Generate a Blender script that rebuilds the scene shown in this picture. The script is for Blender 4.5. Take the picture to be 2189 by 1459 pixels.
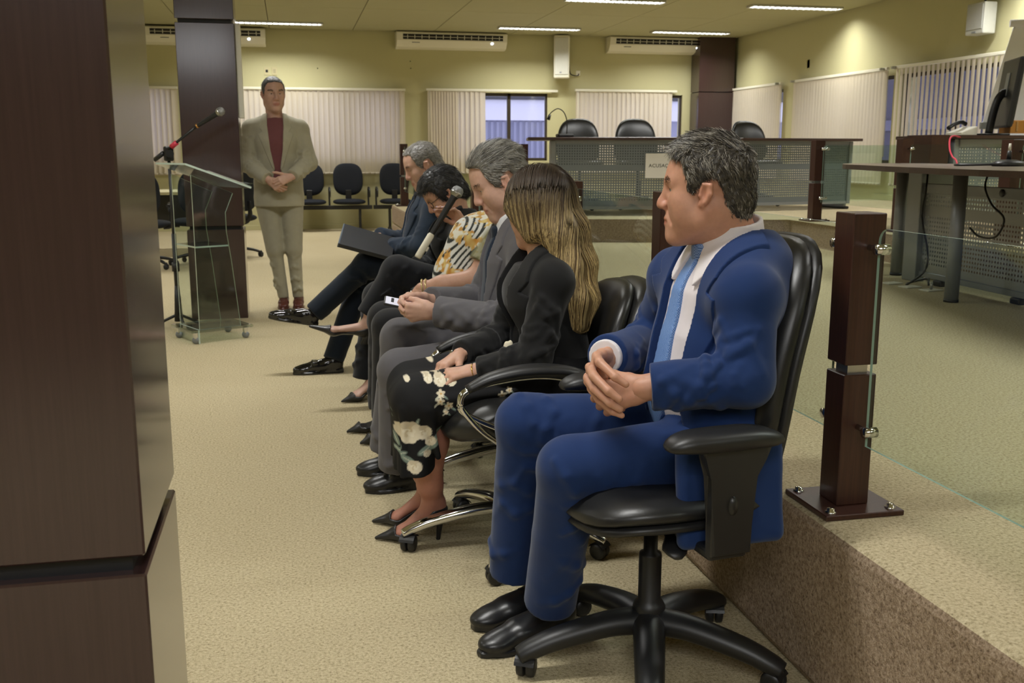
import bpy, bmesh, math, random
import numpy as np
from mathutils import Vector, Matrix

for _o in list(bpy.data.objects):
    bpy.data.objects.remove(_o)
SC = bpy.context.scene
COL = SC.collection
random.seed(7)
PI = math.pi

# ---------------------------------------------------------------- camera, world, light, exposure
CAM_H, FPX, PITCH, YAW = 1.22, 2150.0, math.radians(10.732), math.radians(12.284)
CZ = 3.05            # ceiling height
cam_data = bpy.data.cameras.new('camera')
cam_data.sensor_fit = 'HORIZONTAL'
cam_data.sensor_width = 36.0
cam_data.lens = 36.0 * FPX / 2189.0
cam_data.clip_start = 0.05
cam_data.clip_end = 200
cam_data.dof.use_dof = True
cam_data.dof.focus_distance = 2.6
cam_data.dof.aperture_fstop = 10.0
camera = bpy.data.objects.new('camera', cam_data)
COL.objects.link(camera)
camera.location = (0, 0, CAM_H)
camera.rotation_euler = (PI / 2 - PITCH, 0, -YAW)
SC.camera = camera

world = bpy.data.worlds.new('overcast_dusk')
SC.world = world
world.use_nodes = True
wb = world.node_tree.nodes['Background']
wb.inputs['Color'].default_value = (0.72, 0.71, 0.93, 1)
wb.inputs['Strength'].default_value = 1.7

SC.view_settings.view_transform = 'Standard'
SC.view_settings.look = 'None'
SC.view_settings.gamma = 1.0
SC.view_settings.use_curve_mapping = False
SC.view_settings.exposure = 0.3
try:
    SC.cycles.max_bounces = 8
    SC.cycles.transparent_max_bounces = 16
    SC.cycles.caustics_reflective = False
    SC.cycles.caustics_refractive = False
except Exception:
    pass

TUBE_W = 36.0        # power of one ceiling fixture
TUBE_COL = (0.99, 0.985, 0.95)
SPOT_W = 70.0
WASH_W = 60.0

def area_light(name, loc, size, power, color, parent=None, rot=(0, 0, 0), spread=PI):
    ld = bpy.data.lights.new(name, 'AREA')
    ld.shape = 'RECTANGLE'
    ld.size, ld.size_y = size
    ld.energy = power
    ld.color = color
    ld.spread = spread
    lo = bpy.data.objects.new(name, ld)
    COL.objects.link(lo)
    lo.location = loc
    lo.rotation_euler = rot
    if parent:
        lo.parent = parent
    return lo

# flash of the photographer, bounced: a soft source high behind the camera
area_light('bounced_flash', (-0.6, -1.6, 2.9), (2.4, 1.6), WASH_W, (0.97, 0.98, 1.0), rot=(math.radians(28), 0, math.radians(-8)))

# ---------------------------------------------------------------- pixel -> point helpers (planning)
_F = np.array([math.sin(YAW) * math.cos(PITCH), math.cos(YAW) * math.cos(PITCH), -math.sin(PITCH)])
_R = np.array([math.cos(YAW), -math.sin(YAW), 0.0])
_U = np.cross(_R, _F)
_C = np.array([0, 0, CAM_H])
def _ray(px, py):
    return _F + _R * (px - 1094.5) / FPX - _U * (py - 729.5) / FPX
def atY(px, py, Y):
    d = _ray(px, py); return _C + d * (Y / d[1])
def atX(px, py, X):
    d = _ray(px, py); return _C + d * (X / d[0])
def atZ(px, py, Z):
    d = _ray(px, py); return _C + d * ((Z - CAM_H) / d[2])

# ---------------------------------------------------------------- materials
def lin(c):
    return tuple(((v / 12.92) if v <= 0.04045 else ((v + 0.055) / 1.055) ** 2.4) for v in c)
def rgb(r, g, b):
    return lin((r / 255., g / 255., b / 255.)) + (1.0,)
class NT:
    def __init__(s, name):
        s.m = bpy.data.materials.new(name); s.m.use_nodes = True
        s.t = s.m.node_tree; s.b = s.t.nodes['Principled BSDF']; s.out = s.t.nodes['Material Output']
    def n(s, typ, **kw):
        nd = s.t.nodes.new(typ)
        for k, v in kw.items():
            if k.startswith('i_'):
                nd.inputs[k[2:].replace('_', ' ')].default_value = v
            else:
                setattr(nd, k, v)
        return nd
    def l(s, a, b): s.t.links.new(a, b)
    def coord(s, scale=(1, 1, 1), kind='Object', rot=(0, 0, 0)):
        tc = s.n('ShaderNodeTexCoord'); mp = s.n('ShaderNodeMapping')
        mp.inputs['Scale'].default_value = scale; mp.inputs['Rotation'].default_value = rot
        s.l(tc.outputs[kind], mp.inputs['Vector']); return mp.outputs['Vector']
    def noise(s, vec, scale, detail=3, rough=0.6):
        nd = s.n('ShaderNodeTexNoise'); nd.inputs['Scale'].default_value = scale
        nd.inputs['Detail'].default_value = detail; nd.inputs['Roughness'].default_value = rough
        if vec is not None: s.l(vec, nd.inputs['Vector'])
        return nd.outputs['Fac']
    def ramp(s, fac, stops):
        r = s.n('ShaderNodeValToRGB'); e = r.color_ramp.elements
        while len(e) > 1: e.remove(e[-1])
        e[0].position, e[0].color = stops[0]
        for p, c in stops[1:]:
            x = e.new(p); x.color = c
        s.l(fac, r.inputs['Fac']); return r.outputs['Color']
    def mixc(s, fac, a, b, mode='MIX'):
        m = s.n('ShaderNodeMix', data_type='RGBA', blend_type=mode)
        for sock, v in ((m.inputs[0], fac), (m.inputs[6], a), (m.inputs[7], b)):
            if hasattr(v, 'is_linked') or hasattr(v, 'node'): s.l(v, sock)
            else: sock.default_value = v
        return m.outputs[2]
    def math(s, op, a, b=None, c=None):
        m = s.n('ShaderNodeMath', operation=op)
        for i, v in enumerate((a, b, c)):
            if v is None: continue
            if hasattr(v, 'node'): s.l(v, m.inputs[i])
            else: m.inputs[i].default_value = v
        return m.outputs[0]
    def bump(s, fac, strength=0.3, dist=0.01):
        b = s.n('ShaderNodeBump'); b.inputs['Strength'].default_value = strength; b.inputs['Distance'].default_value = dist
        s.l(fac, b.inputs['Height']); s.l(b.outputs['Normal'], s.b.inputs['Normal'])
    def col(s, c):
        if hasattr(c, 'node'): s.l(c, s.b.inputs['Base Color'])
        else: s.b.inputs['Base Color'].default_value = c
    def set(s, rough=None, metal=None, spec=None, **kw):
        if rough is not None: s.b.inputs['Roughness'].default_value = rough
        if metal is not None: s.b.inputs['Metallic'].default_value = metal
        if spec is not None: s.b.inputs['Specular IOR Level'].default_value = spec
        for k, v in kw.items(): s.b.inputs[k.replace('_', ' ')].default_value = v
        return s.m

def simple(name, c, rough=0.5, metal=0.0, spec=0.5, var=0.06, scale=25, bump=0.0, bscale=200, bdist=0.002):
    t = NT(name); v = t.coord()
    f = t.noise(v, scale)
    c2 = tuple(min(1, x * (1 - var * 2)) for x in c[:3]) + (1,)
    t.col(t.mixc(f, c2, c))
    if bump:
        t.bump(t.noise(v, bscale, 2), bump, bdist)
    return t.set(rough, metal, spec)

def carpet(name, dark, mid, light, scale=120):
    t = NT(name); v = t.coord()
    f = t.noise(v, scale, 4, 0.75)
    c = t.ramp(f, [(0.30, dark), (0.47, mid), (0.70, light)])
    g = t.noise(v, 1.1, 3); c = t.mixc(t.math('MULTIPLY', g, 0.55), c, (0.80, 0.76, 0.68, 1), 'MULTIPLY')
    t.col(c); t.bump(f, 0.9, 0.008)
    return t.set(0.95, 0, 0.15)

def fabric(name, c, rough=0.8, var=0.10, weave=900, bump=0.15, sheen=0.0):
    t = NT(name); v = t.coord()
    f = t.noise(v, 9, 4); fine = t.noise(v, weave, 2)
    lo = tuple(x * (1 - var * 1.6) for x in c[:3]) + (1,); hi = tuple(min(1, x * (1 + var)) for x in c[:3]) + (1,)
    t.col(t.mixc(f, lo, hi)); t.bump(fine, bump, 0.0008)
    m = t.set(rough, 0, 0.25)
    if sheen:
        t.b.inputs['Sheen Weight'].default_value = sheen
        t.b.inputs['Sheen Roughness'].default_value = 0.4
    return m

def wood(name, c1, c2, rough=0.38, vertical=True):
    t = NT(name)
    v = t.coord((60, 60, 1.6) if vertical else (2, 60, 60))
    f = t.noise(v, 3.0, 6, 0.65)
    t.col(t.ramp(f, [(0.3, c1), (0.7, c2)])); t.bump(f, 0.04, 0.002)
    return t.set(rough, 0, 0.45)

def coat(m, w, r):
    b = m.node_tree.nodes['Principled BSDF']; b.inputs['Coat Weight'].default_value = w; b.inputs['Coat Roughness'].default_value = r

def glass_mat(name, tint=(0.93, 0.98, 0.95, 1), gloss=0.03, boost=1.0):
    t = NT(name); t.t.nodes.remove(t.b)
    tr = t.n('ShaderNodeBsdfTransparent'); tr.inputs['Color'].default_value = tint
    gl = t.n('ShaderNodeBsdfGlossy'); gl.inputs['Roughness'].default_value = gloss
    fr = t.n('ShaderNodeFresnel'); ge = t.n('ShaderNodeNewGeometry')
    t.l(t.math('SUBTRACT', 1.5, t.math('MULTIPLY', ge.outputs['Backfacing'], 1.5 - 1 / 1.5)), fr.inputs['IOR'])   # a sheet, seen from either face
    mx = t.n('ShaderNodeMixShader')
    t.l(t.math('MULTIPLY', fr.outputs[0], boost), mx.inputs[0]); t.l(tr.outputs[0], mx.inputs[1]); t.l(gl.outputs[0], mx.inputs[2])
    t.l(mx.outputs[0], t.out.inputs['Surface'])
    return t.m

def perforated(name, c, pitch=0.02, rad=0.27, rough=0.45, rot=(0, 0, 0)):
    """metal sheet with round holes: the object's own x (across) and z (up) set the grid"""
    t = NT(name); tc = t.n('ShaderNodeTexCoord'); sp = t.n('ShaderNodeSeparateXYZ')
    t.l(tc.outputs['UV'], sp.inputs[0])
    d2 = None
    for ax in (0, 1):
        fr = t.math('FRACT', t.math('DIVIDE', sp.outputs[ax], pitch))
        q = t.math('POWER', t.math('ABSOLUTE', t.math('SUBTRACT', fr, 0.5)), 2.0)
        d2 = q if d2 is None else t.math('ADD', d2, q)
    hole = t.math('LESS_THAN', d2, rad * rad)
    # plain bands between the perforated fields
    band = t.math('GREATER_THAN', t.math('FRACT', t.math('DIVIDE', sp.outputs[1], pitch * 14)), 0.16)
    hole = t.math('MULTIPLY', hole, band)
    t.col(c); t.set(rough, 0.6, 0.5)
    tr = t.n('ShaderNodeBsdfTransparent'); mx = t.n('ShaderNodeMixShader')
    t.l(hole, mx.inputs[0]); t.l(t.b.outputs[0], mx.inputs[1]); t.l(tr.outputs[0], mx.inputs[2])
    t.l(mx.outputs[0], t.out.inputs['Surface'])
    return t.m

def emit(name, c, s):
    t = NT(name); t.col(c); t.b.inputs['Emission Color'].default_value = c; t.b.inputs['Emission Strength'].default_value = s
    return t.m

M = {}
M['carpet'] = carpet('beige_carpet', rgb(134, 120, 92), rgb(196, 182, 148), rgb(226, 214, 182))
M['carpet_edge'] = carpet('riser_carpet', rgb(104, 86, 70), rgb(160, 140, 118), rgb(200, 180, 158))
M['wall'] = simple('cream_paint', rgb(192, 187, 146), 0.75, 0, 0.2, 0.02, 3, 0.05, 90)
M['ceiling'] = simple('ceiling_board', rgb(174, 170, 136), 0.85, 0, 0.15, 0.03, 2)
M['gap'] = simple('dark_gap', rgb(70, 62, 45), 0.9)
M['brown'] = wood('dark_brown_laminate', rgb(50, 28, 22), rgb(68, 40, 30), 0.36)
M['pillar'] = wood('pillar_laminate', rgb(54, 37, 36), rgb(60, 42, 41), 0.22)
coat(M['pillar'], .6, .12)
M['brown_h'] = wood('dark_brown_desk_top', rgb(52, 36, 30), rgb(72, 52, 44), 0.35, False)
M['greytop'] = wood('grey_brown_table_top', rgb(88, 76, 68), rgb(108, 96, 86), 0.3, False)
M['black_gap'] = simple('black_recess', rgb(14, 14, 18), 0.6)
M['steel'] = simple('brushed_steel', rgb(176, 176, 172), 0.28, 1.0, 0.5, 0.05, 60)
M['chrome'] = simple('chrome', rgb(222, 222, 222), 0.12, 1.0, 0.5, 0.02)
M['greymetal'] = simple('grey_painted_metal', rgb(142, 146, 150), 0.45, 0.35, 0.5, 0.04)
M['perf'] = perforated('perforated_grey_metal', rgb(124, 132, 138), 0.024, 0.21)
M['perf_near'] = perforated('perforated_grey_metal_near', rgb(152, 156, 160), 0.026, 0.27)
M['glass'] = glass_mat('clear_glass')
M['acrylic'] = glass_mat('clear_acrylic', (0.90, 0.95, 0.92, 1), 0.06, 1.6)
M['glass_edge'] = simple('glass_edge_green', rgb(150, 176, 166), 0.2, 0, 0.6)
M['plastic'] = simple('black_plastic', rgb(28, 28, 29), 0.42, 0, 0.5, 0.05, 40, 0.08, 500, 0.0006)
M['leather'] = simple('black_leatherette', rgb(27, 27, 27), 0.36, 0, 0.5, 0.05, 30, 0.12, 350, 0.0012)
M['blackfab'] = fabric('black_seat_fabric', rgb(30, 33, 40), 0.8)
M['whiteplastic'] = simple('white_plastic', rgb(226, 222, 204), 0.5, 0, 0.4, 0.02)
M['dark_slot'] = simple('dark_slot', rgb(26, 24, 22), 0.7)
M['led'] = emit('indicator_lamp', (0.75, 0.85, 1.0, 1), 14)
M['tube'] = emit('lamp_tube', (1.0, 0.98, 0.92, 1), 5)
M['louver'] = simple('louvre_aluminium', rgb(210, 210, 205), 0.3, 0.7)
M['paper'] = simple('white_paper', rgb(248, 248, 252), 0.7, 0, 0.2, 0.01)
M['ink'] = simple('black_ink', rgb(30, 30, 34), 0.7)
M['red'] = simple('red_cable', rgb(214, 60, 84), 0.5)
M['amber'] = simple('amber_plastic', rgb(190, 130, 52), 0.4)
M['aluframe'] = simple('brown_aluminium', rgb(70, 62, 50), 0.45, 0.4)
M['win'] = glass_mat('window_glass', (0.92, 0.94, 0.97, 1), 0.02)
M['outwhite'] = simple('outside_white_render', rgb(226, 226, 236), 0.8)
M['outgrey'] = simple('outside_grey_shutter', rgb(150, 152, 172), 0.8)
M['lightwood'] = wood('light_wood', rgb(176, 132, 70), rgb(198, 154, 92), 0.5, False)
t = NT('blind_fabric'); v = t.coord((1, 1, 40)); f = t.noise(v, 12, 2)
t.col(t.mixc(f, rgb(206, 196, 172), rgb(226, 216, 194))); t.set(0.85, 0, 0.15)
tl = t.n('ShaderNodeBsdfTranslucent'); tl.inputs['Color'].default_value = rgb(226, 214, 200)
mx = t.n('ShaderNodeMixShader'); mx.inputs[0].default_value = 0.28
t.l(t.b.outputs[0], mx.inputs[1]); t.l(tl.outputs[0], mx.inputs[2]); t.l(mx.outputs[0], t.out.inputs['Surface'])
M['blind'] = t.m

# ---------------------------------------------------------------- object helpers
def tag(o, label, cat, group=None, kind=None):
    if label: o['label'] = label
    if cat: o['category'] = cat
    if group: o['group'] = group
    if kind: o['kind'] = kind
    return o
def empty(name, loc, rotz=0.0, label=None, cat=None, group=None):
    o = bpy.data.objects.new(name, None); COL.objects.link(o)
    o.location = loc; o.rotation_euler = (0, 0, rotz); o.empty_display_size = 0.1
    o['_m'] = 0; del o['_m']
    return tag(o, label, cat, group)
def root_matrix(o):
    return Matrix.Translation(o.location) @ o.rotation_euler.to_matrix().to_4x4()
def full_matrix(o):
    m = root_matrix(o)
    return full_matrix(o.parent) @ m if o.parent else m
def link(name, me, mats, parent=None, world=False, smooth=None, label=None):
    if not isinstance(mats, (list, tuple)): mats = [mats]
    for m in mats: me.materials.append(m)
    o = bpy.data.objects.new(name, me); COL.objects.link(o)
    if parent is not None:
        if world: me.transform(full_matrix(parent).inverted())
        o.parent = parent
    if smooth is not None:
        me.polygons.foreach_set('use_smooth', [smooth] * len(me.polygons))
    if label: o['label'] = label
    return o
def copy_tree(o, parent=None):
    c = o.copy(); COL.objects.link(c)
    if parent is not None: c.parent = parent
    for ch in list(o.children): copy_tree(ch, c)
    return c

class MB:
    """collects shapes into one mesh"""
    def __init__(s): s.bm = bmesh.new()
    def box(s, lo, hi, bevel=0.0, seg=2, mat=0, m=None):
        lo = Vector(lo); hi = Vector(hi)
        r = bmesh.ops.create_cube(s.bm, size=1.0)
        vs = r['verts']; c = (lo + hi) / 2; d = hi - lo
        for v in vs: v.co = Vector((v.co.x * d.x, v.co.y * d.y, v.co.z * d.z)) + c
        fs = list({f for v in vs for f in v.link_faces})
        if bevel > 0:
            es = list({e for v in vs for e in v.link_edges})
            rr = bmesh.ops.bevel(s.bm, geom=es, offset=min(bevel, 0.49 * min(d)), segments=seg, profile=0.5, affect='EDGES')
            vs = list({v for f in rr['faces'] for v in f.verts} | {v for v in vs if v.is_valid})
            fs = list({f for v in vs for f in v.link_faces})
        for f in fs: f.material_index = mat
        if m is not None: bmesh.ops.transform(s.bm, matrix=m, verts=vs)
        return s
    def quad(s, pts, mat=0):
        f = s.bm.faces.new([s.bm.verts.new(p) for p in pts]); f.material_index = mat; return s
    def tube(s, pts, r, seg=10, caps=True, mat=0, flat=None, up=(0, 0, 1), smooth=True):
        """flat: (a,b) multipliers of the section across/along up"""
        pts = [Vector(p) for p in pts]; n = len(pts)
        if not isinstance(r, (list, tuple)): r = [r] * n
        rings = []
        for i, p in enumerate(pts):
            t = (pts[min(i + 1, n - 1)] - pts[max(i - 1, 0)]).normalized()
            u = Vector(up)
            if abs(t.dot(u)) > 0.95: u = Vector((1, 0, 0)) if abs(t.x) < 0.9 else Vector((0, 1, 0))
            a = t.cross(u).normalized(); b = a.cross(t).normalized()
            fa, fb = flat if flat else (1, 1)
            rings.append([s.bm.verts.new(p + a * (math.cos(2 * PI * k / seg) * r[i] * fa) + b * (math.sin(2 * PI * k / seg) * r[i] * fb)) for k in range(seg)])
        for i in range(n - 1):
            for k in range(seg):
                f = s.bm.faces.new((rings[i][k], rings[i][(k + 1) % seg], rings[i + 1][(k + 1) % seg], rings[i + 1][k]))
                f.material_index = mat; f.smooth = smooth
        if caps:
            for rg in (rings[0][::-1], rings[-1]):
                f = s.bm.faces.new(rg); f.material_index = mat
        return s
    def lathe(s, prof, seg=24, m=None, mat=0, smooth=True):
        """prof: (radius, z) from bottom to top about z"""
        rings = []; new = []
        for r, z in prof:
            if r < 1e-6:
                v = s.bm.verts.new((0, 0, z)); rings.append([v]); new.append(v)
            else:
                rg = [s.bm.verts.new((r * math.cos(2 * PI * k / seg), r * math.sin(2 * PI * k / seg), z)) for k in range(seg)]
                rings.append(rg); new += rg
        for a, b in zip(rings[:-1], rings[1:]):
            for k in range(seg):
                va = [a[k % len(a)], a[(k + 1) % len(a)], b[(k + 1) % len(b)], b[k % len(b)]]
                q = []
                for x in va:
                    if x not in q: q.append(x)
                if len(q) > 2:
                    f = s.bm.faces.new(q); f.material_index = mat; f.smooth = smooth
        if m is not None: bmesh.ops.transform(s.bm, matrix=m, verts=new)
        return s
    def prism(s, poly, h0, h1, m=None, mat=0, bevel=0.0):
        """poly in x,y extruded over z"""
        a = [s.bm.verts.new((x, y, h0)) for x, y in poly]; b = [s.bm.verts.new((x, y, h1)) for x, y in poly]
        n = len(poly); fs = [s.bm.faces.new(a[::-1]), s.bm.faces.new(b)]
        for i in range(n): fs.append(s.bm.faces.new((a[i], a[(i + 1) % n], b[(i + 1) % n], b[i])))
        for f in fs: f.material_index = mat
        vs = a + b
        if bevel > 0:
            es = list({e for f in fs[:2] for e in f.edges})
            rr = bmesh.ops.bevel(s.bm, geom=es, offset=bevel, segments=2, profile=0.5, affect='EDGES')
            vs = list({v for f in rr['faces'] for v in f.verts} | {v for v in vs if v.is_valid})
        if m is not None: bmesh.ops.transform(s.bm, matrix=m, verts=vs)
        return s
    def mesh(s, name):
        bmesh.ops.recalc_face_normals(s.bm, faces=s.bm.faces)
        me = bpy.data.meshes.new(name); s.bm.to_mesh(me); s.bm.free(); return me
    def build(s, name, mats, parent=None, world=False, smooth=None, label=None):
        return link(name, s.mesh(name), mats, parent, world, smooth, label)
def smooth_by_angle(o, deg=35):
    me = o.data
    me.polygons.foreach_set('use_smooth', [True] * len(me.polygons))
    me.set_sharp_from_angle(angle=math.radians(deg))
    return o
def frame(o, x, z):
    """matrix with local x along x, local z along z (orthogonalised)"""
    z = Vector(z).normalized(); x = Vector(x); x = (x - z * x.dot(z)).normalized(); y = z.cross(x)
    m = Matrix((x, y, z)).transposed().to_4x4(); m.translation = Vector(o); return m
def arc(c, r, a0, a1, n, ax=(1, 0, 0), ay=(0, 0, 1)):
    c = Vector(c); ax = Vector(ax); ay = Vector(ay)
    return [c + ax * (r * math.cos(a0 + (a1 - a0) * i / (n - 1))) + ay * (r * math.sin(a0 + (a1 - a0) * i / (n - 1))) for i in range(n)]
def spline(pts, n=8):
    """Catmull-Rom through pts"""
    P = [np.array(p, float) for p in pts]; P = [2 * P[0] - P[1]] + P + [2 * P[-1] - P[-2]]
    out = []
    for i in range(1, len(P) - 2):
        for k in range(n):
            t = k / n; a, b, c, d = P[i - 1:i + 3]
            out.append(0.5 * (2 * b + (c - a) * t + (2 * a - 5 * b + 4 * c - d) * t * t + (3 * b - a - 3 * c + d) * t ** 3))
    out.append(P[-2]); return [Vector(p) for p in out]
# ================================================================ SETTING
X0, X1, Y0, Y1 = -5.5, 7.28, -5.0, 16.3
H1, H2 = 0.40, 0.61
def struct(name, mb, mats, parent=None, smooth=None):
    o = mb.build(name, mats, parent, smooth=smooth); o['kind'] = 'structure'; return o
struct('floor', MB().box((X0 - .2, Y0 - .2, -0.12), (X1 + .2, Y1 + .2, 0)), M['carpet'])
rt = 0.022
plat = MB().prism([(1.13, Y0), (X1, Y0), (X1, 11.7), (1.13, 11.7)], 0, H1, mat=0, bevel=rt)
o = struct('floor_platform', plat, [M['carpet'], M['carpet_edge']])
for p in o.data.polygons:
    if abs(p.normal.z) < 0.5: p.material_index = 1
plat = MB().prism([(1.13, 9.22), (2.805, 8.78), (4.40, 8.38), (4.33, 6.4), (4.25, 2.0), (X1, 2.0), (X1, 11.7), (1.13, 11.7)], H1, H2, mat=0, bevel=rt)
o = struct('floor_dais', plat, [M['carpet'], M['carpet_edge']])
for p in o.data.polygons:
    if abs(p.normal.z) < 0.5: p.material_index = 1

# ceiling: slab with boards on it, every board in view its own piece
ceil = struct('ceiling', MB().box((X0 - .2, Y0 - .2, CZ), (X1 + .2, Y1 + .2, CZ + .12)), M['gap'])
bw, bd = 1.245, 2.49
pm = MB().box((-bw / 2 + .004, -bd / 2 + .004, -0.012), (bw / 2 - .004, bd / 2 - .004, 0), 0.003, 1).mesh('ceiling_board')
pm.materials.append(M['ceiling'])
for i in range(11):
    for j in range(9):
        x = X1 - .03 - bw * (i + .5); y = Y1 - .03 - bd * (j + .5)
        if y < -5: continue
        b = bpy.data.objects.new('ceiling_board', pm); COL.objects.link(b); b.location = (x, y, CZ); b.parent = ceil

def wall_x(name, y0, y1, x0, x1, ops, mat):
    """wall running along x with window openings (xa, xb, za, zb)"""
    b = MB(); x = x0
    for xa, xb, za, zb in ops:
        b.box((x, y0, 0), (xa, y1, CZ)); b.box((xa, y0, 0), (xb, y1, za)); b.box((xa, y0, zb), (xb, y1, CZ)); x = xb
    b.box((x, y0, 0), (x1, y1, CZ)); return struct(name, b, mat)
def wall_y(name, x0, x1, y0, y1, ops, mat):
    b = MB(); y = y0
    for ya, yb, za, zb in ops:
        b.box((x0, y, 0), (x1, ya, CZ)); b.box((x0, ya, 0), (x1, yb, za)); b.box((x0, ya, zb), (x1, yb, CZ)); y = yb
    b.box((x0, y, 0), (x1, y1, CZ)); return struct(name, b, mat)
WZ0, WZ1 = 1.06, 2.13
BOPS = [(-3.3, -1.72, WZ0, WZ1), (-0.72, 1.72, WZ0, WZ1), (2.24, 4.14, WZ0, WZ1), (4.62, 6.47, WZ0, WZ1)]
wall_x('wall_back', Y1, Y1 + .2, X0 - .2, X1 + .2, BOPS, M['wall'])
ROPS = [(7.3, 11.25, WZ0, WZ1), (11.42, 13.80, WZ0, WZ1), (14.3, 16.22, WZ0, WZ1)]
wall_y('wall_right', X1, X1 + .2, Y0 - .2, Y1, ROPS, M['wall'])
wall_y('wall_left', X0 - .2, X0, Y0 - .2, Y1, [], M['wall'])
wall_x('wall_front', Y0 - .2, Y0, X0, X1, [], M['wall'])
struct('baseboard_back', MB().box((X0, Y1 - .018, 0), (1.13, Y1, .075), .004), M['wall'])
struct('baseboard_right', MB().box((X1 - .018, Y0, H2), (X1, 11.7, H2 + .075), .004), M['wall'])

def window(name, a, b, z0, z1, along, panes):
    """aluminium sliding window standing in the wall's thickness"""
    w = 0.045; fr = MB(); s = 0
    def bx(u0, u1, za, zb, d0=.03, d1=.09):
        if along == 'x': fr.box((u0, Y1 + d0, za), (u1, Y1 + d1, zb), .004, 1)
        else: fr.box((X1 + d0, u0, za), (X1 + d1, u1, zb), .004, 1)
    bx(a, b, z0, z0 + w); bx(a, b, z1 - w, z1)
    n = panes
    for i in range(n + 1):
        u = a + (b - a) * i / n
        bx(max(a, u - w * .6), min(b, u + w * .6), z0, z1)
    f = struct(name, fr, M['aluframe'])
    for i in range(n):
        ua = a + (b - a) * i / n + w * .6; ub = a + (b - a) * (i + 1) / n - w * .6
        g = MB()
        if along == 'x': g.box((ua, Y1 + .055, z0 + w), (ub, Y1 + .061, z1 - w))
        else: g.box((X1 + .055, ua, z0 + w), (X1 + .061, ub, z1 - w))
        g.build('pane', M['win'], f)
window('window_1', -3.3, -1.72, WZ0, WZ1, 'x', 2)
window('window_2', -0.72, 1.72, WZ0, WZ1, 'x', 3)
window('window_3', 2.24, 4.14, WZ0, WZ1, 'x', 3)
window('window_4', 4.62, 6.47, WZ0, WZ1, 'x', 3)
window('window_5', 7.3, 11.25, WZ0, WZ1, 'y', 4)
window('window_6', 11.42, 13.8, WZ0, WZ1, 'y', 3)
window('window_7', 14.3, 16.22, WZ0, WZ1, 'y', 3)

# the neighbour house seen through the open window
nb = empty('neighbour_building', (4.5, 24, 0), 0, 'white building with grey corrugated shutter outside the uncovered back window', 'building')
b = MB().box((-9, 0, -1), (9, .3, 1.93)).build('wall', M['outgrey'], nb)
s = MB()
for k in range(60): s.box((-4 + k * .14, -.03, -1), (-4 + k * .14 + .07, 0, 1.9))
o = s.build('shutter_ribs', M['outgrey'], nb); o['kind'] = 'stuff'
MB().box((-9, -.12, 1.93), (9, .3, 2.42), .02).build('fascia', M['outwhite'], nb)
MB().prism([(-.2, 2.42), (.9, 2.42), (.9, 3.1)], -9, 9, frame((0, 0, 0), (0, 1, 0), (1, 0, 0))).build('roof', simple('dark_roof', rgb(60, 60, 66), .8), nb)

nb2 = empty('outside_wall', (11.5, 10.5, -1), 0, 'dark blue-grey wall outside the side windows behind the blinds', 'building')
MB().box((0, -12, 0), (.3, 9, 6)).build('wall', simple('outside_dark_render', rgb(58, 58, 76), .8), nb2)
MB().box((-.08, -12, 2.6), (0, 9, 2.8), .02).build('ledge', simple('outside_ledge', rgb(90, 90, 108), .8), nb2)

# ---------------------------------------------------------------- pillars
def pillar(x0, x1, y0, y1, label, cuts=(.655, 2.10), gap=.026):
    r = empty('pillar', ((x0 + x1) / 2, (y0 + y1) / 2, 0), 0, label, 'pillar')
    hx, hy = (x1 - x0) / 2, (y1 - y0) / 2
    MB().box((-hx + .02, -hy + .02, 0), (hx - .02, hy - .02, CZ)).build('core', M['black_gap'], r)
    zs = [0]; 
    for c in cuts: zs += [c, c + gap]
    zs.append(CZ)
    for i in range(0, len(zs), 2):
        MB().box((-hx, -hy, zs[i]), (hx, hy, zs[i + 1]), .003, 1).build('cladding_panel', M['pillar'], r)
    return r
pillar(-.66, -.212, 1.36, 1.72, 'dark brown laminate pillar close to the camera at the edge of the picture')
pillar(-.745, -.345, 7.62, 7.93, 'dark brown laminate pillar between the acrylic lectern and the standing man')
pillar(6.60, 7.22, 15.92, 16.27, 'dark brown pillar in the far corner beside the third air conditioner', cuts=(1.18, 2.16), gap=.012)
t_ = MB().box((-.019, -.022, 0), (.019, .022, .66), .006).build('lit_side_strip', M['steel'])  # added pale strip: imitates light falling on the pillar's side face
t_.location = (-.325, 7.7, 1.45); tag(t_, 'pale vertical strip standing in for the lit side of the lectern pillar', 'strip')
t_.data.materials[0] = M['whiteplastic']

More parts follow.
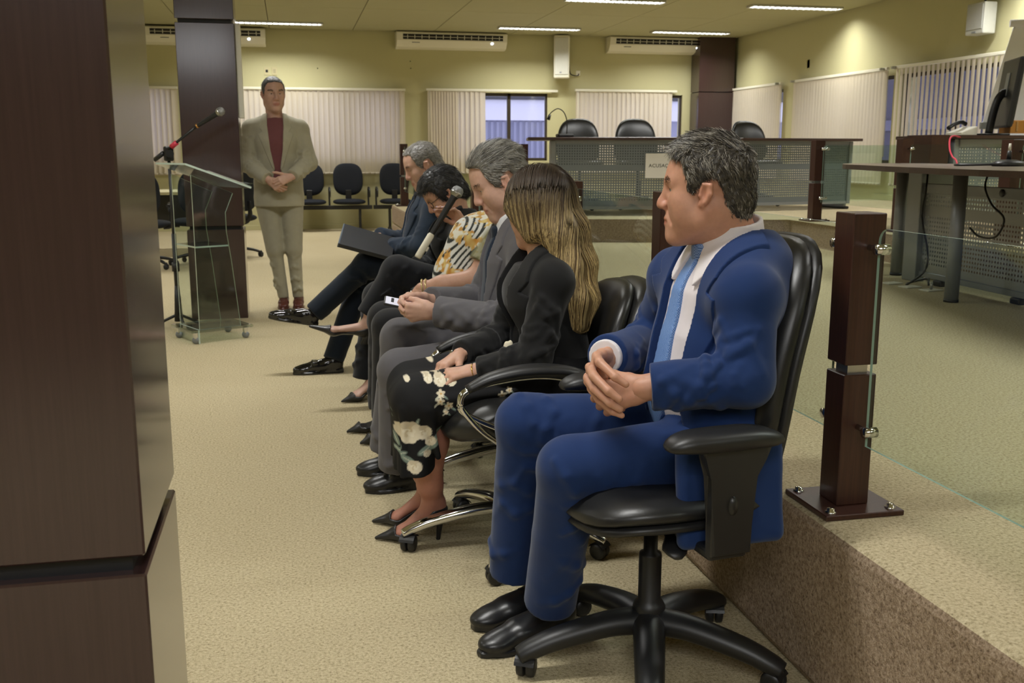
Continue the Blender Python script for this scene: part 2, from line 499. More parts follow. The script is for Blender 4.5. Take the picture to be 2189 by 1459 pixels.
# ---------------------------------------------------------------- ceiling fixtures
def fixture(x, y, label, first=[None]):
    if first[0] is None:
        r = empty('ceiling_light', (0, 0, 0))
        L, Wd = 1.26, .20
        b = MB(); b.box((-L / 2, -Wd / 2, -.026), (L / 2, -Wd / 2 + .010, .0), .003, 1); b.box((-L / 2, Wd / 2 - .010, -.026), (L / 2, Wd / 2, 0), .003, 1)
        b.box((-L / 2, -Wd / 2, -.03), (-L / 2 + .014, Wd / 2, 0), .003, 1); b.box((L / 2 - .014, -Wd / 2, -.03), (L / 2, Wd / 2, 0), .003, 1)
        b.build('housing', M['louver'], r)
        MB().box((-L / 2 + .014, -Wd / 2 + .014, -.004), (L / 2 - .014, Wd / 2 - .014, 0)).build('reflector', M['louver'], r)
        for yy in (-.045, .045): MB().tube([(-L / 2 + .03, yy, -.016), (L / 2 - .03, yy, -.016)], .008, 8).build('lamp_tube', M['tube'], r)
        fin = MB().box((-.007, -Wd / 2 - .004, -.031), (.007, Wd / 2 + .004, -.024), .002, 1).box((-.002, -Wd / 2 + .012, -.026), (.002, Wd / 2 - .012, -.006)).mesh('louvre_fin'); fin.materials.append(M['louver'])
        for k in range(15):
            f = bpy.data.objects.new('louvre_fin', fin); COL.objects.link(f); f.parent = r; f.location = (-L / 2 + L * (k + 1) / 16, 0, 0)
        first[0] = r
    else:
        r = copy_tree(first[0])
    r.location = (x, y, CZ - .012)
    tag(r, label, 'light', 'fluorescent ceiling fixtures')
    area_light('tube_light', (0, 0, -.0255), (1.2, .15), TUBE_W, TUBE_COL, r, spread=math.radians(140)) if len([c for c in r.children if c.type == 'LIGHT']) == 0 else None
    return r
fx = []
names = {(-0.08, 15.45): 'louvred ceiling light just above the air conditioner behind the pillar',
         (3.75, 15.3): 'louvred ceiling light between the second air conditioner and the wall speaker',
         (6.17, 15.3): 'louvred ceiling light above the third air conditioner at the far corner',
         (6.42, 12.4): 'louvred ceiling light near the side wall, largest one in view',
         (3.98, 12.34): 'louvred ceiling light cut by the top edge of the picture'}
for (x, y), n_ in names.items(): fixture(x, y, n_)
for y in (12.42, 9.0, 5.6, 2.2, -1.4):
    for x in (-3.6, -.2, 3.4, 6.6):
        if (abs(x - 3.4) < .6 or abs(x - 6.6) < .6) and y == 12.42: continue
        fixture(x, y, 'louvred ceiling light out of view, %s row from the back, %s' % ({12.42: 'second', 9.0: 'third', 5.6: 'fourth', 2.2: 'fifth', -1.4: 'sixth'}[y], {-3.6: 'by the plain wall', -.2: 'over the aisle', 3.4: 'over the platform', 6.6: 'along the blinds'}[x]))

# ---------------------------------------------------------------- air conditioners
def aircon(xc, zt, w, label, first=[None]):
    if first[0] is None:
        r = empty('air_conditioner', (0, 0, 0))
        h = .25; hw = w / 2
        prof = [(0, 0), (-.24, 0), (-.265, -.02), (-.245, -.135), (-.17, -.225), (-.08, -h), (0, -h)]
        MB().prism(prof, -hw, hw, frame((0, 0, 0), (0, 1, 0), (1, 0, 0)), bevel=.008).build('casing', M['whiteplastic'], r)
        sl = MB(); mtx = frame((0, -.256, -.078), (1, 0, 0), (0, -1, -.174))
        sl.box((-hw + .10, -.040, -.004), (hw - .07, .040, .004), m=mtx); sl.build('air_outlet', M['dark_slot'], r)
        fin = MB().box((-.004, -.03, 0), (.004, .03, .012), m=mtx).mesh('vane'); fin.materials.append(M['whiteplastic'])
        for k in range(14):
            f = bpy.data.objects.new('vane', fin); COL.objects.link(f); f.parent = r; f.location = (-hw + .17 + (w - .3) * k / 13, 0, 0)
        MB().box((-hw + .1, -.003, 0), (hw - .07, .003, .014), m=mtx).build('flap', M['whiteplastic'], r)
        MB().lathe([(0, .006), (.014, .004), (.018, 0)], 14, frame((hw - .24, -.228, -.158), (1, 0, 0), (0, -1, -.85))).build('indicator_lamp', M['led'], r)
        MB().box((-hw + .24, -.002, -.012), (-hw + .36, .002, .012), m=frame((0, -.226, -.158), (1, 0, 0), (0, -1, -.85))).build('badge', M['greymetal'], r)
        first[0] = r
    else: r = copy_tree(first[0])
    r.location = (xc, Y1 - .002, zt); tag(r, label, 'air conditioner', 'white air conditioners on the back wall'); return r
aircon(-1.15, 3.015, 1.74, 'white split air conditioner half hidden behind the lectern pillar')
aircon(2.55, 3.025, 1.74, 'white split air conditioner in the middle of the back wall')
aircon(5.98, 3.03, 1.74, 'white split air conditioner beside the far corner pillar')

# ---------------------------------------------------------------- wall speakers, outlets, cable
r = empty('wall_speaker', (4.32, Y1 - .20, 2.36), math.radians(-16), 'tall slim white speaker on the back wall between two air conditioners', 'speaker')
MB().box((-.125, -.11, 0), (.125, .11, .66), .02).build('cabinet', M['whiteplastic'], r)
MB().box((-.105, -.121, .05), (.105, -.108, .62), .006).build('grille', simple('pale_grille', rgb(205, 204, 192), .6), r)
MB().box((-.03, -.128, .075), (.0, -.12, .095)).build('badge', M['greymetal'], r)
MB().box((-.03, .10, .25), (.03, .22, .38), .006).build('bracket', M['steel'], r)
sp = spline([(4.47, Y1 - .1, 2.62), (4.5, Y1 - .06, 2.46), (4.56, Y1 - .05, 2.42), (4.64, Y1 - .03, 2.42), (4.66, Y1 - .012, 2.45)], 6)
tag(MB().tube(sp, .008, 6).build('speaker_cable', M['plastic']), 'short loose black cable dangling beside the slim wall speaker', 'cable')
tag(MB().box((4.615, Y1 - .014, 2.42), (4.685, Y1, 2.50), .004).build('cable_outlet', M['whiteplastic']), 'small cable outlet on the back wall beside the slim speaker', 'outlet')
r = empty('wall_speaker', (X1 - .02, 9.72, 2.40), 0, 'light grey box speaker high on the side wall above the blinds', 'speaker')
MB().box((-.17, -.145, .02), (-.02, .145, .34), .012).build('cabinet', simple('grey_speaker_case', rgb(190, 190, 182), .6), r)
MB().box((-.178, -.125, .07), (-.168, .125, .32), .004).build('grille', simple('grey_grille', rgb(176, 176, 170), .7), r)
MB().box((-.176, -.03, .035), (-.168, .03, .05)).build('badge', M['greymetal'], r)
MB().tube([(-.06, 0, .36), (-.06, 0, .60), (-.04, 0, .66)], .012, 8).build('bracket', M['plastic'], r)
def outlet(p, label, along='x'):
    r = empty('wall_outlet', p, 0 if along == 'x' else PI / 2, label, 'outlet')
    MB().box((-.04, -.008, -.06), (.04, 0, .06), .003).build('plate', simple('yellowed_plate', rgb(198, 188, 146), .5), r)
    return r
r = outlet((-.285, Y1, 2.415), 'square wall outlet with a dark socket above the standing man')
MB().box((-.018, -.011, -.02), (.018, -.007, .02), .002).build('socket', M['dark_slot'], r)
r = outlet((-.17, Y1, 2.415), 'blank cover plate beside the dark wall socket above the standing man')
MB().box((-.02, -.010, -.03), (.02, -.007, .03), .002).build('cover', simple('cover_plate', rgb(176, 166, 130), .5), r)
r = outlet((X1, 13.58, 2.435), 'narrow vertical switch plate on the side wall above the blinds', 'y')
MB().box((-.018, -.012, -.03), (.018, -.007, .03), .002).build('rocker', simple('switch_rocker', rgb(150, 138, 96), .5), r)
for i, (px_, py_) in enumerate(((877, 131), (878, 146), (679, 146))):
    p = atY(px_, py_, Y1)
    tag(MB().lathe([(.009, 0), (.009, .012), (0, .014)], 8, frame((p[0], Y1, p[2]), (1, 0, 0), (0, -1, 0))).build('wall_plug', M['dark_slot']), ('upper of two tiny dark screw plugs above the blinds by the second air conditioner', 'lower of two tiny dark screw plugs above the blinds by the second air conditioner', 'lone tiny dark screw plug on the wall above the standing man')[i], 'plug', 'screw plugs on the back wall')

# ---------------------------------------------------------------- vertical blinds
SLAT = {}
def slat_mesh(h):
    k = round(h, 2)
    if k not in SLAT:
        b = MB(); w = .089; n = 6
        for s_ in (0,):
            pts = [(-w / 2 + w * i / n, .008 * (1 - (2 * i / n - 1) ** 2)) for i in range(n + 1)]
            top = [b.bm.verts.new((x, y, 0)) for x, y in pts]; bot = [b.bm.verts.new((x, y, -h)) for x, y in pts]
            for i in range(n): b.bm.faces.new((top[i], top[i + 1], bot[i + 1], bot[i]))
        b.box((-w / 2, -.002, -h), (w / 2, .008, -h + .03))
        m = b.mesh('slat'); m.materials.append(M['blind']); m.polygons.foreach_set('use_smooth', [True] * len(m.polygons)); SLAT[k] = m
    return SLAT[k]
def blind(a, b, zt, zb, along, label, tilt=8, bunch=None, gaps=(), rail=None):
    off = .07
    org = (a, Y1 - off, zt) if along == 'x' else (X1 - off, a, zt)
    r = empty('vertical_blind', org, 0 if along == 'x' else PI / 2, label, 'blind', 'vertical blinds on the windows')
    L = b - a; ra, rb = rail if rail else (0, L)
    MB().box((ra - .02, -.02, 0), (rb + .02, .02, .035), .004).build('head_rail', M['whiteplastic'], r)
    for bx in (ra + .05, rb - .05): MB().box((bx - .015, .0, .0), (bx + .015, off - .002, .03)).build('bracket', M['steel'], r)
    x = .04; h = zt - zb; n = 0
    rnd = random.Random(int(a * 100) + 5)
    while x < L - .03:
        if not any(g0 < x < g1 for g0, g1 in gaps):
            o = bpy.data.objects.new('slat', slat_mesh(h)); COL.objects.link(o); o.parent = r
            tl = tilt(x) if callable(tilt) else tilt
            o.location = (x, 0, -.004); o.rotation_euler = (rnd.uniform(-.004, .004), rnd.uniform(-.004, .004), math.radians(tl + rnd.uniform(-3, 3)))
        st = .079
        if bunch: st = bunch(x)
        x += st; n += 1
    ch = [(.02, -.03, 0), (.02, -.035, -h * .75), (.035, -.035, -h * .75), (.035, -.03, 0)]
    MB().tube(ch, .003, 5).build('cord', M['whiteplastic'], r)
    return r
blind(-3.35, -1.62, 2.13, .86, 'x', 'vertical blind on the back wall between the two brown pillars', 10)
blind(-.80, 1.80, 2.14, .86, 'x', 'closed vertical blind on the back wall behind the standing man', 12)
blind(2.17, 3.10, 2.15, .86, 'x', 'vertical blind half drawn aside from the uncovered back window', 14, rail=(0, 2.1), bunch=lambda x: .045 if x < .45 else .079)
blind(4.60, 6.32, 2.17, .86, 'x', 'vertical blind on the back wall behind the two chairs at the accusation desk', 10)
blind(14.25, 16.08, 2.19, .80, 'y', 'short vertical blind on the side wall next to the corner pillar', 5, rail=(0, 2.0))
blind(11.47, 13.87, 2.19, .80, 'y', 'closed pale vertical blind in the middle of the side wall, light pool above', 4)
blind(7.25, 11.32, 2.19, .80, 'y', 'vertical blind with open dark gaps on the side wall behind the monitor', -13, bunch=lambda x: .088)
# ================================================================ FURNITURE
def pad(w, h, t, n=3.2, bend=None, rings=7, seg=40, back=0.5, taper=0.0):
    """upholstered pad: outline superellipse w x h in x,y (y up), thickness t along z; bend(x,y)->dz"""
    bm = bmesh.new()
    def rc(th):
        c, s = math.cos(th), math.sin(th)
        return (abs(c) ** n + abs(s) ** n) ** (-1 / n)
    def pt(rho, th, side):
        r = rc(th) * rho; x = r * math.cos(th) * w / 2; y = r * math.sin(th) * h / 2
        x *= 1 - taper * (y / h + .5)
        z = t * (1 - rho ** 4) ** 0.5 * (0.5 if side > 0 else -back)
        if rho == 1: z = 0
        return (x, y, z + (bend(x, y) if bend else 0))
    rr = [math.sin(PI / 2 * i / rings) for i in range(1, rings + 1)]
    allr = []
    for side in (1, -1):
        c = bm.verts.new(pt(0, 0, side)); prev = None; rs = []
        for r in rr[:-1]:
            rs.append([bm.verts.new(pt(r, 2 * PI * k / seg, side)) for k in range(seg)])
        allr.append((c, rs))
    rim = [bm.verts.new(pt(1, 2 * PI * k / seg, 1)) for k in range(seg)]
    for (c, rs), side in zip(allr, (1, -1)):
        seq = rs + [rim]
        for k in range(seg):
            bm.faces.new((c, seq[0][k], seq[0][(k + 1) % seg]))
            for a, b in zip(seq[:-1], seq[1:]): bm.faces.new((a[k], a[(k + 1) % seg], b[(k + 1) % seg], b[k]))
    bmesh.ops.recalc_face_normals(bm, faces=bm.faces)
    me = bpy.data.meshes.new('pad'); bm.to_mesh(me); bm.free()
    me.polygons.foreach_set('use_smooth', [True] * len(me.polygons)); return me
def add_pad(name, parent, mat, m, *a, **k):
    me = pad(*a, **k); me.transform(m); return link(name, me, mat, parent)

def castor(parent, p, ang, metal='plastic', hood=True):
    """twin wheel castor: wheel axis horizontal, p on the floor point"""
    x, y = p; ca, sa = math.cos(ang), math.sin(ang)
    c = bpy.data.objects.new('castor', None); COL.objects.link(c); c.parent = parent
    m = frame((x, y, .026), (ca, sa, 0), (-sa, ca, 0)); r = .026
    a = MB()
    for s in (-1, 1):
        a.lathe([(0, s * .022), (r * .5, s * .023), (r * .92, s * .020), (r, s * .014), (r, s * .006), (r * .9, s * .003), (0, s * .003)], 22, m)
    a.build('wheel', M['plastic'], c)
    hd = MB(); hd.tube(arc((x, y, .026), .0285, math.radians(-10), math.radians(150), 10, (ca, sa, 0)), .012, 8, flat=(1.75, .35), up=(-sa, ca, 0)) if False else None
    hd.tube([Vector((x, y, .045)) + Vector((-ca, -sa, 0)) * .006, (x, y, .075)], [.017, .012], 10)
    pts = arc((x, y, .026), .029, math.radians(20), math.radians(150), 9, (ca, sa, 0))
    for p0, p1 in zip(pts[:-1], pts[1:]):
        for s0, s1 in ((-.024, .024),):
            u = Vector((-sa, ca, 0)); q = [p0 + u * s0, p0 + u * s1, p1 + u * s1, p1 + u * s0]; hd.quad(q)
    hd.build('fork', M['plastic'], c, smooth=False)
    return c

def star_base(parent, R, ang0, mat, hub_h=.10, thick=.024, chrome=False):
    for k in range(5):
        a = ang0 + 2 * PI * k / 5; ca, sa = math.cos(a), math.sin(a)
        P = lambda r, z: (r * ca, r * sa, z)
        pts = spline([P(.02, hub_h + .015), P(R * .35, hub_h + .012), P(R * .75, hub_h - .012), P(R * .97, hub_h - .035), P(R * 1.06, hub_h - .048)], 5)
        n = len(pts); rad = [thick * (1.35 - .50 * i / (n - 1)) for i in range(n)]
        lg = MB().tube(pts, rad, 12, flat=(1.0, .80)).build('base_arm', mat, parent)
        castor(parent, (R * ca, R * sa), a + 1.1 + k * .9)
    return
def gas_column(parent, z0, z1, mat, r=.028):
    MB().lathe([(0, z0 - .03), (r * 1.35, z0 - .03), (r * 1.45, z0 + .05), (r * 1.3, z0 + .06), (r, z0 + .07), (r, (z0 + z1) / 2 + .03), (r * .95, (z0 + z1) / 2 + .035), (r * .62, (z0 + z1) / 2 + .04), (r * .62, z1), (0, z1)], 24).build('gas_column', mat, parent)

# chair local frame: +x is the way the sitter faces, +y is the sitter's left, z up
def seat_frame(z, x=0): return Matrix.Translation((x, 0, z)) @ Matrix(((0, 1, 0, 0), (-1, 0, 0, 0), (0, 0, 1, 0), (0, 0, 0, 1)))
def back_frame(x, z, lean):
    m = Matrix(((0, 0, 1, 0), (1, 0, 0, 0), (0, 1, 0, 0), (0, 0, 0, 1)))
    return Matrix.Translation((x, 0, z)) @ Matrix.Rotation(-lean, 4, 'Y') @ m

def task_chair(loc, rot, label, base_ang):
    r = empty('task_chair', loc, rot, label, 'chair')
    star_base(r, .30, base_ang, M['plastic'], .10, .030)
    gas_column(r, .10, .40, M['plastic'], .027)
    s = MB().box((-.10, -.09, .375), (.12, .09, .415), .012); s.build('mechanism', M['plastic'], r)
    lv = spline([(.02, .08, .40), (.03, .15, .385), (.045, .215, .36)], 5)
    MB().tube(lv, [.008] * 6 + [.012, .016, .018, .014, .006][: len(lv) - 6], 10, flat=(1.6, .55)).build('height_lever', M['plastic'], r)
    sb = lambda x, y: -.030 * max(0, (y) / .22 - .55) ** 2 * 3 + .012 * (x / .24) ** 2
    add_pad('seat', r, M['leather'], seat_frame(.452, .0), .50, .47, .085, 3.4, sb, back=.35)
    add_pad('seat_shell', r, M['plastic'], seat_frame(.425, .0), .49, .455, .05, 3.4, sb)
    bb = lambda x, y: .10 * (x / .25) ** 2 * .35 - .07 * ((y + .12) / .3) ** 2 * .5 + .03
    add_pad('backrest', r, M['leather'], back_frame(-.250, .735, .12), .47, .60, .12, 3.0, bb, taper=.10, back=.25)
    add_pad('backrest_shell', r, M['plastic'], back_frame(-.272, .735, .12), .478, .608, .060, 3.0, bb, taper=.10, back=.6)
    MB().tube(spline([(-.05, 0, .40), (-.22, 0, .41), (-.30, 0, .47), (-.315, 0, .62)], 6), .03, 10, flat=(1.3, .35), up=(0, 1, 0)).build('back_bracket', M['plastic'], r)
    for s in (1, -1):
        y = s * .285
        a = MB(); a.prism([(-.05, .0), (.045, .0), (.045, .17), (.065, .215), (.075, .235), (-.095, .235), (-.07, .205), (-.05, .17)], -.016, .016, Matrix.Translation((-.03, y, .39)) @ frame((0, 0, 0), (1, 0, 0), (0, -1, 0)), bevel=.007)
        a.box((-.08, min(y, y - s * .19), .375), (.012, max(y, y - s * .19), .40), .008)
        ar = a.build('arm_support', M['plastic'], r)
        MB().lathe([(0, .008), (.010, .007), (.012, 0)], 16, Matrix.Translation((-.03, y + s * .015, .50)) @ Matrix.Diagonal((1, 1, 1.8, 1)) @ frame((0, 0, 0), (1, 0, 0), (0, s, 0))).build('button', M['leather'], ar)
        me = pad(.092, .27, .042, 3.0, lambda x, yy: -.035 * max(0, abs((yy - .02) / .13) - .45) ** 2 * (1.4 if yy > 0 else .5), back=.55)
        me.transform(seat_frame(.642, -.015) @ Matrix.Translation((s * -.285, 0, 0)))
        link('armrest', me, M['plastic'], r)
    return r

def loop_chair(loc, rot, label, base_ang, dx=-.07):
    """chrome star base, chrome loop arms with padded tops, two-ply upholstered back"""
    r = empty('office_chair', loc, rot, label, 'chair')
    star_base(r, .31, base_ang, M['chrome'], .105, .020)
    gas_column(r, .11, .40, M['plastic'], .026)
    MB().box((-.13, -.10, .36), (.10, .10, .40), .012).build('mechanism', M['plastic'], r)
    sb = lambda x, y: -.045 * max(0, y / .23 - .4) ** 2 * 2 + .010 * (x / .24) ** 2
    add_pad('seat', r, M['leather'], seat_frame(.44, .01 + dx * .6), .52, .49, .13, 3.2, sb, back=.5)
    bb = lambda x, y: .12 * (x / .25) ** 2 * .5 - .10 * (y / .3) ** 2 * .4 + .02
    add_pad('backrest', r, M['leather'], back_frame(-.265 + dx, .625, .20), .47, .42, .10, 2.7, bb, taper=.12, back=.3)
    add_pad('backrest_cover', r, M['leather'], back_frame(-.315 + dx, .625, .20), .485, .43, .10, 2.7, bb, taper=.12, back=.6)
    MB().tube(spline([(-.05, 0, .38), (-.24 + dx, 0, .39), (-.31 + dx, 0, .46), (-.335 + dx, 0, .6)], 6), .03, 10, flat=(1.3, .35), up=(0, 1, 0)).build('back_bracket', M['plastic'], r)
    for s in (1, -1):
        y = s * .285; ax_ = dx * .6
        # two round rods from under the seat, forward up, bending back under the arm pad
        for dy, x0 in ((0, .08), (-s * .012, -.10)):
            p = [(x0, y - s * .05, .375), (x0 + (.215 - x0) * .6, y - s * .012, .44), (.215, y + dy * .5, .500), (.232, y + dy, .535), (.212, y + dy, .568), (.12, y + dy, .592), (0, y + dy, .600), (-.11, y + dy, .580), (-.19, y + dy, .545)]
            MB().tube(spline([(q_[0] + ax_, q_[1], q_[2]) for q_ in p], 6), .0085, 8).build('arm_rod', M['chrome'], r)
        pts = spline([(.214, y, .572), (.14, y, .603), (.03, y, .618), (-.09, y, .606), (-.20, y, .556)], 6)
        pts = [Vector((q_.x + ax_, q_.y, q_.z)) for q_ in pts]
        n = len(pts); rad = [.016 + .010 * math.sin(PI * i / (n - 1)) for i in range(n)]
        MB().tube(pts, rad, 12, flat=(1.35, .75), up=(0, 0, 1)).build('armrest', M['plastic'], r)
        MB().lathe([(0, -.02), (.03, -.02), (.035, 0), (.03, .015), (0, .015)], 14, Matrix.Translation((.02, y - s * .06, .36))).build('arm_mount', M['plastic'], r)
    return r

# ---------------------------------------------------------------- railing: posts, clamps and glass
def post(x, y, z, label, w=.08, clamps=((0, -1),), hh=.685):
    r = empty('railing_post', (x, y, z), 0, label, 'post', 'dark brown railing posts')
    MB().box((-.098, -.098, 0), (.098, .098, .013), .002, 1).build('base_plate', M['brown'], r)
    for sx in (-1, 1):
        for sy in (-1, 1):
            MB().lathe([(.013, .013), (.013, .016), (.009, .017), (.009, .023), (0, .025)], 8, Matrix.Translation((sx * .075, sy * .075, 0))).build('bolt', M['chrome'], r)
    h = w / 2; hl = hh * .47
    MB().box((-h, -h, .013), (h, h, hl), .002, 1).build('lower_block', M['brown'], r)
    MB().box((-h * .62, -h * .62, hl), (h * .62, h * .62, hl + .022)).build('spacer', M['steel'], r)
    MB().box((-h, -h, hl + .022), (h, h, hh), .002, 1).build('upper_block', M['brown'], r)
    for dx, dy in clamps:
        d = Vector((dx, dy, 0)); e = h
        for zz in (.20, hh - .075):
            c = MB().tube([d * e + Vector((0, 0, zz)), d * (e + .052) + Vector((0, 0, zz))], .0065, 8)
            c.lathe([(0, -.016), (.012, -.016), (.012, .016), (0, .016)], 14, frame(d * (e + .05) + Vector((0, 0, zz)), (0, 0, 1), (-dy, dx, 0)))
            cl = c.build('glass_clamp', M['chrome'], r)
    return r
def glass_panel(a, b, z0, z1, label, rad=.03):
    """a, b: ends in plan; upright 8 mm sheet with rounded upper corners"""
    a = Vector((a[0], a[1], 0)); b = Vector((b[0], b[1], 0)); L = (b - a).length; h = z1 - z0
    poly = [(0, 0), (L, 0)] + [(L - rad + rad * math.cos(t), h - rad + rad * math.sin(t)) for t in [PI / 2 * k / 5 for k in range(6)]] + [(rad - rad * math.sin(t), h - rad + rad * math.cos(t)) for t in [PI / 2 * k / 5 for k in range(6)]]
    d = (b - a).normalized()
    r = bpy.data.objects
    mb = MB().prism(poly, -.003, .003, frame((0, 0, 0), d, d.cross(Vector((0, 0, 1)))))
    o = mb.build('railing_glass', [M['glass'], M['glass_edge']]); o.location = (a.x, a.y, z0)
    nrm = d.cross(Vector((0, 0, 1)))
    for p in o.data.polygons:
        if abs(p.normal.dot(nrm)) < .5: p.material_index = 1
    return tag(o, label, 'glass panel', 'glass panels of the railing')
XR = 1.245
post(XR, 2.045, H1, 'large dark brown railing post beside the blue-suited man, nearest to the camera', clamps=((0, -1), (0, 1)))
post(XR, 3.24, H1, 'dark brown railing post partly hidden behind the face of the blue-suited man', clamps=((0, -1), (0, 1)))
post(XR, 4.44, H1, 'dark brown railing post behind the long-haired woman', clamps=((0, -1), (0, 1)))
post(XR, 5.64, H1, 'dark brown railing post hidden behind the grey-haired man in the grey suit', clamps=((0, -1), (0, 1)))
post(XR, 6.84, H1, 'dark brown railing post hidden behind the heads of the seated row', clamps=((0, -1), (0, 1)))
post(XR, 8.04, H1, 'last low dark brown railing post before the dais step', clamps=((0, -1),))
post(XR, 9.35, H2, 'dark brown railing post on the dais edge between two seated heads', .085, clamps=((0, 1),))
post(XR, 11.4, H2, 'dark brown corner post of the dais behind the head of the navy-suited man', .085, clamps=((0, -1),))
post(2.62, 11.4, H2, 'dark brown railing post in front of the uncovered back window', .085, clamps=())
post(4.52, 8.18, H2, 'dark brown post at the dais corner in front of the second perforated desk', .09, clamps=((1, 0), (0, -1)), hh=.70)
post(4.56, 6.95, H2, 'dark brown post on the dais seen behind the rounded end of the grey table', .09, clamps=((0, -1),), hh=.70)
post(4.56, 5.75, H2, 'dark brown post behind the gooseneck base on the grey table', .11, clamps=((0, -1),), hh=.68)
ga = 'clear railing glass '
glass_panel((XR, 1.965), (XR, .92), H1 + .165, H1 + .655, ga + 'running toward the camera from the nearest post')
glass_panel((XR, 3.16), (XR, 2.125), H1 + .165, H1 + .655, ga + 'behind the back of the blue-suited man')
glass_panel((XR, 4.36), (XR, 3.32), H1 + .165, H1 + .655, ga + 'between the long-haired woman and the face of the blue-suited man')
glass_panel((XR, 5.56), (XR, 4.52), H1 + .165, H1 + .655, ga + 'behind the long-haired woman')
glass_panel((XR, 6.76), (XR, 5.72), H1 + .165, H1 + .655, ga + 'behind the grey-suited man')
glass_panel((XR, 7.96), (XR, 6.92), H1 + .165, H1 + .655, ga + 'behind the woman in the striped blouse')
glass_panel((XR, 11.32), (XR, 9.43), H2 + .165, H2 + .655, ga + 'along the dais edge behind the navy-suited man')
glass_panel((4.53, 8.10), (4.55, 7.03), H2 + .165, H2 + .655, ga + 'between the two dais posts beyond the grey table')
glass_panel((4.56, 6.87), (4.56, 5.83), H2 + .165, H2 + .655, ga + 'on the dais above the far end of the grey table')
glass_panel((4.56, 5.67), (4.56, 4.4), H2 + .165, H2 + .655, ga + 'on the dais at the picture edge beside the monitor')
glass_panel((4.60, 8.2), (5.9, 8.5), H2 + .165, H2 + .655, ga + 'turning along the second perforated desk')

# ---------------------------------------------------------------- desks with perforated fronts
def uv_sheet(name, c4, mats, parent):
    """flat sheet metal panel with metric UVs; c4 = bottom-left, bottom-right, top-right, top-left (world)"""
    c = [Vector(p) for p in c4]; w = (c[1] - c[0]).length; h = (c[3] - c[0]).length
    me = bpy.data.meshes.new(name); n = max(2, int(w / .25))
    vs = []; fs = []; uv = []
    for i in range(n + 1):
        t = i / n; vs += [c[0].lerp(c[1], t), c[3].lerp(c[2], t)]
    for i in range(n): fs.append((2 * i, 2 * i + 2, 2 * i + 3, 2 * i + 1))
    me.from_pydata([tuple(v) for v in vs], [], fs); ul = me.uv_layers.new(name='metres')
    for p in me.polygons:
        for li in p.loop_indices:
            vi = me.loops[li].vertex_index; ul.data[li].uv = (w * (vi // 2) / n, h * (vi % 2))
    return link(name, me, mats, parent, world=True)
def desk(p0, p1, z0, label, depth=.68, h=.735, over=.22, end=.05):
    p0 = Vector((p0[0], p0[1], z0)); p1 = Vector((p1[0], p1[1], z0)); L = (p1 - p0).length
    ang = math.atan2(p1.y - p0.y, p1.x - p0.x)
    r = empty('desk', p0, ang, label, 'desk')
    MB().box((-over, -.10, h - .028), (L + end, depth, h), .004, 1).build('desk_top', M['brown_h'], r)
    fm = full_matrix(r); W_ = lambda x, y, z: fm @ Vector((x, y, z))
    fr = MB()
    fr.box((0, -.012, .06), (.045, .03, h - .03), .004, 1); fr.box((L - .045, -.012, .06), (L, .03, h - .03), .004, 1)
    fr.box((.045, -.006, h - .06), (L - .045, .02, h - .03)); fr.box((.045, -.006, .06), (L - .045, .02, .09))
    fr.build('front_frame', M['greymetal'], r)
    uv_sheet('perforated_panel', [W_(.045, .004, .09), W_(L - .045, .004, .09), W_(L - .045, .004, h - .06), W_(.045, .004, h - .06)], M['perf'], r)
    for x in (.01, L - .01):
        s = 1 if x < L / 2 else -1
        MB().box((min(x, x + s * .03), .03, .02), (max(x, x + s * .03), depth - .08, h - .03), .006, 1).build('side_panel', M['greymetal'], r)
        MB().box((x - .03, .02, 0), (x + .03, depth - .06, .03), .01).build('foot', M['plastic'], r)
    return r
dk1 = desk((2.42, 9.38), (3.95, 9.06), H2, 'grey perforated desk carrying the paper sign and two chairs behind it')
dk2 = desk((4.42, 9.55), (5.80, 9.78), H2, 'grey perforated desk with one chair behind it, beside the corner pillar', over=.04)
# paper sign on the first desk
fm = full_matrix(dk1)
sg = atY(1414, 350, 9.2)
lx = (fm.inverted() @ Vector(sg)).x
r = empty('paper_sign', fm @ Vector((lx, -.016, .47)), dk1.rotation_euler.z, 'white paper sign lettered ACUSA taped to the front of the perforated desk', 'sign')
MB().box((-.16, -.001, -.115), (.16, .001, .115)).build('sheet', M['paper'], r)
def text_mesh(name, s, size, mat, parent, loc, rot, depth=.0006, align='CENTER'):
    cu = bpy.data.curves.new(name, 'FONT'); cu.body = s; cu.size = size; cu.extrude = depth; cu.align_x = align; cu.align_y = 'CENTER'
    cu.space_character = 1.05
    tmp = bpy.data.objects.new('tmp', cu); COL.objects.link(tmp)
    me = bpy.data.meshes.new_from_object(tmp.evaluated_get(bpy.context.evaluated_depsgraph_get()))
    bpy.data.objects.remove(tmp); me.name = name
    o = link(name, me, mat, parent); o.location = loc; o.rotation_euler = rot; return o
text_mesh('lettering', 'ACUSAÇÃO', .046, M['ink'], r, (0, -.002, 0), (PI / 2, 0, 0))

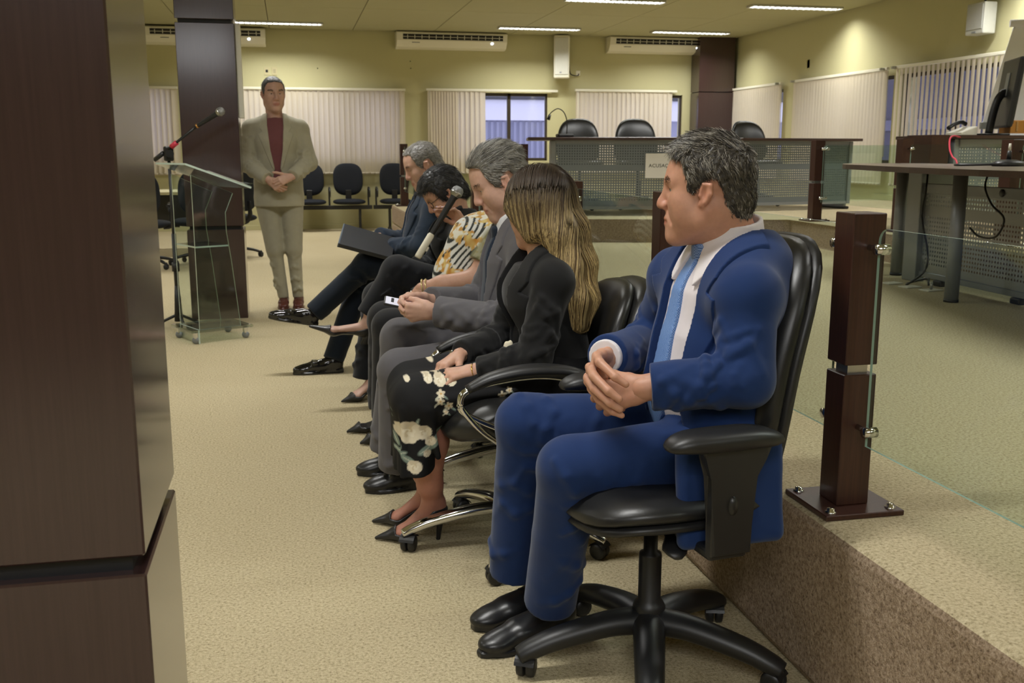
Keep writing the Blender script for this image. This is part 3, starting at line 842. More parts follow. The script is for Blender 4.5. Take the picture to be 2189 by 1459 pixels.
def high_chair(loc, rot, label):
    r = empty('office_chair', loc, rot, label, 'chair', 'black shell chairs behind the desks')
    star_base(r, .29, .4, M['plastic'], .095, .02); gas_column(r, .10, .42, M['plastic'], .025)
    add_pad('seat', r, M['leather'], seat_frame(.47), .50, .48, .09, 3.2, lambda x, y: .012 * (x / .24) ** 2)
    bb = lambda x, y: .10 * (x / .25) ** 2 * .6 - .05 * (y / .25) ** 2 * .5
    add_pad('backrest', r, M['leather'], back_frame(-.25, .70, .16), .50, .50, .07, 2.9, bb, taper=.22, back=.35)
    add_pad('backrest_shell', r, simple('grey_blue_shell', rgb(64, 78, 88), .45) if 'shell' not in M else M['shell'], back_frame(-.272, .70, .16), .51, .515, .05, 2.9, bb, taper=.22)
    MB().tube(spline([(-.02, 0, .42), (-.22, 0, .43), (-.30, 0, .5), (-.31, 0, .66)], 5), .028, 8, flat=(1.3, .35), up=(0, 1, 0)).build('back_bracket', M['plastic'], r)
    return r
M['shell'] = simple('grey_blue_shell', rgb(52, 62, 70), .42)
high_chair((2.98, 10.35, H2), -PI / 2 - .2, 'black shell chair behind the accusation desk, next to the gooseneck microphone')
high_chair((3.62, 10.30, H2), -PI / 2 - .15, 'black shell chair with pale grey sheen between two desks')
high_chair((5.20, 10.75, H2), -PI / 2 + .1, 'dark grey low-backed chair behind the second perforated desk')

# gooseneck microphone on the first desk
r = empty('gooseneck_microphone', fm @ Vector((.16, .20, .735)), 0, 'thin gooseneck microphone with black base on the accusation desk', 'microphone')
MB().box((-.10, -.06, 0), (.06, .06, .035), .015).build('base', M['plastic'], r)
gp = spline([(0, 0, .03), (0, 0, .15), (-.03, 0, .235), (-.09, 0, .27), (-.155, 0, .235), (-.17, 0, .21)], 6)
MB().tube(gp, .005, 6).build('gooseneck', M['plastic'], r)
MB().tube([(-.168, 0, .215), (-.185, 0, .165)], [.012, .016], 10).build('capsule', M['plastic'], r)

# ---------------------------------------------------------------- big grey table on the first platform
TZ = 1.135
r = empty('conference_table', (3.8, 4.6, H1), 0, 'large grey-brown table with rounded end, round legs and perforated panel', 'table')
edge = [(3.02 + .07 * (y - 3.3) ** 2, y) for y in np.linspace(1.6, 5.5, 12)]
tip = spline([(3.36, 5.5, 0), (3.50, 6.0, 0), (3.75, 6.32, 0), (4.1, 6.40, 0), (4.30, 6.2, 0)], 5)
poly = [tuple(map(float, p)) for p in edge] + [(p.x, p.y) for p in tip[1:]] + [(4.22, 5.0), (4.15, 1.6)]
poly = poly[::-1]
mb = MB().prism([(x - 3.8, y - 4.6) for x, y in poly], TZ - H1 - .03, TZ - H1, bevel=.003)
o = mb.build('table_top', [M['greytop'], M['brown_h']], r)
for p in o.data.polygons:
    if p.normal.z < .5: p.material_index = 1
for (x, y) in ((3.54, 4.86), (3.42, 2.7), (3.95, 6.02)):
    lg = MB().lathe([(0, .015), (.038, .015), (.038, TZ - H1 - .03), (0, TZ - H1 - .03)], 22, Matrix.Translation((x - 3.8, y - 4.6, 0))).build('leg', M['greymetal'], r)
    MB().lathe([(0, 0), (.04, 0), (.04, .016), (0, .016)], 22, Matrix.Translation((x - 3.8, y - 4.6, 0))).build('foot_cap', M['plastic'], lg)
uv_sheet('perforated_panel', [(3.90, 5.70, H1 + .06), (3.68, 1.9, H1 + .06), (3.68, 1.9, H1 + .56), (3.90, 5.70, H1 + .56)], M['perf_near'], r)
b = MB(); b.box((3.86, 5.68, H1 + .0), (3.93, 5.82, TZ - .03), .004, 1); b.box((3.93, 5.74, H1 + .02), (4.16, 5.80, TZ - .03), .004, 1)
b.build('end_frame', M['greymetal'], r, world=True)
b = MB(); d = Vector((3.68 - 3.90, 1.9 - 5.7, 0)).normalized(); mm = frame((3.90, 5.70, 0), d, (0, 0, 1))
b.box((0, -.015, H1 + .56), (3.8, .015, H1 + .62), .003, 1, m=mm); b.box((0, -.012, H1 + .035), (3.8, .012, H1 + .07), .003, 1, m=mm)
b.build('panel_rail', M['greymetal'], r, world=True)
for k in (.25, 1.0, 1.9): MB().box((-.03, -.04, 0), (.03, .04, .036), .01, m=Matrix.Translation(Vector((3.90, 5.70, H1)) + d * k)).build('panel_foot', M['plastic'], r, world=True)
for k in (.8, 1.15): MB().lathe([(0, -.02), (.022, -.02), (.022, .02), (0, .02)], 14, frame(Vector((3.90, 5.70, H1 + .59)) + d * k, (0, 0, 1), (-1, 0, 0))).build('cable_grommet', M['plastic'], r, world=True)

r = empty('desk_microphone', (3.92, 4.98, TZ), .3, 'low black microphone base with white tip on the grey table', 'microphone')
MB().lathe([(0, 0), (.11, 0), (.115, .012), (.10, .026), (.05, .036), (0, .038)], 28, Matrix.Diagonal((1, .62, 1, 1))).build('base', M['plastic'], r)
MB().tube([(0, 0, .035), (0, 0, .085)], [.014, .011], 12).build('socket', M['plastic'], r)
MB().tube([(0, 0, .083), (0, 0, .125)], [.009, .006], 12).build('plug_tip', M['whiteplastic'], r)
cp = spline([(3.83, 4.96, TZ + .012), (3.72, 5.0, TZ + .008), (3.66, 5.06, TZ + .007), (3.72, 5.16, TZ + .007), (3.86, 5.22, TZ + .007), (4.0, 5.10, TZ + .007)], 6)
tag(MB().tube(cp, .007, 6).build('microphone_cable', M['plastic']), 'black cable curled around the microphone base on the grey table', 'cable')
cp = spline([(3.90, 5.68, TZ - .05), (3.855, 5.62, TZ - .15), (3.84, 5.62, .82), (3.80, 5.48, .62), (3.78, 5.46, .50), (3.70, 5.50, .415), (3.74, 5.56, .41), (3.80, 5.46, .45), (3.74, 5.36, .44), (3.73, 5.34, .425)], 6)
tag(MB().tube(cp, .0065, 6).build('table_cable', M['plastic']), 'long black cable hanging from the grey table end to the floor plates', 'cable')
cp = spline([(3.80, 4.98, TZ - .03), (3.77, 4.96, 1.02), (3.745, 4.86, .93), (3.735, 4.74, .86), (3.74, 4.80, .76), (3.75, 4.95, .75), (3.755, 5.04, .79)], 6)
tag(MB().tube(cp, .006, 6).build('hanging_cable', M['plastic']), 'black cable loop hanging under the grey table before the perforated panel', 'cable')
for (px_, py_, n_) in ((1905, 606, 'blank white floor plate near the step, first of three by the grey table'), (1945, 614, 'white floor plate in the middle of three beside the grey table'), (1990, 621, 'white floor plate with a cable plugged in beside the grey table')):
    p = atZ(px_, py_, H1)
    q = empty('floor_plate', (p[0], p[1], H1), .2, n_, 'floor outlet')
    MB().box((-.06, -.04, 0), (.06, .04, .008), .003).build('plate', M['whiteplastic'], q)
    if px_ == 1990: MB().tube([(-.0, 0, .008), (0, 0, .05)], .008, 8).build('plug', M['steel'], q)
    else: MB().lathe([(0, .012), (.016, .011), (.018, .008)], 14).build('cap', M['whiteplastic'], q)

# ---------------------------------------------------------------- desk, monitor, phone, flip chart beyond the table
D3Y = 7.0
r = empty('desk', (4.86, D3Y, H2), 0, 'dark brown desk with grey perforated front beyond the grey table', 'desk')
MB().box((.13, -.06, .70), (2.2, .75, .728), .004, 1).build('desk_top', M['brown_h'], r)
MB().box((-.06, -.02, .02), (.10, .30, .73), .004, 1).build('end_panel', M['brown'], r)
MB().box((.16, 0, .04), (.20, .6, .70), .004, 1).build('side_panel', M['greymetal'], r)
MB().box((.20, -.01, .64), (2.2, .02, .70), .003, 1).build('front_rail', M['greymetal'], r)
uv_sheet('perforated_panel', [(5.06, D3Y + .004, H2 + .06), (7.06, D3Y + .004, H2 + .06), (7.06, D3Y + .004, H2 + .64), (5.06, D3Y + .004, H2 + .64)], M['perf'], r)
DZ = H2 + .728
r = empty('monitor', (5.50, 7.12, DZ), 0, 'black flat monitor on a thick stand seen from the side', 'monitor')
mm = frame((.06, .02, .32), (.42, .9, .0), (.10, -.05, 1))
MB().box((-.26, -.022, -.26), (.26, .022, .27), .014, m=mm).build('case', M['plastic'], r)
MB().box((-.245, -.026, -.235), (.245, -.021, .255), .003, m=mm).build('screen', simple('dark_screen', rgb(18, 20, 26), .15), r)
MB().box((-.05, .021, -.02), (.05, .028, .16), .004, m=mm).build('rear_label', M['greymetal'], r)
MB().tube(spline([(-.10, .0, .01), (-.08, .0, .14), (-.05, .0, .26), (.0, .01, .32), (.05, .02, .33)], 5), .030, 10, flat=(1.1, .75), up=(0, 1, 0)).build('stand', M['plastic'], r)
MB().box((-.20, -.10, 0), (.02, .12, .016), .006).build('foot', M['plastic'], r)
r = empty('telephone', (5.17, 7.14, DZ), .25, 'pale desk telephone with dark handset beside the monitor', 'telephone')
MB().prism([(-.09, 0), (.09, 0), (.09, .07), (-.09, .02)], -.075, .075, frame((0, 0, 0), (1, 0, 0), (0, -1, 0)), bevel=.006).build('body', M['whiteplastic'], r)
MB().tube(spline([(-.09, .05, .055), (-.03, .05, .085), (.05, .05, .105), (.10, .05, .09)], 4), [.016] * 12 + [.018], 10).build('handset', M['plastic'], r)
r = empty('amber_box', (5.86, 7.34, DZ), 0, 'amber wooden box on the far desk behind the monitor', 'box')
MB().box((-.16, -.08, 0), (.12, .08, .02), .003).build('tray', M['paper'], r)
MB().box((-.15, -.07, .02), (.11, .07, .125), .006).build('case', M['amber'], r)
for k in range(3): MB().box((-.10 + k * .08, -.075, .035), (-.08 + k * .08, -.069, .115), .003).build('slot', M['lightwood'], r)
r = empty('flip_chart', (6.34, 8.0, H2 - .0), -.45, 'white flip chart paper flaring out behind the monitor at the picture edge', 'flip chart')
b = MB(); b.prism([(-.28, 0), (.30, 0), (.12, .86), (-.06, .86)], -.008, .008, frame((0, 0, .86), (1, 0, 0), (0, -1, .16)), bevel=.003)
b.build('paper_pad', M['paper'], r)
MB().tube([(-.10, .115, 1.72), (.16, .115, 1.72)], .032, 16).build('paper_roll', M['paper'], r)
for x0, x1, y in ((-.34, -.05, .1), (.36, .13, .1), (.03, .03, .55)): MB().tube([(x0, y if y > .5 else -.06, 0), (x1, .14, 1.72)], .013, 8).build('leg', M['greymetal'], r)
MB().box((-.30, -.05, .80), (.32, .02, .86), .004).build('ledge', M['greymetal'], r)
tag(MB().tube(spline([(4.73, 6.95, 1.345), (4.66, 6.2, 1.33), (4.60, 5.95, 1.28), (4.62, 5.9, 1.15), (4.7, 6.0, .9)], 6), .007, 6).build('red_cable', M['red']), 'red cable drooping over the dais glass beside the microphone base', 'cable') if False else None
p = [atY(x, y, Y) for x, y, Y in ((2052, 293, 6.9), (2040, 290, 6.6), (2031, 296, 6.3), (2030, 318, 6.2), (2036, 335, 6.1), (2046, 350, 6.0), (2050, 420, 6.0))]
tag(MB().tube(spline([tuple(q) for q in p], 5), .006, 6).build('red_cable', M['red']), 'thin red cable arching down behind the black microphone base', 'cable')
p = [atY(x, y, Y) for x, y, Y in ((2196, 296, 6.4), (2180, 305, 6.3), (2160, 322, 6.2), (2146, 340, 6.1), (2140, 372, 6.0))]
tag(MB().tube(spline([tuple(q) for q in p], 5), .006, 6).build('red_cable', M['red']), 'red cable sloping down beside the dais post at the picture edge', 'cable')

# ---------------------------------------------------------------- beam seats against the back wall
def beam_seat(x0, n, label, yw=Y1 - .42):
    r = empty('beam_seating', (x0, yw, 0), 0, label, 'seating', 'black beam seats along the back wall')
    pitch = .60; L = pitch * n
    MB().box((-L / 2 - .05, -.03, .33), (L / 2 + .05, .03, .39), .005, 1).build('beam', M['plastic'], r)
    for x in ((-L / 2 + .14, L / 2 - .14) if n > 1 else (-.1,)):
        b = MB(); b.box((x - .02, -.02, .03), (x + .02, .02, .33), .004, 1); b.tube(spline([(x, -.26, .012), (x, 0, .045), (x, .24, .012)], 5), .018, 8)
        b.build('leg', M['plastic'], r)
    for k in range(n):
        x = -L / 2 + pitch * (k + .5)
        mt = Matrix.Translation((x, 0, 0)) @ Matrix.Rotation(-PI / 2, 4, 'Z')
        add_pad('seat', r, M['blackfab'], mt @ seat_frame(.445), .50, .45, .085, 3.4)
        add_pad('backrest', r, M['blackfab'], mt @ back_frame(-.23, .78, .14), .46, .50, .075, 2.8, lambda x_, y_: .05 * (x_ / .25) ** 2)
        MB().box((x - .045, .16, .40), (x + .045, .20, .62), .006, 1).build('back_spine', M['plastic'], r)
    for k in range(n + 1):
        x = -L / 2 + pitch * k
        MB().tube(spline([(x, .06, .38), (x, .08, .50), (x, .06, .635), (x, -.02, .655), (x, -.15, .65), (x, -.20, .60), (x, -.16, .53)], 5), .018, 8, flat=(1.2, .8), up=(1, 0, 0)).build('armrest', M['plastic'], r)
    return r
beam_seat(.58, 2, 'pair of black beam seats against the back wall beside the standing man')
beam_seat(1.60, 1, 'single black beam seat against the back wall behind the navy-suited man')
# meeting table and chairs at the far left
r = empty('meeting_table', (-1.45, 12.75, 0), -.05, 'long pale meeting table at the back of the hall behind the pillar', 'table')
MB().box((-1.3, -.40, .725), (.95, .42, .752), .004, 1).build('table_top', simple('pale_table_top', rgb(206, 198, 160), .5), r)
for x in (-1.1, .8):
    MB().box((x - .03, -.03, .03), (x + .03, .03, .725), .004, 1).build('leg', M['plastic'], r)
    MB().box((x - .03, -.33, 0), (x + .03, .33, .03), .006, 1).build('foot', M['plastic'], r)
MB().box((-1.08, -.015, .36), (.78, .015, .70), .003, 1).build('modesty_panel', M['plastic'], r)
def simple_swivel(loc, rot, label):
    r = empty('swivel_chair', loc, rot, label, 'chair', 'black swivel chairs at the meeting table')
    star_base(r, .29, .3, M['plastic'], .095, .018); gas_column(r, .10, .42, M['plastic'], .024)
    add_pad('seat', r, M['blackfab'], seat_frame(.46), .48, .46, .09, 3.2)
    add_pad('backrest', r, M['blackfab'], back_frame(-.23, .78, .12), .44, .48, .07, 2.9, lambda x, y: .06 * (x / .25) ** 2)
    MB().tube(spline([(-.02, 0, .42), (-.22, 0, .43), (-.29, 0, .5), (-.29, 0, .66)], 5), .026, 8, flat=(1.3, .35), up=(0, 1, 0)).build('back_bracket', M['plastic'], r)
    for s in (1, -1):
        MB().tube(spline([(.0, s * .18, .42), (.0, s * .26, .44), (.02, s * .27, .56), (.05, s * .27, .65), (-.02, s * .27, .665), (-.14, s * .27, .66)], 5), .015, 8).build('armrest', M['plastic'], r)
    return r
simple_swivel((-1.02, 11.5, 0), 1.9, 'black swivel chair seen through the acrylic lectern')
simple_swivel((-.66, 12.1, 0), 2.3, 'black swivel chair squeezed between the pillar and the standing man')
simple_swivel((-1.5, 11.2, 0), 1.4, 'black swivel chair half hidden behind the nearest pillar')
simple_swivel((-.52, 10.3, 0), 2.6, 'black swivel chair whose feet show beside the base of the far pillar') if False else None

# ---------------------------------------------------------------- acrylic lectern and microphone stand
LA = math.radians(27)
r = empty('acrylic_lectern', (-.545, 6.84, 0), LA, 'clear acrylic lectern on castors with sloping top and middle shelf', 'lectern')
MB().box((-.21, -.18, .075), (.21, .18, .092), .004, 1).build('base_plate', M['acrylic'], r)
edge_m = simple('acrylic_edge', rgb(196, 212, 200), .2, 0, .6)
def sheet(name, poly, t, m, bev=0):
    o = MB().prism(poly, -t / 2, t / 2, m).build(name, [M['acrylic'], edge_m], r)
    nz = (m.to_3x3() @ Vector((0, 0, 1)))
    for p in o.data.polygons:
        if abs(p.normal.dot(nz)) < .5: p.material_index = 1
    return o
sheet('front_panel', [(-.16, 0), (.16, 0), (.16, .98), (-.16, .98)], .010, frame((-.155, 0, .092), (0, 1, 0), (-1, 0, 0)))
sheet('side_panel', [(0, 0), (.28, 0), (.24, .42), (.215, .62), (.215, .74), (.27, .86), (.0, .98)], .010, frame((-.15, -.16, .092), (1, 0, 0), (0, -1, 0)))
sheet('side_panel', [(0, 0), (.28, 0), (.24, .42), (.215, .62), (.215, .74), (.27, .86), (.0, .98)], .010, frame((-.15, .16, .092), (1, 0, 0), (0, -1, 0)))
sheet('shelf', [(-.145, -.155), (.075, -.155), (.075, .155), (-.145, .155)], .010, Matrix.Translation((0, 0, .62)))
tp = frame((.02, 0, 1.055), (1, 0, -.36), (.36, 0, 1))
sheet('reading_top', [(-.25, -.25), (.20, -.25), (.20, .25), (-.25, .25)], .012, tp)
MB().box((.192, -.25, .006), (.204, .25, .03), m=tp).build('top_lip', M['acrylic'], r)
MB().box((-.12, -.14, .007), (.16, .14, .009), m=tp).build('paper_sheet', M['paper'], r) if False else None
for sx in (-.17, .17):
    for sy in (-.14, .14):
        c = bpy.data.objects.new('castor', None); COL.objects.link(c); c.parent = r; c.location = (sx, sy, 0)
        MB().lathe([(0, -.010), (.022, -.010), (.024, 0), (.022, .010), (0, .010)], 18, frame((0, 0, .024), (0, 0, 1), (.7, .7, 0))).build('wheel', M['greymetal'], c)
        MB().box((-.014, -.014, .035), (.014, .014, .075), .003).build('fork', M['chrome'], c)
pp = empty('loose_papers', (-.50, 6.86, 0), LA, 'white sheets of paper lying on the sloping lectern top', 'paper')
MB().box((-.10, -.14, .0064), (.17, .13, .0074), m=tp).build('sheet', M['paper'], pp)

r = empty('microphone_stand', (-.80, 7.28, 0), .3, 'black boom microphone stand behind the acrylic lectern', 'microphone stand')
MB().tube([(0, 0, .05), (0, 0, .30)], [.03, .016], 14).build('base_hub', M['plastic'], r)
for k in range(3):
    a = 2 * PI * k / 3 + .6
    lg = MB().tube([(0, 0, .10), (.17 * math.cos(a), .17 * math.sin(a), .02)], .010, 8).build('leg', M['plastic'], r)
    MB().tube([(.15 * math.cos(a), .15 * math.sin(a), .028), (.19 * math.cos(a), .19 * math.sin(a), .012)], .013, 8).build('rubber_foot', M['plastic'], lg)
MB().tube([(0, 0, .08), (0, 0, .66)], .0155, 12).build('lower_tube', M['plastic'], r)
MB().lathe([(0, .40), (.026, .40), (.026, .46), (0, .46)], 12).build('height_clutch', M['plastic'], r)
MB().tube([(0, 0, .46), (0, 0, 1.17)], .011, 12).build('upper_tube', M['plastic'], r)
bm_ = full_matrix(r).inverted()
A = Vector(atY(330, 342, 7.30)); B_ = Vector(atY(420, 270, 7.18)); C_ = Vector(atY(366, 314, 7.25)); E_ = Vector(atY(478, 234, 7.12))
hb = MB(); hb.box((-.03, -.025, 1.15), (.03, .025, 1.25), .01); hb.tube([(0, -.05, 1.20), (0, .05, 1.20)], .026, 12); hb.build('boom_joint', M['plastic'], r)
MB().tube([A, B_], .009, 10).build('boom', M['plastic'], r, world=True)
MB().tube([A, A.lerp(C_, .55)], .015, 10).build('counterweight', M['plastic'], r, world=True)
MB().tube([C_, C_.lerp(B_, .22)], .017, 10).build('boom_grip', M['red'], r, world=True)
def microphone(a, b, label, body, tail=None, ring=None):
    """a: tail end, b: head end (world)"""
    a = Vector(a); b = Vector(b); L = (b - a).length; d = (b - a).normalized()
    q = empty('microphone', a, 0, label, 'microphone')
    m = frame((0, 0, 0), Vector((0, 0, 1)) if abs(d.z) < .9 else Vector((1, 0, 0)), d)
    MB().lathe([(0, 0), (.011, 0), (.0125, .01), (.0165, L - .062), (.021, L - .048), (.021, L - .04)], 20, m).build('body', body, q)
    MB().lathe([(.021, L - .05), (.0275, L - .036), (.0285, L - .028), (.0265, L - .012), (.018, L - .002), (0, L + .002)], 20, m).build('grille_head', simple('mic_mesh', rgb(170, 172, 174), .35, .9, .5, .2, 900, .8, 1400, .002), q)
    MB().lathe([(.0205, L - .052), (.0295, L - .036), (.0295, L - .030), (.027, L - .030)], 20, m).build('grille_band', M['steel'], q)
    if ring: MB().lathe([(.0135, .012), (.0145, .012), (.0150, .022), (.0135, .022)], 16, m).build('ring', ring, q)
    if tail:
        MB().lathe([(0, -.10), (.015, -.10), (.0165, -.09), (.0165, .02), (.013, .03)], 16, m).build('transmitter', tail, q)
        MB().box((-.022, -.012, -.055), (-.006, .012, -.03), .004, m=m).build('switch', tail, q)
    return q
microphone(Vector(atY(417, 272, 7.18)), E_, 'handheld microphone with silver head clipped on the boom stand', M['plastic'], ring=M['amber'])
# ================================================================ FIGURES: signed distance modelling
f32 = np.float32
def V3(*a): return np.array(a, float)
def nrm(v): v = np.asarray(v, float); return v / np.linalg.norm(v)
def bb(*pr):
    lo = np.min([np.asarray(p) - r for p, r in pr], 0); hi = np.max([np.asarray(p) + r for p, r in pr], 0); return lo, hi
def cap(a, b, ra, rb=None):
    rb = ra if rb is None else rb; a = V3(*a); b = V3(*b); ba = b - a; L2 = max(ba @ ba, 1e-9)
    def fn(X, Y, Z):
        px, py, pz = X - f32(a[0]), Y - f32(a[1]), Z - f32(a[2])
        t = np.clip((px * f32(ba[0]) + py * f32(ba[1]) + pz * f32(ba[2])) / f32(L2), 0, 1)
        return np.sqrt((px - t * f32(ba[0])) ** 2 + (py - t * f32(ba[1])) ** 2 + (pz - t * f32(ba[2])) ** 2) - (f32(ra) + f32(rb - ra) * t)
    return (fn,) + bb((a, ra), (b, rb))
def ecap(a, b, r0, r1, u, endr=None):
    """elliptic capsule; r0, r1 = (along u, across) radii at the two ends"""
    a = V3(*a); b = V3(*b); ba = b - a; L = max(np.linalg.norm(ba), 1e-6); w = ba / L
    u = V3(*u); u = nrm(u - w * (u @ w)); v = np.cross(w, u)
    def fn(X, Y, Z):
        px, py, pz = X - f32(a[0]), Y - f32(a[1]), Z - f32(a[2])
        s = px * f32(w[0]) + py * f32(w[1]) + pz * f32(w[2])
        t = np.clip(s / f32(L), 0, 1); qw = s - t * f32(L)
        qu = px * f32(u[0]) + py * f32(u[1]) + pz * f32(u[2]); qv = px * f32(v[0]) + py * f32(v[1]) + pz * f32(v[2])
        ru = f32(r0[0]) + f32(r1[0] - r0[0]) * t; rv = f32(r0[1]) + f32(r1[1] - r0[1]) * t
        rw = np.minimum(ru, rv) if endr is None else f32(endr)
        k0 = np.sqrt((qu / ru) ** 2 + (qv / rv) ** 2 + (qw / rw) ** 2)
        k1 = np.sqrt((qu / ru ** 2) ** 2 + (qv / rv ** 2) ** 2 + (qw / rw ** 2) ** 2)
        return k0 * (k0 - 1) / np.maximum(k1, f32(1e-4))
    m0, m1 = max(r0), max(r1)
    return (fn,) + bb((a, m0), (b, m1))
def ell(c, r, R=None):
    c = V3(*c); R = np.eye(3) if R is None else np.asarray(R, float)   # columns: axes
    def fn(X, Y, Z):
        px, py, pz = X - f32(c[0]), Y - f32(c[1]), Z - f32(c[2]); k0 = 0; k1 = 0
        for i in range(3):
            q = px * f32(R[0, i]) + py * f32(R[1, i]) + pz * f32(R[2, i])
            k0 = k0 + (q / f32(r[i])) ** 2; k1 = k1 + (q / f32(r[i] ** 2)) ** 2
        k0 = np.sqrt(k0); return k0 * (k0 - 1) / np.maximum(np.sqrt(k1), f32(1e-4))
    return (fn,) + bb((c, max(r)))
def rbox(c, half, R=None, rad=.005):
    c = V3(*c); R = np.eye(3) if R is None else np.asarray(R, float)
    def fn(X, Y, Z):
        px, py, pz = X - f32(c[0]), Y - f32(c[1]), Z - f32(c[2]); out = 0; ins = None
        for i in range(3):
            q = np.abs(px * f32(R[0, i]) + py * f32(R[1, i]) + pz * f32(R[2, i])) - f32(half[i] - rad)
            out = out + np.maximum(q, 0) ** 2; ins = q if ins is None else np.maximum(ins, q)
        return np.sqrt(out) + np.minimum(ins, 0) - f32(rad)
    return (fn,) + bb((c, float(np.linalg.norm(half))))
def half(o, n, R=.2):
    """everything beyond the plane through o along n, within R of o"""
    o = V3(*o); n = nrm(n)
    def fn(X, Y, Z):
        return -((X - f32(o[0])) * f32(n[0]) + (Y - f32(o[1])) * f32(n[1]) + (Z - f32(o[2])) * f32(n[2]))
    return (fn,) + bb((o, R))
def prismf(poly, o, u, v, n, n0, n1):
    """polygon (along u, v) extruded along n between n0 and n1"""
    o = V3(*o); u = V3(*u); v = V3(*v); n = V3(*n); P = np.asarray(poly, float)
    def fn(X, Y, Z):
        px, py, pz = X - f32(o[0]), Y - f32(o[1]), Z - f32(o[2])
        a = px * f32(u[0]) + py * f32(u[1]) + pz * f32(u[2]); b = px * f32(v[0]) + py * f32(v[1]) + pz * f32(v[2])
        c = px * f32(n[0]) + py * f32(n[1]) + pz * f32(n[2])
        a, b, c = np.broadcast_arrays(a, b, c)
        d = None; ins = np.zeros(a.shape, bool)
        for i in range(len(P)):
            x0, y0 = P[i]; x1, y1 = P[(i + 1) % len(P)]; ex, ey = x1 - x0, y1 - y0
            wx, wy = a - f32(x0), b - f32(y0); t = np.clip((wx * f32(ex) + wy * f32(ey)) / f32(ex * ex + ey * ey), 0, 1)
            q = (wx - t * f32(ex)) ** 2 + (wy - t * f32(ey)) ** 2; d = q if d is None else np.minimum(d, q)
            if abs(ey) > 1e-9:
                cr = ((b >= f32(min(y0, y1))) & (b < f32(max(y0, y1)))) & (a < f32(x0) + (b - f32(y0)) * f32(ex / ey)); ins ^= cr
        d = np.sqrt(d); d = np.where(ins, -d, d)
        return np.maximum(d, np.maximum(f32(n0) - c, c - f32(n1)))
    pts = [(o + u * a + v * b + n * c, .0) for a, b in P for c in (n0, n1)]
    return (fn,) + bb(*pts)
def band(a, b, r0, r1, t, squash=None, sq=1.0):
    """thin collar: conical shell about the axis a-b"""
    a = V3(*a); b = V3(*b); ba = b - a; L = np.linalg.norm(ba); w = ba / L
    def fn(X, Y, Z):
        px, py, pz = X - f32(a[0]), Y - f32(a[1]), Z - f32(a[2])
        s = px * f32(w[0]) + py * f32(w[1]) + pz * f32(w[2])
        qx, qy, qz = px - s * f32(w[0]), py - s * f32(w[1]), pz - s * f32(w[2])
        if squash is not None:
            k = qx * f32(squash[0]) + qy * f32(squash[1]) + qz * f32(squash[2]); k2 = k * f32(1 / sq - 1)
            qx = qx + k2 * f32(squash[0]); qy = qy + k2 * f32(squash[1]); qz = qz + k2 * f32(squash[2])
        r = np.sqrt(qx ** 2 + qy ** 2 + qz ** 2); tt = np.clip(s / f32(L), 0, 1)
        return np.maximum(np.abs(r - (f32(r0) + f32(r1 - r0) * tt)) - f32(t / 2), np.abs(s - f32(L / 2)) - f32(L / 2))
    m = max(r0, r1) * 1.3 + t
    return (fn,) + bb((a, m), (b, m))

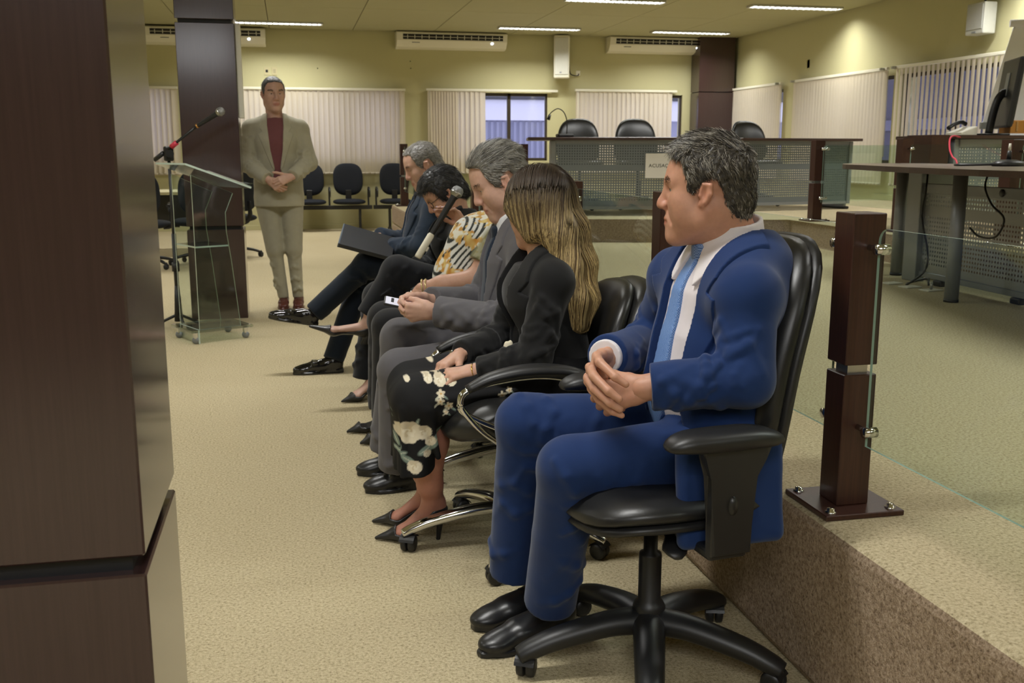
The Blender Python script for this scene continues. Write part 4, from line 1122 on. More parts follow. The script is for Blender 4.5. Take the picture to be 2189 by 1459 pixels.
class Field:
    def __init__(s, lo, hi, h):
        s.h = h; s.lo = np.array(lo, float); s.n = np.maximum(np.ceil((np.array(hi, float) - s.lo) / h).astype(int) + 1, 4)
        s.D = np.full(tuple(s.n), 1.0, f32)
        s.ax = [(s.lo[i] + h * np.arange(s.n[i])).astype(f32) for i in range(3)]
    @classmethod
    def around(c, prims, h, pad=.03):
        lo = np.min([p[1] for p in prims], 0) - pad; hi = np.max([p[2] for p in prims], 0) + pad; return c(lo, hi, h)
    def _sl(s, lo, hi, pad):
        a = np.clip(np.floor((lo - pad - s.lo) / s.h).astype(int), 0, s.n); b = np.clip(np.ceil((hi + pad - s.lo) / s.h).astype(int) + 1, 0, s.n)
        return tuple(slice(int(i), int(j)) for i, j in zip(a, b)), bool(np.all(b > a))
    def _ev(s, fn, sl):
        return fn(s.ax[0][sl[0]][:, None, None], s.ax[1][sl[1]][None, :, None], s.ax[2][sl[2]][None, None, :])
    def add(s, prim, k=0.0):
        fn, lo, hi = prim; sl, ok = s._sl(lo, hi, k + 3 * s.h)
        if not ok: return s
        d = s._ev(fn, sl); D = s.D[sl]
        if k > 0:
            q = np.clip(.5 + .5 * (D - d) / f32(k), 0, 1); D[...] = D + (d - D) * q - f32(k) * q * (1 - q)
        else: np.minimum(D, d, out=D)
        return s
    def cut(s, prim, k=0.0):
        fn, lo, hi = prim; sl, ok = s._sl(lo, hi, k + 2 * s.h)
        if not ok: return s
        d = -s._ev(fn, sl); D = s.D[sl]
        if k > 0:
            q = np.clip(.5 - .5 * (D - d) / f32(k), 0, 1); D[...] = D + (d - D) * q + f32(k) * q * (1 - q)
        else: np.maximum(D, d, out=D)
        return s
    def keep(s, prim):
        fn, lo, hi = prim; sl, ok = s._sl(lo, hi, 2 * s.h); E = np.full(s.D.shape, 1.0, f32)
        if ok: E[sl] = np.maximum(s.D[sl], s._ev(fn, sl))
        s.D = E; return s
    def all(s, L):
        for p in L: s.add(*p) if isinstance(p[0], tuple) else s.add(p)
        return s
    def merge(s, o, k=0.0):
        if k > 0:
            q = np.clip(.5 + .5 * (s.D - o.D) / f32(k), 0, 1); s.D = s.D + (o.D - s.D) * q - f32(k) * q * (1 - q)
        else: s.D = np.minimum(s.D, o.D)
        return s
    def like(s):
        o = Field.__new__(Field); o.h, o.lo, o.n, o.ax = s.h, s.lo, s.n, s.ax; o.D = np.full(tuple(s.n), 1.0, f32); return o
    def copy(s): o = s.like(); o.D = s.D.copy(); return o
    def mesh(s):
        D = s.D; S = D < 0
        c = np.zeros(tuple(s.n - 1), np.uint8)
        for i in (0, 1):
            for j in (0, 1):
                for k in (0, 1): c += S[i:S.shape[0] - 1 + i, j:S.shape[1] - 1 + j, k:S.shape[2] - 1 + k]
        act = (c > 0) & (c < 8); I, J, K = np.nonzero(act)
        idx = np.full(c.shape, -1, np.int32); idx[I, J, K] = np.arange(len(I))
        val = {(i, j, k): D[I + i, J + j, K + k] for i in (0, 1) for j in (0, 1) for k in (0, 1)}
        pos = np.zeros((len(I), 3)); cnt = np.zeros(len(I))
        for a in val:
            for ax in range(3):
                if a[ax] == 1: continue
                b = list(a); b[ax] = 1; b = tuple(b); v0, v1 = val[a], val[b]; m = (v0 < 0) != (v1 < 0)
                t = np.where(m, v0 / np.where(m, v0 - v1, 1), 0)
                for d in range(3): pos[:, d] += np.where(m, a[d] + (t if d == ax else 0), 0)
                cnt += m
        V = s.lo + s.h * (np.stack([I, J, K], 1) + pos / np.maximum(cnt, 1)[:, None])
        Q = []
        for ax in range(3):
            a = [slice(None)] * 3; b = [slice(None)] * 3; a[ax] = slice(0, -1); b[ax] = slice(1, None)
            s0, s1 = S[tuple(a)], S[tuple(b)]; x = s0 != s1
            o1, o2 = [d for d in range(3) if d != ax]
            G = list(np.nonzero(x)); ok = (G[o1] > 0) & (G[o2] > 0) & (G[o1] < s.n[o1] - 1) & (G[o2] < s.n[o2] - 1)
            G = [g[ok] for g in G]
            def at(d1, d2):
                H = [g.copy() for g in G]; H[o1] -= d1; H[o2] -= d2; return idx[H[0], H[1], H[2]]
            q = np.stack([at(1, 1), at(0, 1), at(0, 0), at(1, 0)], 1)
            flip = s1[tuple(G)]
            if ax == 1: flip = ~flip
            q[flip] = q[flip][:, ::-1]; Q.append(q)
        Q = np.concatenate(Q); Q = Q[(Q >= 0).all(1)]
        return V, Q

def vnoise(P, scale, seed=0):
    """value noise in [-1,1]"""
    X = np.asarray(P) * scale + seed * 17.31; I = np.floor(X).astype(np.int64); F = X - I; F = F * F * (3 - 2 * F)
    def h(i, j, k):
        n = (i * 374761393 + j * 668265263 + k * 2147483647 * 3 + seed * 974711) & 0x7fffffff
        n = (n ^ (n >> 13)) * 1274126177 & 0x7fffffff
        return ((n ^ (n >> 16)) & 0xffff) / 32767.5 - 1
    r = 0
    for i in (0, 1):
        for j in (0, 1):
            for k in (0, 1):
                w = (F[:, 0] if i else 1 - F[:, 0]) * (F[:, 1] if j else 1 - F[:, 1]) * (F[:, 2] if k else 1 - F[:, 2])
                r = r + w * h(I[:, 0] + i, I[:, 1] + j, I[:, 2] + k)
    return r
def vnormals(V, Q):
    n = np.cross(V[Q[:, 2]] - V[Q[:, 0]], V[Q[:, 3 if Q.shape[1] > 3 else 1]] - V[Q[:, 1]]) if Q.shape[1] > 3 else np.cross(V[Q[:, 1]] - V[Q[:, 0]], V[Q[:, 2]] - V[Q[:, 0]])
    N = np.zeros_like(V)
    for i in range(Q.shape[1]):
        for d in range(3): N[:, d] += np.bincount(Q[:, i], n[:, d], len(V))
    return N / np.maximum(np.linalg.norm(N, axis=1), 1e-12)[:, None]
def relax(V, Q, it=2, lam=.5):
    E = np.concatenate([Q[:, [i, (i + 1) % 4]] for i in range(4)]); E = np.concatenate([E, E[:, ::-1]])
    deg = np.maximum(np.bincount(E[:, 0], minlength=len(V)), 1)
    for i in range(it):
        for l in (lam, -lam * 1.05):
            A = np.stack([np.bincount(E[:, 0], V[E[:, 1], d], len(V)) for d in range(3)], 1) / deg[:, None]
            V = V + l * (A - V)
    return V
def crumple(V, Q, amp, scale, seed=1, stretch=None):
    N = vnormals(V, Q); P = V if stretch is None else V @ np.asarray(stretch)
    a = 1 - 2 * np.abs(vnoise(P, scale, seed)); b = vnoise(P, scale * 2.1, seed + 5)
    return V + N * (amp * (.7 * a + .3 * b))[:, None]
def to_mesh(name, parts, mat, parent=None, label=None, col=True):
    """parts: list of (V, Q, colour or Nx3 colours)"""
    if not isinstance(parts, list): parts = [parts]
    off = 0; Vs = []; Ls = []; St = []; Tot = []; Cs = []; ls = 0
    for p in parts:
        V, Q = p[0], p[1]; c = p[2] if len(p) > 2 and p[2] is not None else (1, 1, 1)
        Vs.append(V); Ls.append((Q + off).ravel()); k = Q.shape[1]; St.append(ls + k * np.arange(len(Q))); Tot.append(np.full(len(Q), k)); ls += Q.size; off += len(V)
        c = np.asarray(c, float); Cs.append(np.broadcast_to(c, (len(V), 3)) if c.ndim == 1 else c)
    V = np.concatenate(Vs); Lp = np.concatenate(Ls).astype(np.int32); me = bpy.data.meshes.new(name)
    me.vertices.add(len(V)); me.loops.add(len(Lp)); me.polygons.add(sum(len(t) for t in Tot))
    if parent is not None:
        im = np.array(full_matrix(parent).inverted()); V = V @ im[:3, :3].T + im[:3, 3]
    me.vertices.foreach_set('co', V.astype(f32).ravel()); me.loops.foreach_set('vertex_index', Lp)
    me.polygons.foreach_set('loop_start', np.concatenate(St).astype(np.int32))
    me.polygons.foreach_set('use_smooth', np.ones(len(me.polygons), bool))
    me.update(calc_edges=True); me.validate()
    if col:
        C = np.concatenate(Cs); at = me.color_attributes.new('Col', 'FLOAT_COLOR', 'POINT')
        at.data.foreach_set('color', np.concatenate([C, np.ones((len(C), 1))], 1).astype(f32).ravel())
    return link(name, me, mat, parent, label=label)

def attr_mat(name, rough, spec=.4, sss=0.0, var=.12, nscale=60, bump=.1, bscale=500, bdist=.0006, sheen=0.0, aniso=0.0):
    t = NT(name); v = t.coord(); a = t.n('ShaderNodeAttribute', attribute_name='Col')
    f = t.noise(v, nscale, 4)
    c = t.mixc(1.0, a.outputs['Color'], t.ramp(f, [(.3, (1 - var, 1 - var, 1 - var, 1)), (.7, (1, 1, 1, 1))]), 'MULTIPLY')
    t.col(c)
    if bump: t.bump(t.noise(v, bscale, 2), bump, bdist)
    t.set(rough, 0, spec)
    if sss:
        t.b.inputs['Subsurface Weight'].default_value = sss; t.b.inputs['Subsurface Scale'].default_value = .006
        t.b.inputs['Subsurface Radius'].default_value = (1, .35, .2)
    if sheen: t.b.inputs['Sheen Weight'].default_value = sheen
    return t.m
M['skin'] = attr_mat('skin', .48, .4, .12, .08, 90, .25, 420, .0008)
M['hair'] = attr_mat('hair', .42, .5, 0, .10, 300, 0)
M['cloth'] = attr_mat('suit_cloth', .82, .2, 0, .10, 14, .18, 1400, .0004, .15)
M['print'] = attr_mat('printed_fabric', .8, .2, 0, .05, 30, .12, 1100, .0004)
M['shoe'] = attr_mat('shoe_leather', .33, .5, 0, .05, 60, .08, 300, .0006)
M['patent'] = attr_mat('patent_leather', .07, .7, 0, .03, 60, .02, 80, .001)

# ---------------------------------------------------------------- hands, heads, shoes, hair
FL = [(.044, .027, .021), (.048, .031, .022), (.044, .029, .021), (.034, .021, .019)]
def hand(wrist, d, n, side, curls, thumb=((.75, .62, .25), 20, 25), sc=1.0, spread=.05, back=.02):
    """prims of a hand: d towards the knuckles, n out of the palm, side +1 left / -1 right; curls per finger (mcp, pip, dip) degrees"""
    d = nrm(d); n = V3(*n); n = nrm(n - d * (n @ d)); s = side * np.cross(n, d); W = V3(*wrist); out = []; tips = []
    out.append((ecap(W - d * back, W + d * .02 * sc, (.028 * sc, .019 * sc), (.031 * sc, .018 * sc), s), .01))
    offs = [.029, .0095, -.0095, -.027]; fwd = [.088, .092, .087, .078]
    for i in range(4):
        kn = W + d * fwd[i] * sc + s * offs[i] * sc - n * (.004 if i in (1, 2) else .001) * sc
        out.append((ecap(W + d * .018 * sc + s * offs[i] * .55 * sc, kn, (.013 * sc, .0145 * sc), (.0115 * sc, .0115 * sc), s), .012))
        p = kn; ang = 0; fd = nrm(d + s * offs[i] / .03 * spread)
        r = [.0100, .0092, .0084, .0072] if i < 3 else [.0088, .0080, .0074, .0064]
        for j in range(3):
            ang += math.radians(curls[i][j]); q = p + (fd * math.cos(ang) + n * math.sin(ang)) * FL[i][j] * sc
            out.append((cap(p, q, r[j] * sc, r[j + 1] * sc), .004)); 
            pd = nrm(q - p); p = q
        tips.append((p, pd, nrm(-(-fd * math.sin(ang) + n * math.cos(ang)))))
    tb = W + d * .026 * sc + s * .026 * sc + n * .006 * sc
    a, c1, c2 = thumb; td = nrm(d * a[0] + s * a[1] + n * a[2]); bend = nrm(np.cross(np.cross(td, -s + n * .5 + d * .6), td))
    p = tb; out.append((ecap(W + d * .012 * sc + s * .014 * sc, tb, (.015 * sc, .014 * sc), (.014 * sc, .014 * sc), s), .012)); ang = 0
    for L_, r0, r1, c in ((.040, .0145, .0115, 0), (.034, .0112, .0100, c1), (.028, .0104, .0080, c2)):
        ang += math.radians(c); q = p + (td * math.cos(ang) + bend * math.sin(ang)) * L_ * sc
        out.append((cap(p, q, r0 * sc, r1 * sc), .007)); pd = nrm(q - p); p = q
    tips.append((p, pd, nrm(s - n * .3)))
    return out, tips
def hand_mesh(prims, col, h=.0026, extra=[]):
    f = Field.around([p[0] for p in prims + extra], h, .012)
    for p, k in prims + extra: f.add(p, k)
    V, Q = f.mesh(); V = relax(V, Q, 1)
    c = np.array(col)[None] * (1 + .05 * vnoise(V, 70, 3)[:, None] * np.array([.4, 1, 1])); return V, Q, c

def eyeball(c, gaze, up, r, iris):
    """sphere turned about the gaze, coloured in rings"""
    th = np.radians([0, 9, 9.5, 27, 28, 50, 80, 110, 140, 180]); seg = 18
    cols = [(.01, .01, .01)] * 2 + [iris] * 2 + [(.80, .77, .74)] * 6
    g = nrm(gaze); a = nrm(np.cross(up, g)); b = np.cross(g, a); V = []; C = []
    for t_, cc in zip(th, cols):
        for k in range(seg):
            p = 2 * PI * k / seg; V.append(np.array(c) + r * (g * math.cos(t_) + (a * math.cos(p) + b * math.sin(p)) * math.sin(t_))); C.append(cc)
    Q = [(i * seg + k, i * seg + (k + 1) % seg, (i + 1) * seg + (k + 1) % seg, (i + 1) * seg + k) for i in range(len(th) - 1) for k in range(seg)]
    return np.array(V), np.array(Q), np.array(C)

def frame3(fwd, up):
    x = nrm(fwd); z = V3(*up); z = nrm(z - x * (z @ x)); y = np.cross(z, x); return np.stack([x, y, z], 1)   # columns fwd, left, up
def head(o, R, sc, neck_to, col, h=.003, female=False, nose=1.0, brow=1.0, jaw=1.0, lids=.5, iris=(.03, .018, .01), lip=None, neck_r=.058, jowl=0.0, gaze=None):
    """origin at the ear canals' midpoint, R columns fwd/left/up"""
    T = lambda x, y, z: V3(*o) + R @ (np.array([x, y, z]) * sc)
    E = lambda c, r: ell(T(*c), [q * sc for q in r], R)
    C = lambda a, b, ra, rb=None: cap(T(*a), T(*b), ra * sc, None if rb is None else rb * sc)
    P = []
    P.append((E((-.008, 0, .044), (.095, .075, .082)), 0))
    P.append((E((.030, 0, .030), (.066, .066, .078)), .03))
    P.append((E((.034, 0, -.022), (.056, .058, .070)), .03))
    jw = .056 * jaw
    for s in (1, -1):
        P.append((C((.002, s * jw, -.040), (.012, s * (jw - .006), -.066), .017, .016), .03))
        P.append((C((.012, s * (jw - .006), -.066), (.074, s * .016, -.100), .017, .015), .03))
        P.append((E((.060, s * .043, -.012), (.022, .020, .020)), .025))
        P.append((E((.050, s * .040, -.045), (.028, .022 + jowl, .028 + jowl)), .03))
        P.append((C((.086, s * .010, .030), (.074, s * .044, .032), .0095 * brow, .008 * brow), .018))
    P.append((E((.080, 0, -.100), (.019, .024 if not female else .018, .018)), .02))
    P.append((E((.074, 0, -.060), (.026, .032, .036)), .025))
    P.append((C((-.022, 0, -.045), (.03, 0, -.085), .045, .03), .04))
    NK = V3(*neck_to); up = R[:, 2]
    P.append((cap(T(-.030, 0, -.045), NK, neck_r * .92 * sc, neck_r * 1.05 * sc), .03))
    # nose
    N_ = []
    N_.append((C((.091, 0, .022), (.101 + .006 * nose, 0, -.012), .0075, .0095 * nose), .012))
    N_.append((E((.1020 + .006 * nose, 0, -.023), (.0125 * nose, .0120 * nose, .0115)), .010))
    for s in (1, -1): N_.append((E((.096, s * .0125 * nose, -.027), (.0135, .0085 * nose, .0090)), .008))
    # lips
    Lp = [(E((.0955, 0, -.0555), (.0085, .023, .0060)), .006), (E((.0945, 0, -.0685), (.0090, .019, .0068)), .006)]
    allp = [p[0] for p in P]
    f = Field.around(allp, h, .035)
    for p, k in P: f.add(p, k * sc)
    for s in (1, -1): f.cut(E((.100, s * .031, .014), (.020, .019, .0125)), .016 * sc)
    for p, k in N_: f.add(p, k * sc)
    f.cut(C((.098, -.026, -.0625), (.103, 0, -.0615), .0016), .004 * sc); f.cut(C((.098, .026, -.0625), (.103, 0, -.0615), .0016), .004 * sc)
    for p, k in Lp: f.add(p, k * sc)
    f.cut(C((.096, -.024, -.0622), (.108, 0, -.0616), .0011), .003 * sc); f.cut(C((.096, .024, -.0622), (.108, 0, -.0616), .0011), .003 * sc)
    for s in (1, -1):   # nasolabial crease, nostrils, eyelids
        f.cut(C((.095, s * .021, -.030), (.084, s * .036, -.064), .0022), .010 * sc); f.cut(C((.0845, s * .022, -.004), (.077, s * .044, -.006), .0012), .008 * sc)
        f.cut(E((.101, s * .006, -.0335), (.005, .0035, .003)), .003 * sc)
        ey = (.0745, s * .0315, .014)
        f.add(E(ey, (.0140, .0160, .0140)), .005 * sc)
        f.cut(E((ey[0] + .013, ey[1] + s * .002, ey[2] - .0035 + .003 * lids), (.012, .0150, .0012 + .0052 * lids)), .0015 * sc)
        f.add(C((.0845, s * .019, .0245), (.0735, s * .047, .0215), .0048 * brow), .008 * sc)   # lid fold
    # ears
    for s in (1, -1):
        tilt = lambda x, y, z: (x - .22 * z, y, z)
        f.add(E(tilt(.000, s * .0785, .002), (.0150, .0075, .0250)), .006 * sc)
        f.add(E(tilt(.003, s * .0770, -.022), (.0088, .0066, .0098)), .005 * sc)
        f.cut(E(tilt(.0035, s * .0880, .002), (.0090, .0075, .0165)), .003 * sc)
        f.add(C(tilt(-.008, s * .0855, .020), tilt(-.0125, s * .0870, .000), .0046), .005 * sc)
        f.add(C(tilt(-.008, s * .0855, .020), tilt(.009, s * .0820, .023), .0042), .005 * sc)
        f.add(C(tilt(-.0125, s * .0870, .000), tilt(-.004, s * .0840, -.019), .0040), .005 * sc)
        f.add(C(tilt(-.0035, s * .0840, .012), tilt(-.005, s * .0845, -.006), .0026), .004 * sc)
        f.add(E(tilt(.012, s * .0800, -.003), (.0035, .004, .0055)), .003 * sc)
    V, Q = f.mesh(); V = relax(V, Q, 1)
    L = (V - V3(*o)) @ R / sc; x, y, z = L.T
    c = np.array(col)[None] * np.ones((len(V), 1))
    red = np.exp(-((x - .10) ** 2 / .03 ** 2 + (np.abs(y) - .0) ** 2 / .03 ** 2 + (z + .022) ** 2 / .02 ** 2)) * .30 + np.exp(-((np.abs(y) - .082) ** 2 / .012 ** 2 + z ** 2 / .05 ** 2)) * .25 * (x < .02)
    c = c * (1 - red[:, None] * np.array([.05, .45, .45]))
    lipm = np.clip(1.6 - ((y / .025) ** 2 + ((z + .0615) / .0125) ** 2 + ((x - .098) / .02) ** 2) * 1.1, 0, 1)
    c = c + (np.array(lip if lip is not None else np.array(col) * np.array([.80, .56, .56]))[None] - c) * lipm[:, None]
    c = c * (1 + .06 * vnoise(V, 60, 2) + .04 * vnoise(V, 160, 4))[:, None]
    parts = [(V, Q, c)]
    g = R @ (np.array([1, 0, -.08]) if gaze is None else np.array(gaze))
    for s in (1, -1): parts.append(eyeball(T(.0745, s * .0315, .0132), g, R[:, 2], .0122 * sc, iris))
    return parts, T, f

def tubes(paths, rad, cols, sides=3):
    """paths (n, m, 3), rad (n, m), cols (n, 3)"""
    n, m, _ = paths.shape; t = np.gradient(paths, axis=1); t /= np.maximum(np.linalg.norm(t, axis=2), 1e-9)[..., None]
    ref = np.where(np.abs(t[..., 2:3]) > .9, np.array([1., 0, 0]), np.array([0., 0, 1])); a = np.cross(t, ref); a /= np.maximum(np.linalg.norm(a, axis=2), 1e-9)[..., None]; b = np.cross(t, a)
    ph = 2 * PI * np.arange(sides) / sides
    V = paths[:, :, None, :] + rad[:, :, None, None] * (a[:, :, None, :] * np.cos(ph)[None, None, :, None] + b[:, :, None, :] * np.sin(ph)[None, None, :, None])
    base = np.arange(n)[:, None, None] * m * sides; i = np.arange(m - 1)[None, :, None] * sides; k = np.arange(sides)[None, None, :]; k2 = (k + 1) % sides
    Q = np.stack([base + i + k, base + i + k2, base + i + sides + k2, base + i + sides + k], -1).reshape(-1, 4)
    C = np.repeat(np.asarray(cols), m * sides, axis=0); return V.reshape(-1, 3), Q, C
def short_hair(o, R, sc, poly, thick, n, length, flow, palette, seed, lift=.5, h=.004, root=.0, strand_r=.0007, inflate=None, jitter=.35, base_col=None):
    """cap shell cut by a side-view outline, plus strands; flow(local points)->local directions"""
    T = lambda x, y, z: V3(*o) + R @ (np.array([x, y, z]) * sc); E = lambda c, r: ell(T(*c), [q * sc for q in r], R)
    f = Field(V3(*o) - .17 * sc, V3(*o) + .19 * sc, h)
    tp = inflate or 0
    f.add(E((-.008, 0, .044), (.095 + thick, .075 + thick * .8, .082 + thick))); f.add(E((.030, 0, .030), (.066 + thick, .066 + thick * .8, .078 + thick)), .03)
    if tp: f.add(E((.0, 0, .070), (.085 + tp, .062 + tp, .062 + tp)), .03)
    f.add(E((-.055, 0, -.02), (.050 + thick * .6, .058 + thick * .6, .06)), .03)
    f.keep(prismf(poly, V3(*o), R[:, 0] / sc, R[:, 2] / sc, R[:, 1] / sc, -.13, .13)) if False else f.keep((lambda pf: (pf[0], V3(*o) - .2 * sc, V3(*o) + .2 * sc))(prismf([(a * sc, b * sc) for a, b in poly], V3(*o), R[:, 0], R[:, 2], R[:, 1], -.13, .13)))
    V, Q = f.mesh(); V = relax(V, Q, 2); N = vnormals(V, Q)
    rng = np.random.default_rng(seed); pal = np.array(palette)
    L = (V - V3(*o)) @ R / sc
    bc = np.array(base_col if base_col is not None else pal.mean(0) * .55)
    parts = [(V + N * (.0022 * sc * vnoise(V, 330, seed) + .0015 * vnoise(V, 150, seed + 2))[:, None], Q, bc[None] * (1 + .5 * vnoise(V, 260, seed))[:, None])]
    ids = rng.integers(0, len(V), n); P = V[ids] + rng.normal(0, h * .5, (n, 3)); Nn = N[ids]; Ll = L[ids]
    fl = flow(Ll) @ R.T; fl = fl - Nn * np.einsum('ij,ij->i', fl, Nn)[:, None] * .92; fl = fl / np.maximum(np.linalg.norm(fl, axis=1), 1e-6)[:, None]
    clump = np.stack([vnoise(P, 95, seed + k) for k in range(3)], 1)
    d0 = Nn * lift + fl + clump * jitter + rng.normal(0, .12, (n, 3)); d0 /= np.linalg.norm(d0, axis=1)[:, None]
    d1 = fl + Nn * (lift * .15) + clump * jitter * 1.2; d1 /= np.linalg.norm(d1, axis=1)[:, None]
    Ls = (length(Ll) if callable(length) else np.full(n, length)) * sc * rng.uniform(.7, 1.15, n)
    m = 5; tt = np.linspace(0, 1, m); path = np.zeros((n, m, 3)); path[:, 0] = P - Nn * .002
    for i in range(1, m):
        d = d0 * (1 - tt[i]) + d1 * tt[i]; path[:, i] = path[:, i - 1] + d * (Ls / (m - 1))[:, None]
    rad = strand_r * sc * (1 - .75 * tt)[None] * np.ones((n, 1)) * rng.uniform(.8, 1.3, (n, 1))
    w = vnoise(P, 55, seed + 9) * .5 + rng.normal(0, .35, n) + .5
    ci = np.clip((w * len(pal)).astype(int), 0, len(pal) - 1)
    cols = pal[ci] * rng.uniform(.8, 1.2, (n, 1)); parts.append(tubes(path, rad, cols))
    return parts
def brows(T, R, sc, col, seed, thick=1.0, length=.010, n=70):
    rng = np.random.default_rng(seed); out = []
    for s in (1, -1):
        u = rng.uniform(0, 1, n); x = .0945 - .016 * u ** 1.5; y = s * (.012 + .036 * u); z = .0315 + .006 * np.sin(u * 2.2) + rng.normal(0, .0018 * thick, n)
        P = np.stack([T(a, b, c) for a, b, c in zip(x, y, z)]); d = np.stack([np.full(n, .25), np.full(n, s * .8), .35 - .6 * u], 1) + rng.normal(0, .2, (n, 3)); d = d @ R.T; d /= np.linalg.norm(d, axis=1)[:, None]
        m = 4; path = np.stack([P + d * (length * sc * k / (m - 1)) for k in range(m)], 1); rad = np.full((n, m), .0006 * thick * sc) * np.linspace(1, .3, m)
        out.append(tubes(path, rad, np.array(col)[None] * rng.uniform(.7, 1.3, (n, 1))))
    return out

def shoe(heel, toe, up, col, L=None, w=.048, kind='oxford', h=.004, top=.085):
    """heel, toe: ends of the sole on the ground; returns prims mesh (V,Q,c)"""
    heel = V3(*heel); toe = V3(*toe); x = nrm(toe - heel); L = np.linalg.norm(toe - heel); z = V3(*up); z = nrm(z - x * (z @ x)); y = np.cross(z, x)
    R = np.stack([x, y, z], 1); T = lambda a, b, c: heel + x * (a * L) + y * b + z * c
    P = []
    wt = .6 if kind in ('pointed',) else 1.0
    outline = [(.0, -w * .45), (.0, w * .45), (.10, w * .68), (.35, w * .62), (.62, w * .92), (.80, w * .82), (.93, w * .5 * wt), (1.0, w * .22 * wt), (1.0, -w * .22 * wt), (.93, -w * .5 * wt), (.80, -w * .82), (.62, -w * .92), (.35, -w * .62), (.10, -w * .68)]
    sole = prismf([(a * L, b) for a, b in outline], heel, x, y, z, .0, .016)
    hl = prismf([(a * L, b * 1.02) for a, b in outline if a <= .36] , heel, x, y, z, .0, .026)
    f_pr = [sole, hl, ell(T(.16, 0, .045), (.045, w * .70, .042), R), ell(T(.17, 0, top - .02), (.045, w * .66, .03), R), ell(T(.5, 0, .036), (.10, w * .80, .030), R), ecap(T(.22, 0, .06), T(.60, 0, .042), (w * .66, .034), (w * .78, .024), y), ell(T(.80, 0, .026), (.055, w * .78 * (.8 + .2 * wt), .024), R)]
    f = Field.around(f_pr, h, .02)
    f.add(sole); f.add(hl)
    f.cut(half(T(.38, 0, .004), -z, .05), .004) if False else None
    g = f.like()
    for p in f_pr[2:]: g.add(p, .018)
    g.cut(half(T(.5, 0, .012), -z, .30))
    if kind == 'loafer':
        g.cut(half(T(.2, 0, top), z, .2)); g.add(rbox(T(.56, 0, .062), (.018, w * .82, .010), R, .006), .004)
    f.merge(g)
    if kind == 'oxford':
        for k in range(4): f.add(cap(T(.42 + .06 * k, -w * .28, .078 - .006 * k), T(.42 + .06 * k, w * .28, .078 - .006 * k), .0035), .002)
    V, Q = f.mesh(); V = relax(V, Q, 1); c = np.array(col)
    return V, Q, c
def pump(heel, toe, up, col, heel_h, h=.0035, w=.040):
    """pointed court shoe; heel = under the heel seat on the ground, toe = tip on the ground"""
    heel = V3(*heel); toe = V3(*toe); up = nrm(up); hs = heel + up * heel_h   # heel seat
    x = nrm(toe - heel); y = np.cross(up, x); L = np.linalg.norm(toe - heel)
    ball = heel + x * L * .62 + up * .012
    foot = [(ecap(hs + x * .028 + up * .05, hs + x * .045 + up * .022, (.026, .034), (.025, .022), y), .02), (ecap(hs + x * .05 + up * .035, ball + up * .020, (.027, .026), (w * .86, .013), y), .03), (ecap(ball + up * .020, ball.copy() + x * L * .2 + up * .012, (w * .86, .013), (.02, .008), y), .02)]
    e = .0045
    out = [(ecap(hs + x * .026 + up * .045, hs + x * .045 + up * .020, (.026 + e, .036 + e), (.026 + e, .022 + e), y), .02), (ecap(hs + x * .05 + up * .030, ball + up * .018, (.029 + e, .027 + e), (w * .88 + e, .016 + e), y), .03), (ecap(ball + up * .017, toe + up * .009, (w * .90 + e, .018 + e), (.005, .006), y), .03)]
    f = Field.around([p[0] for p in out], h, .03)
    for p, k_ in out: f.add(p, k_)
    bx = float((ball - heel) @ x)
    f.cut(prismf([(-.05, heel_h + .050), (.035, heel_h + .044), (bx * .5, heel_h * .5 + .034), (bx - .012, .030), (bx + .018, .031), (bx + .018, .25), (-.05, .25)], heel, x, up, y, -.1, .1), .004)
    f.add(cap(hs + x * .014 + up * .006, heel + x * .022, .019 if heel_h < .062 else .012, .015 if heel_h < .062 else .0065), .008)
    V, Q = f.mesh(); V = relax(V, Q, 1)
    return (V, Q, np.array(col)), foot, hs + x * .035 + up * .07

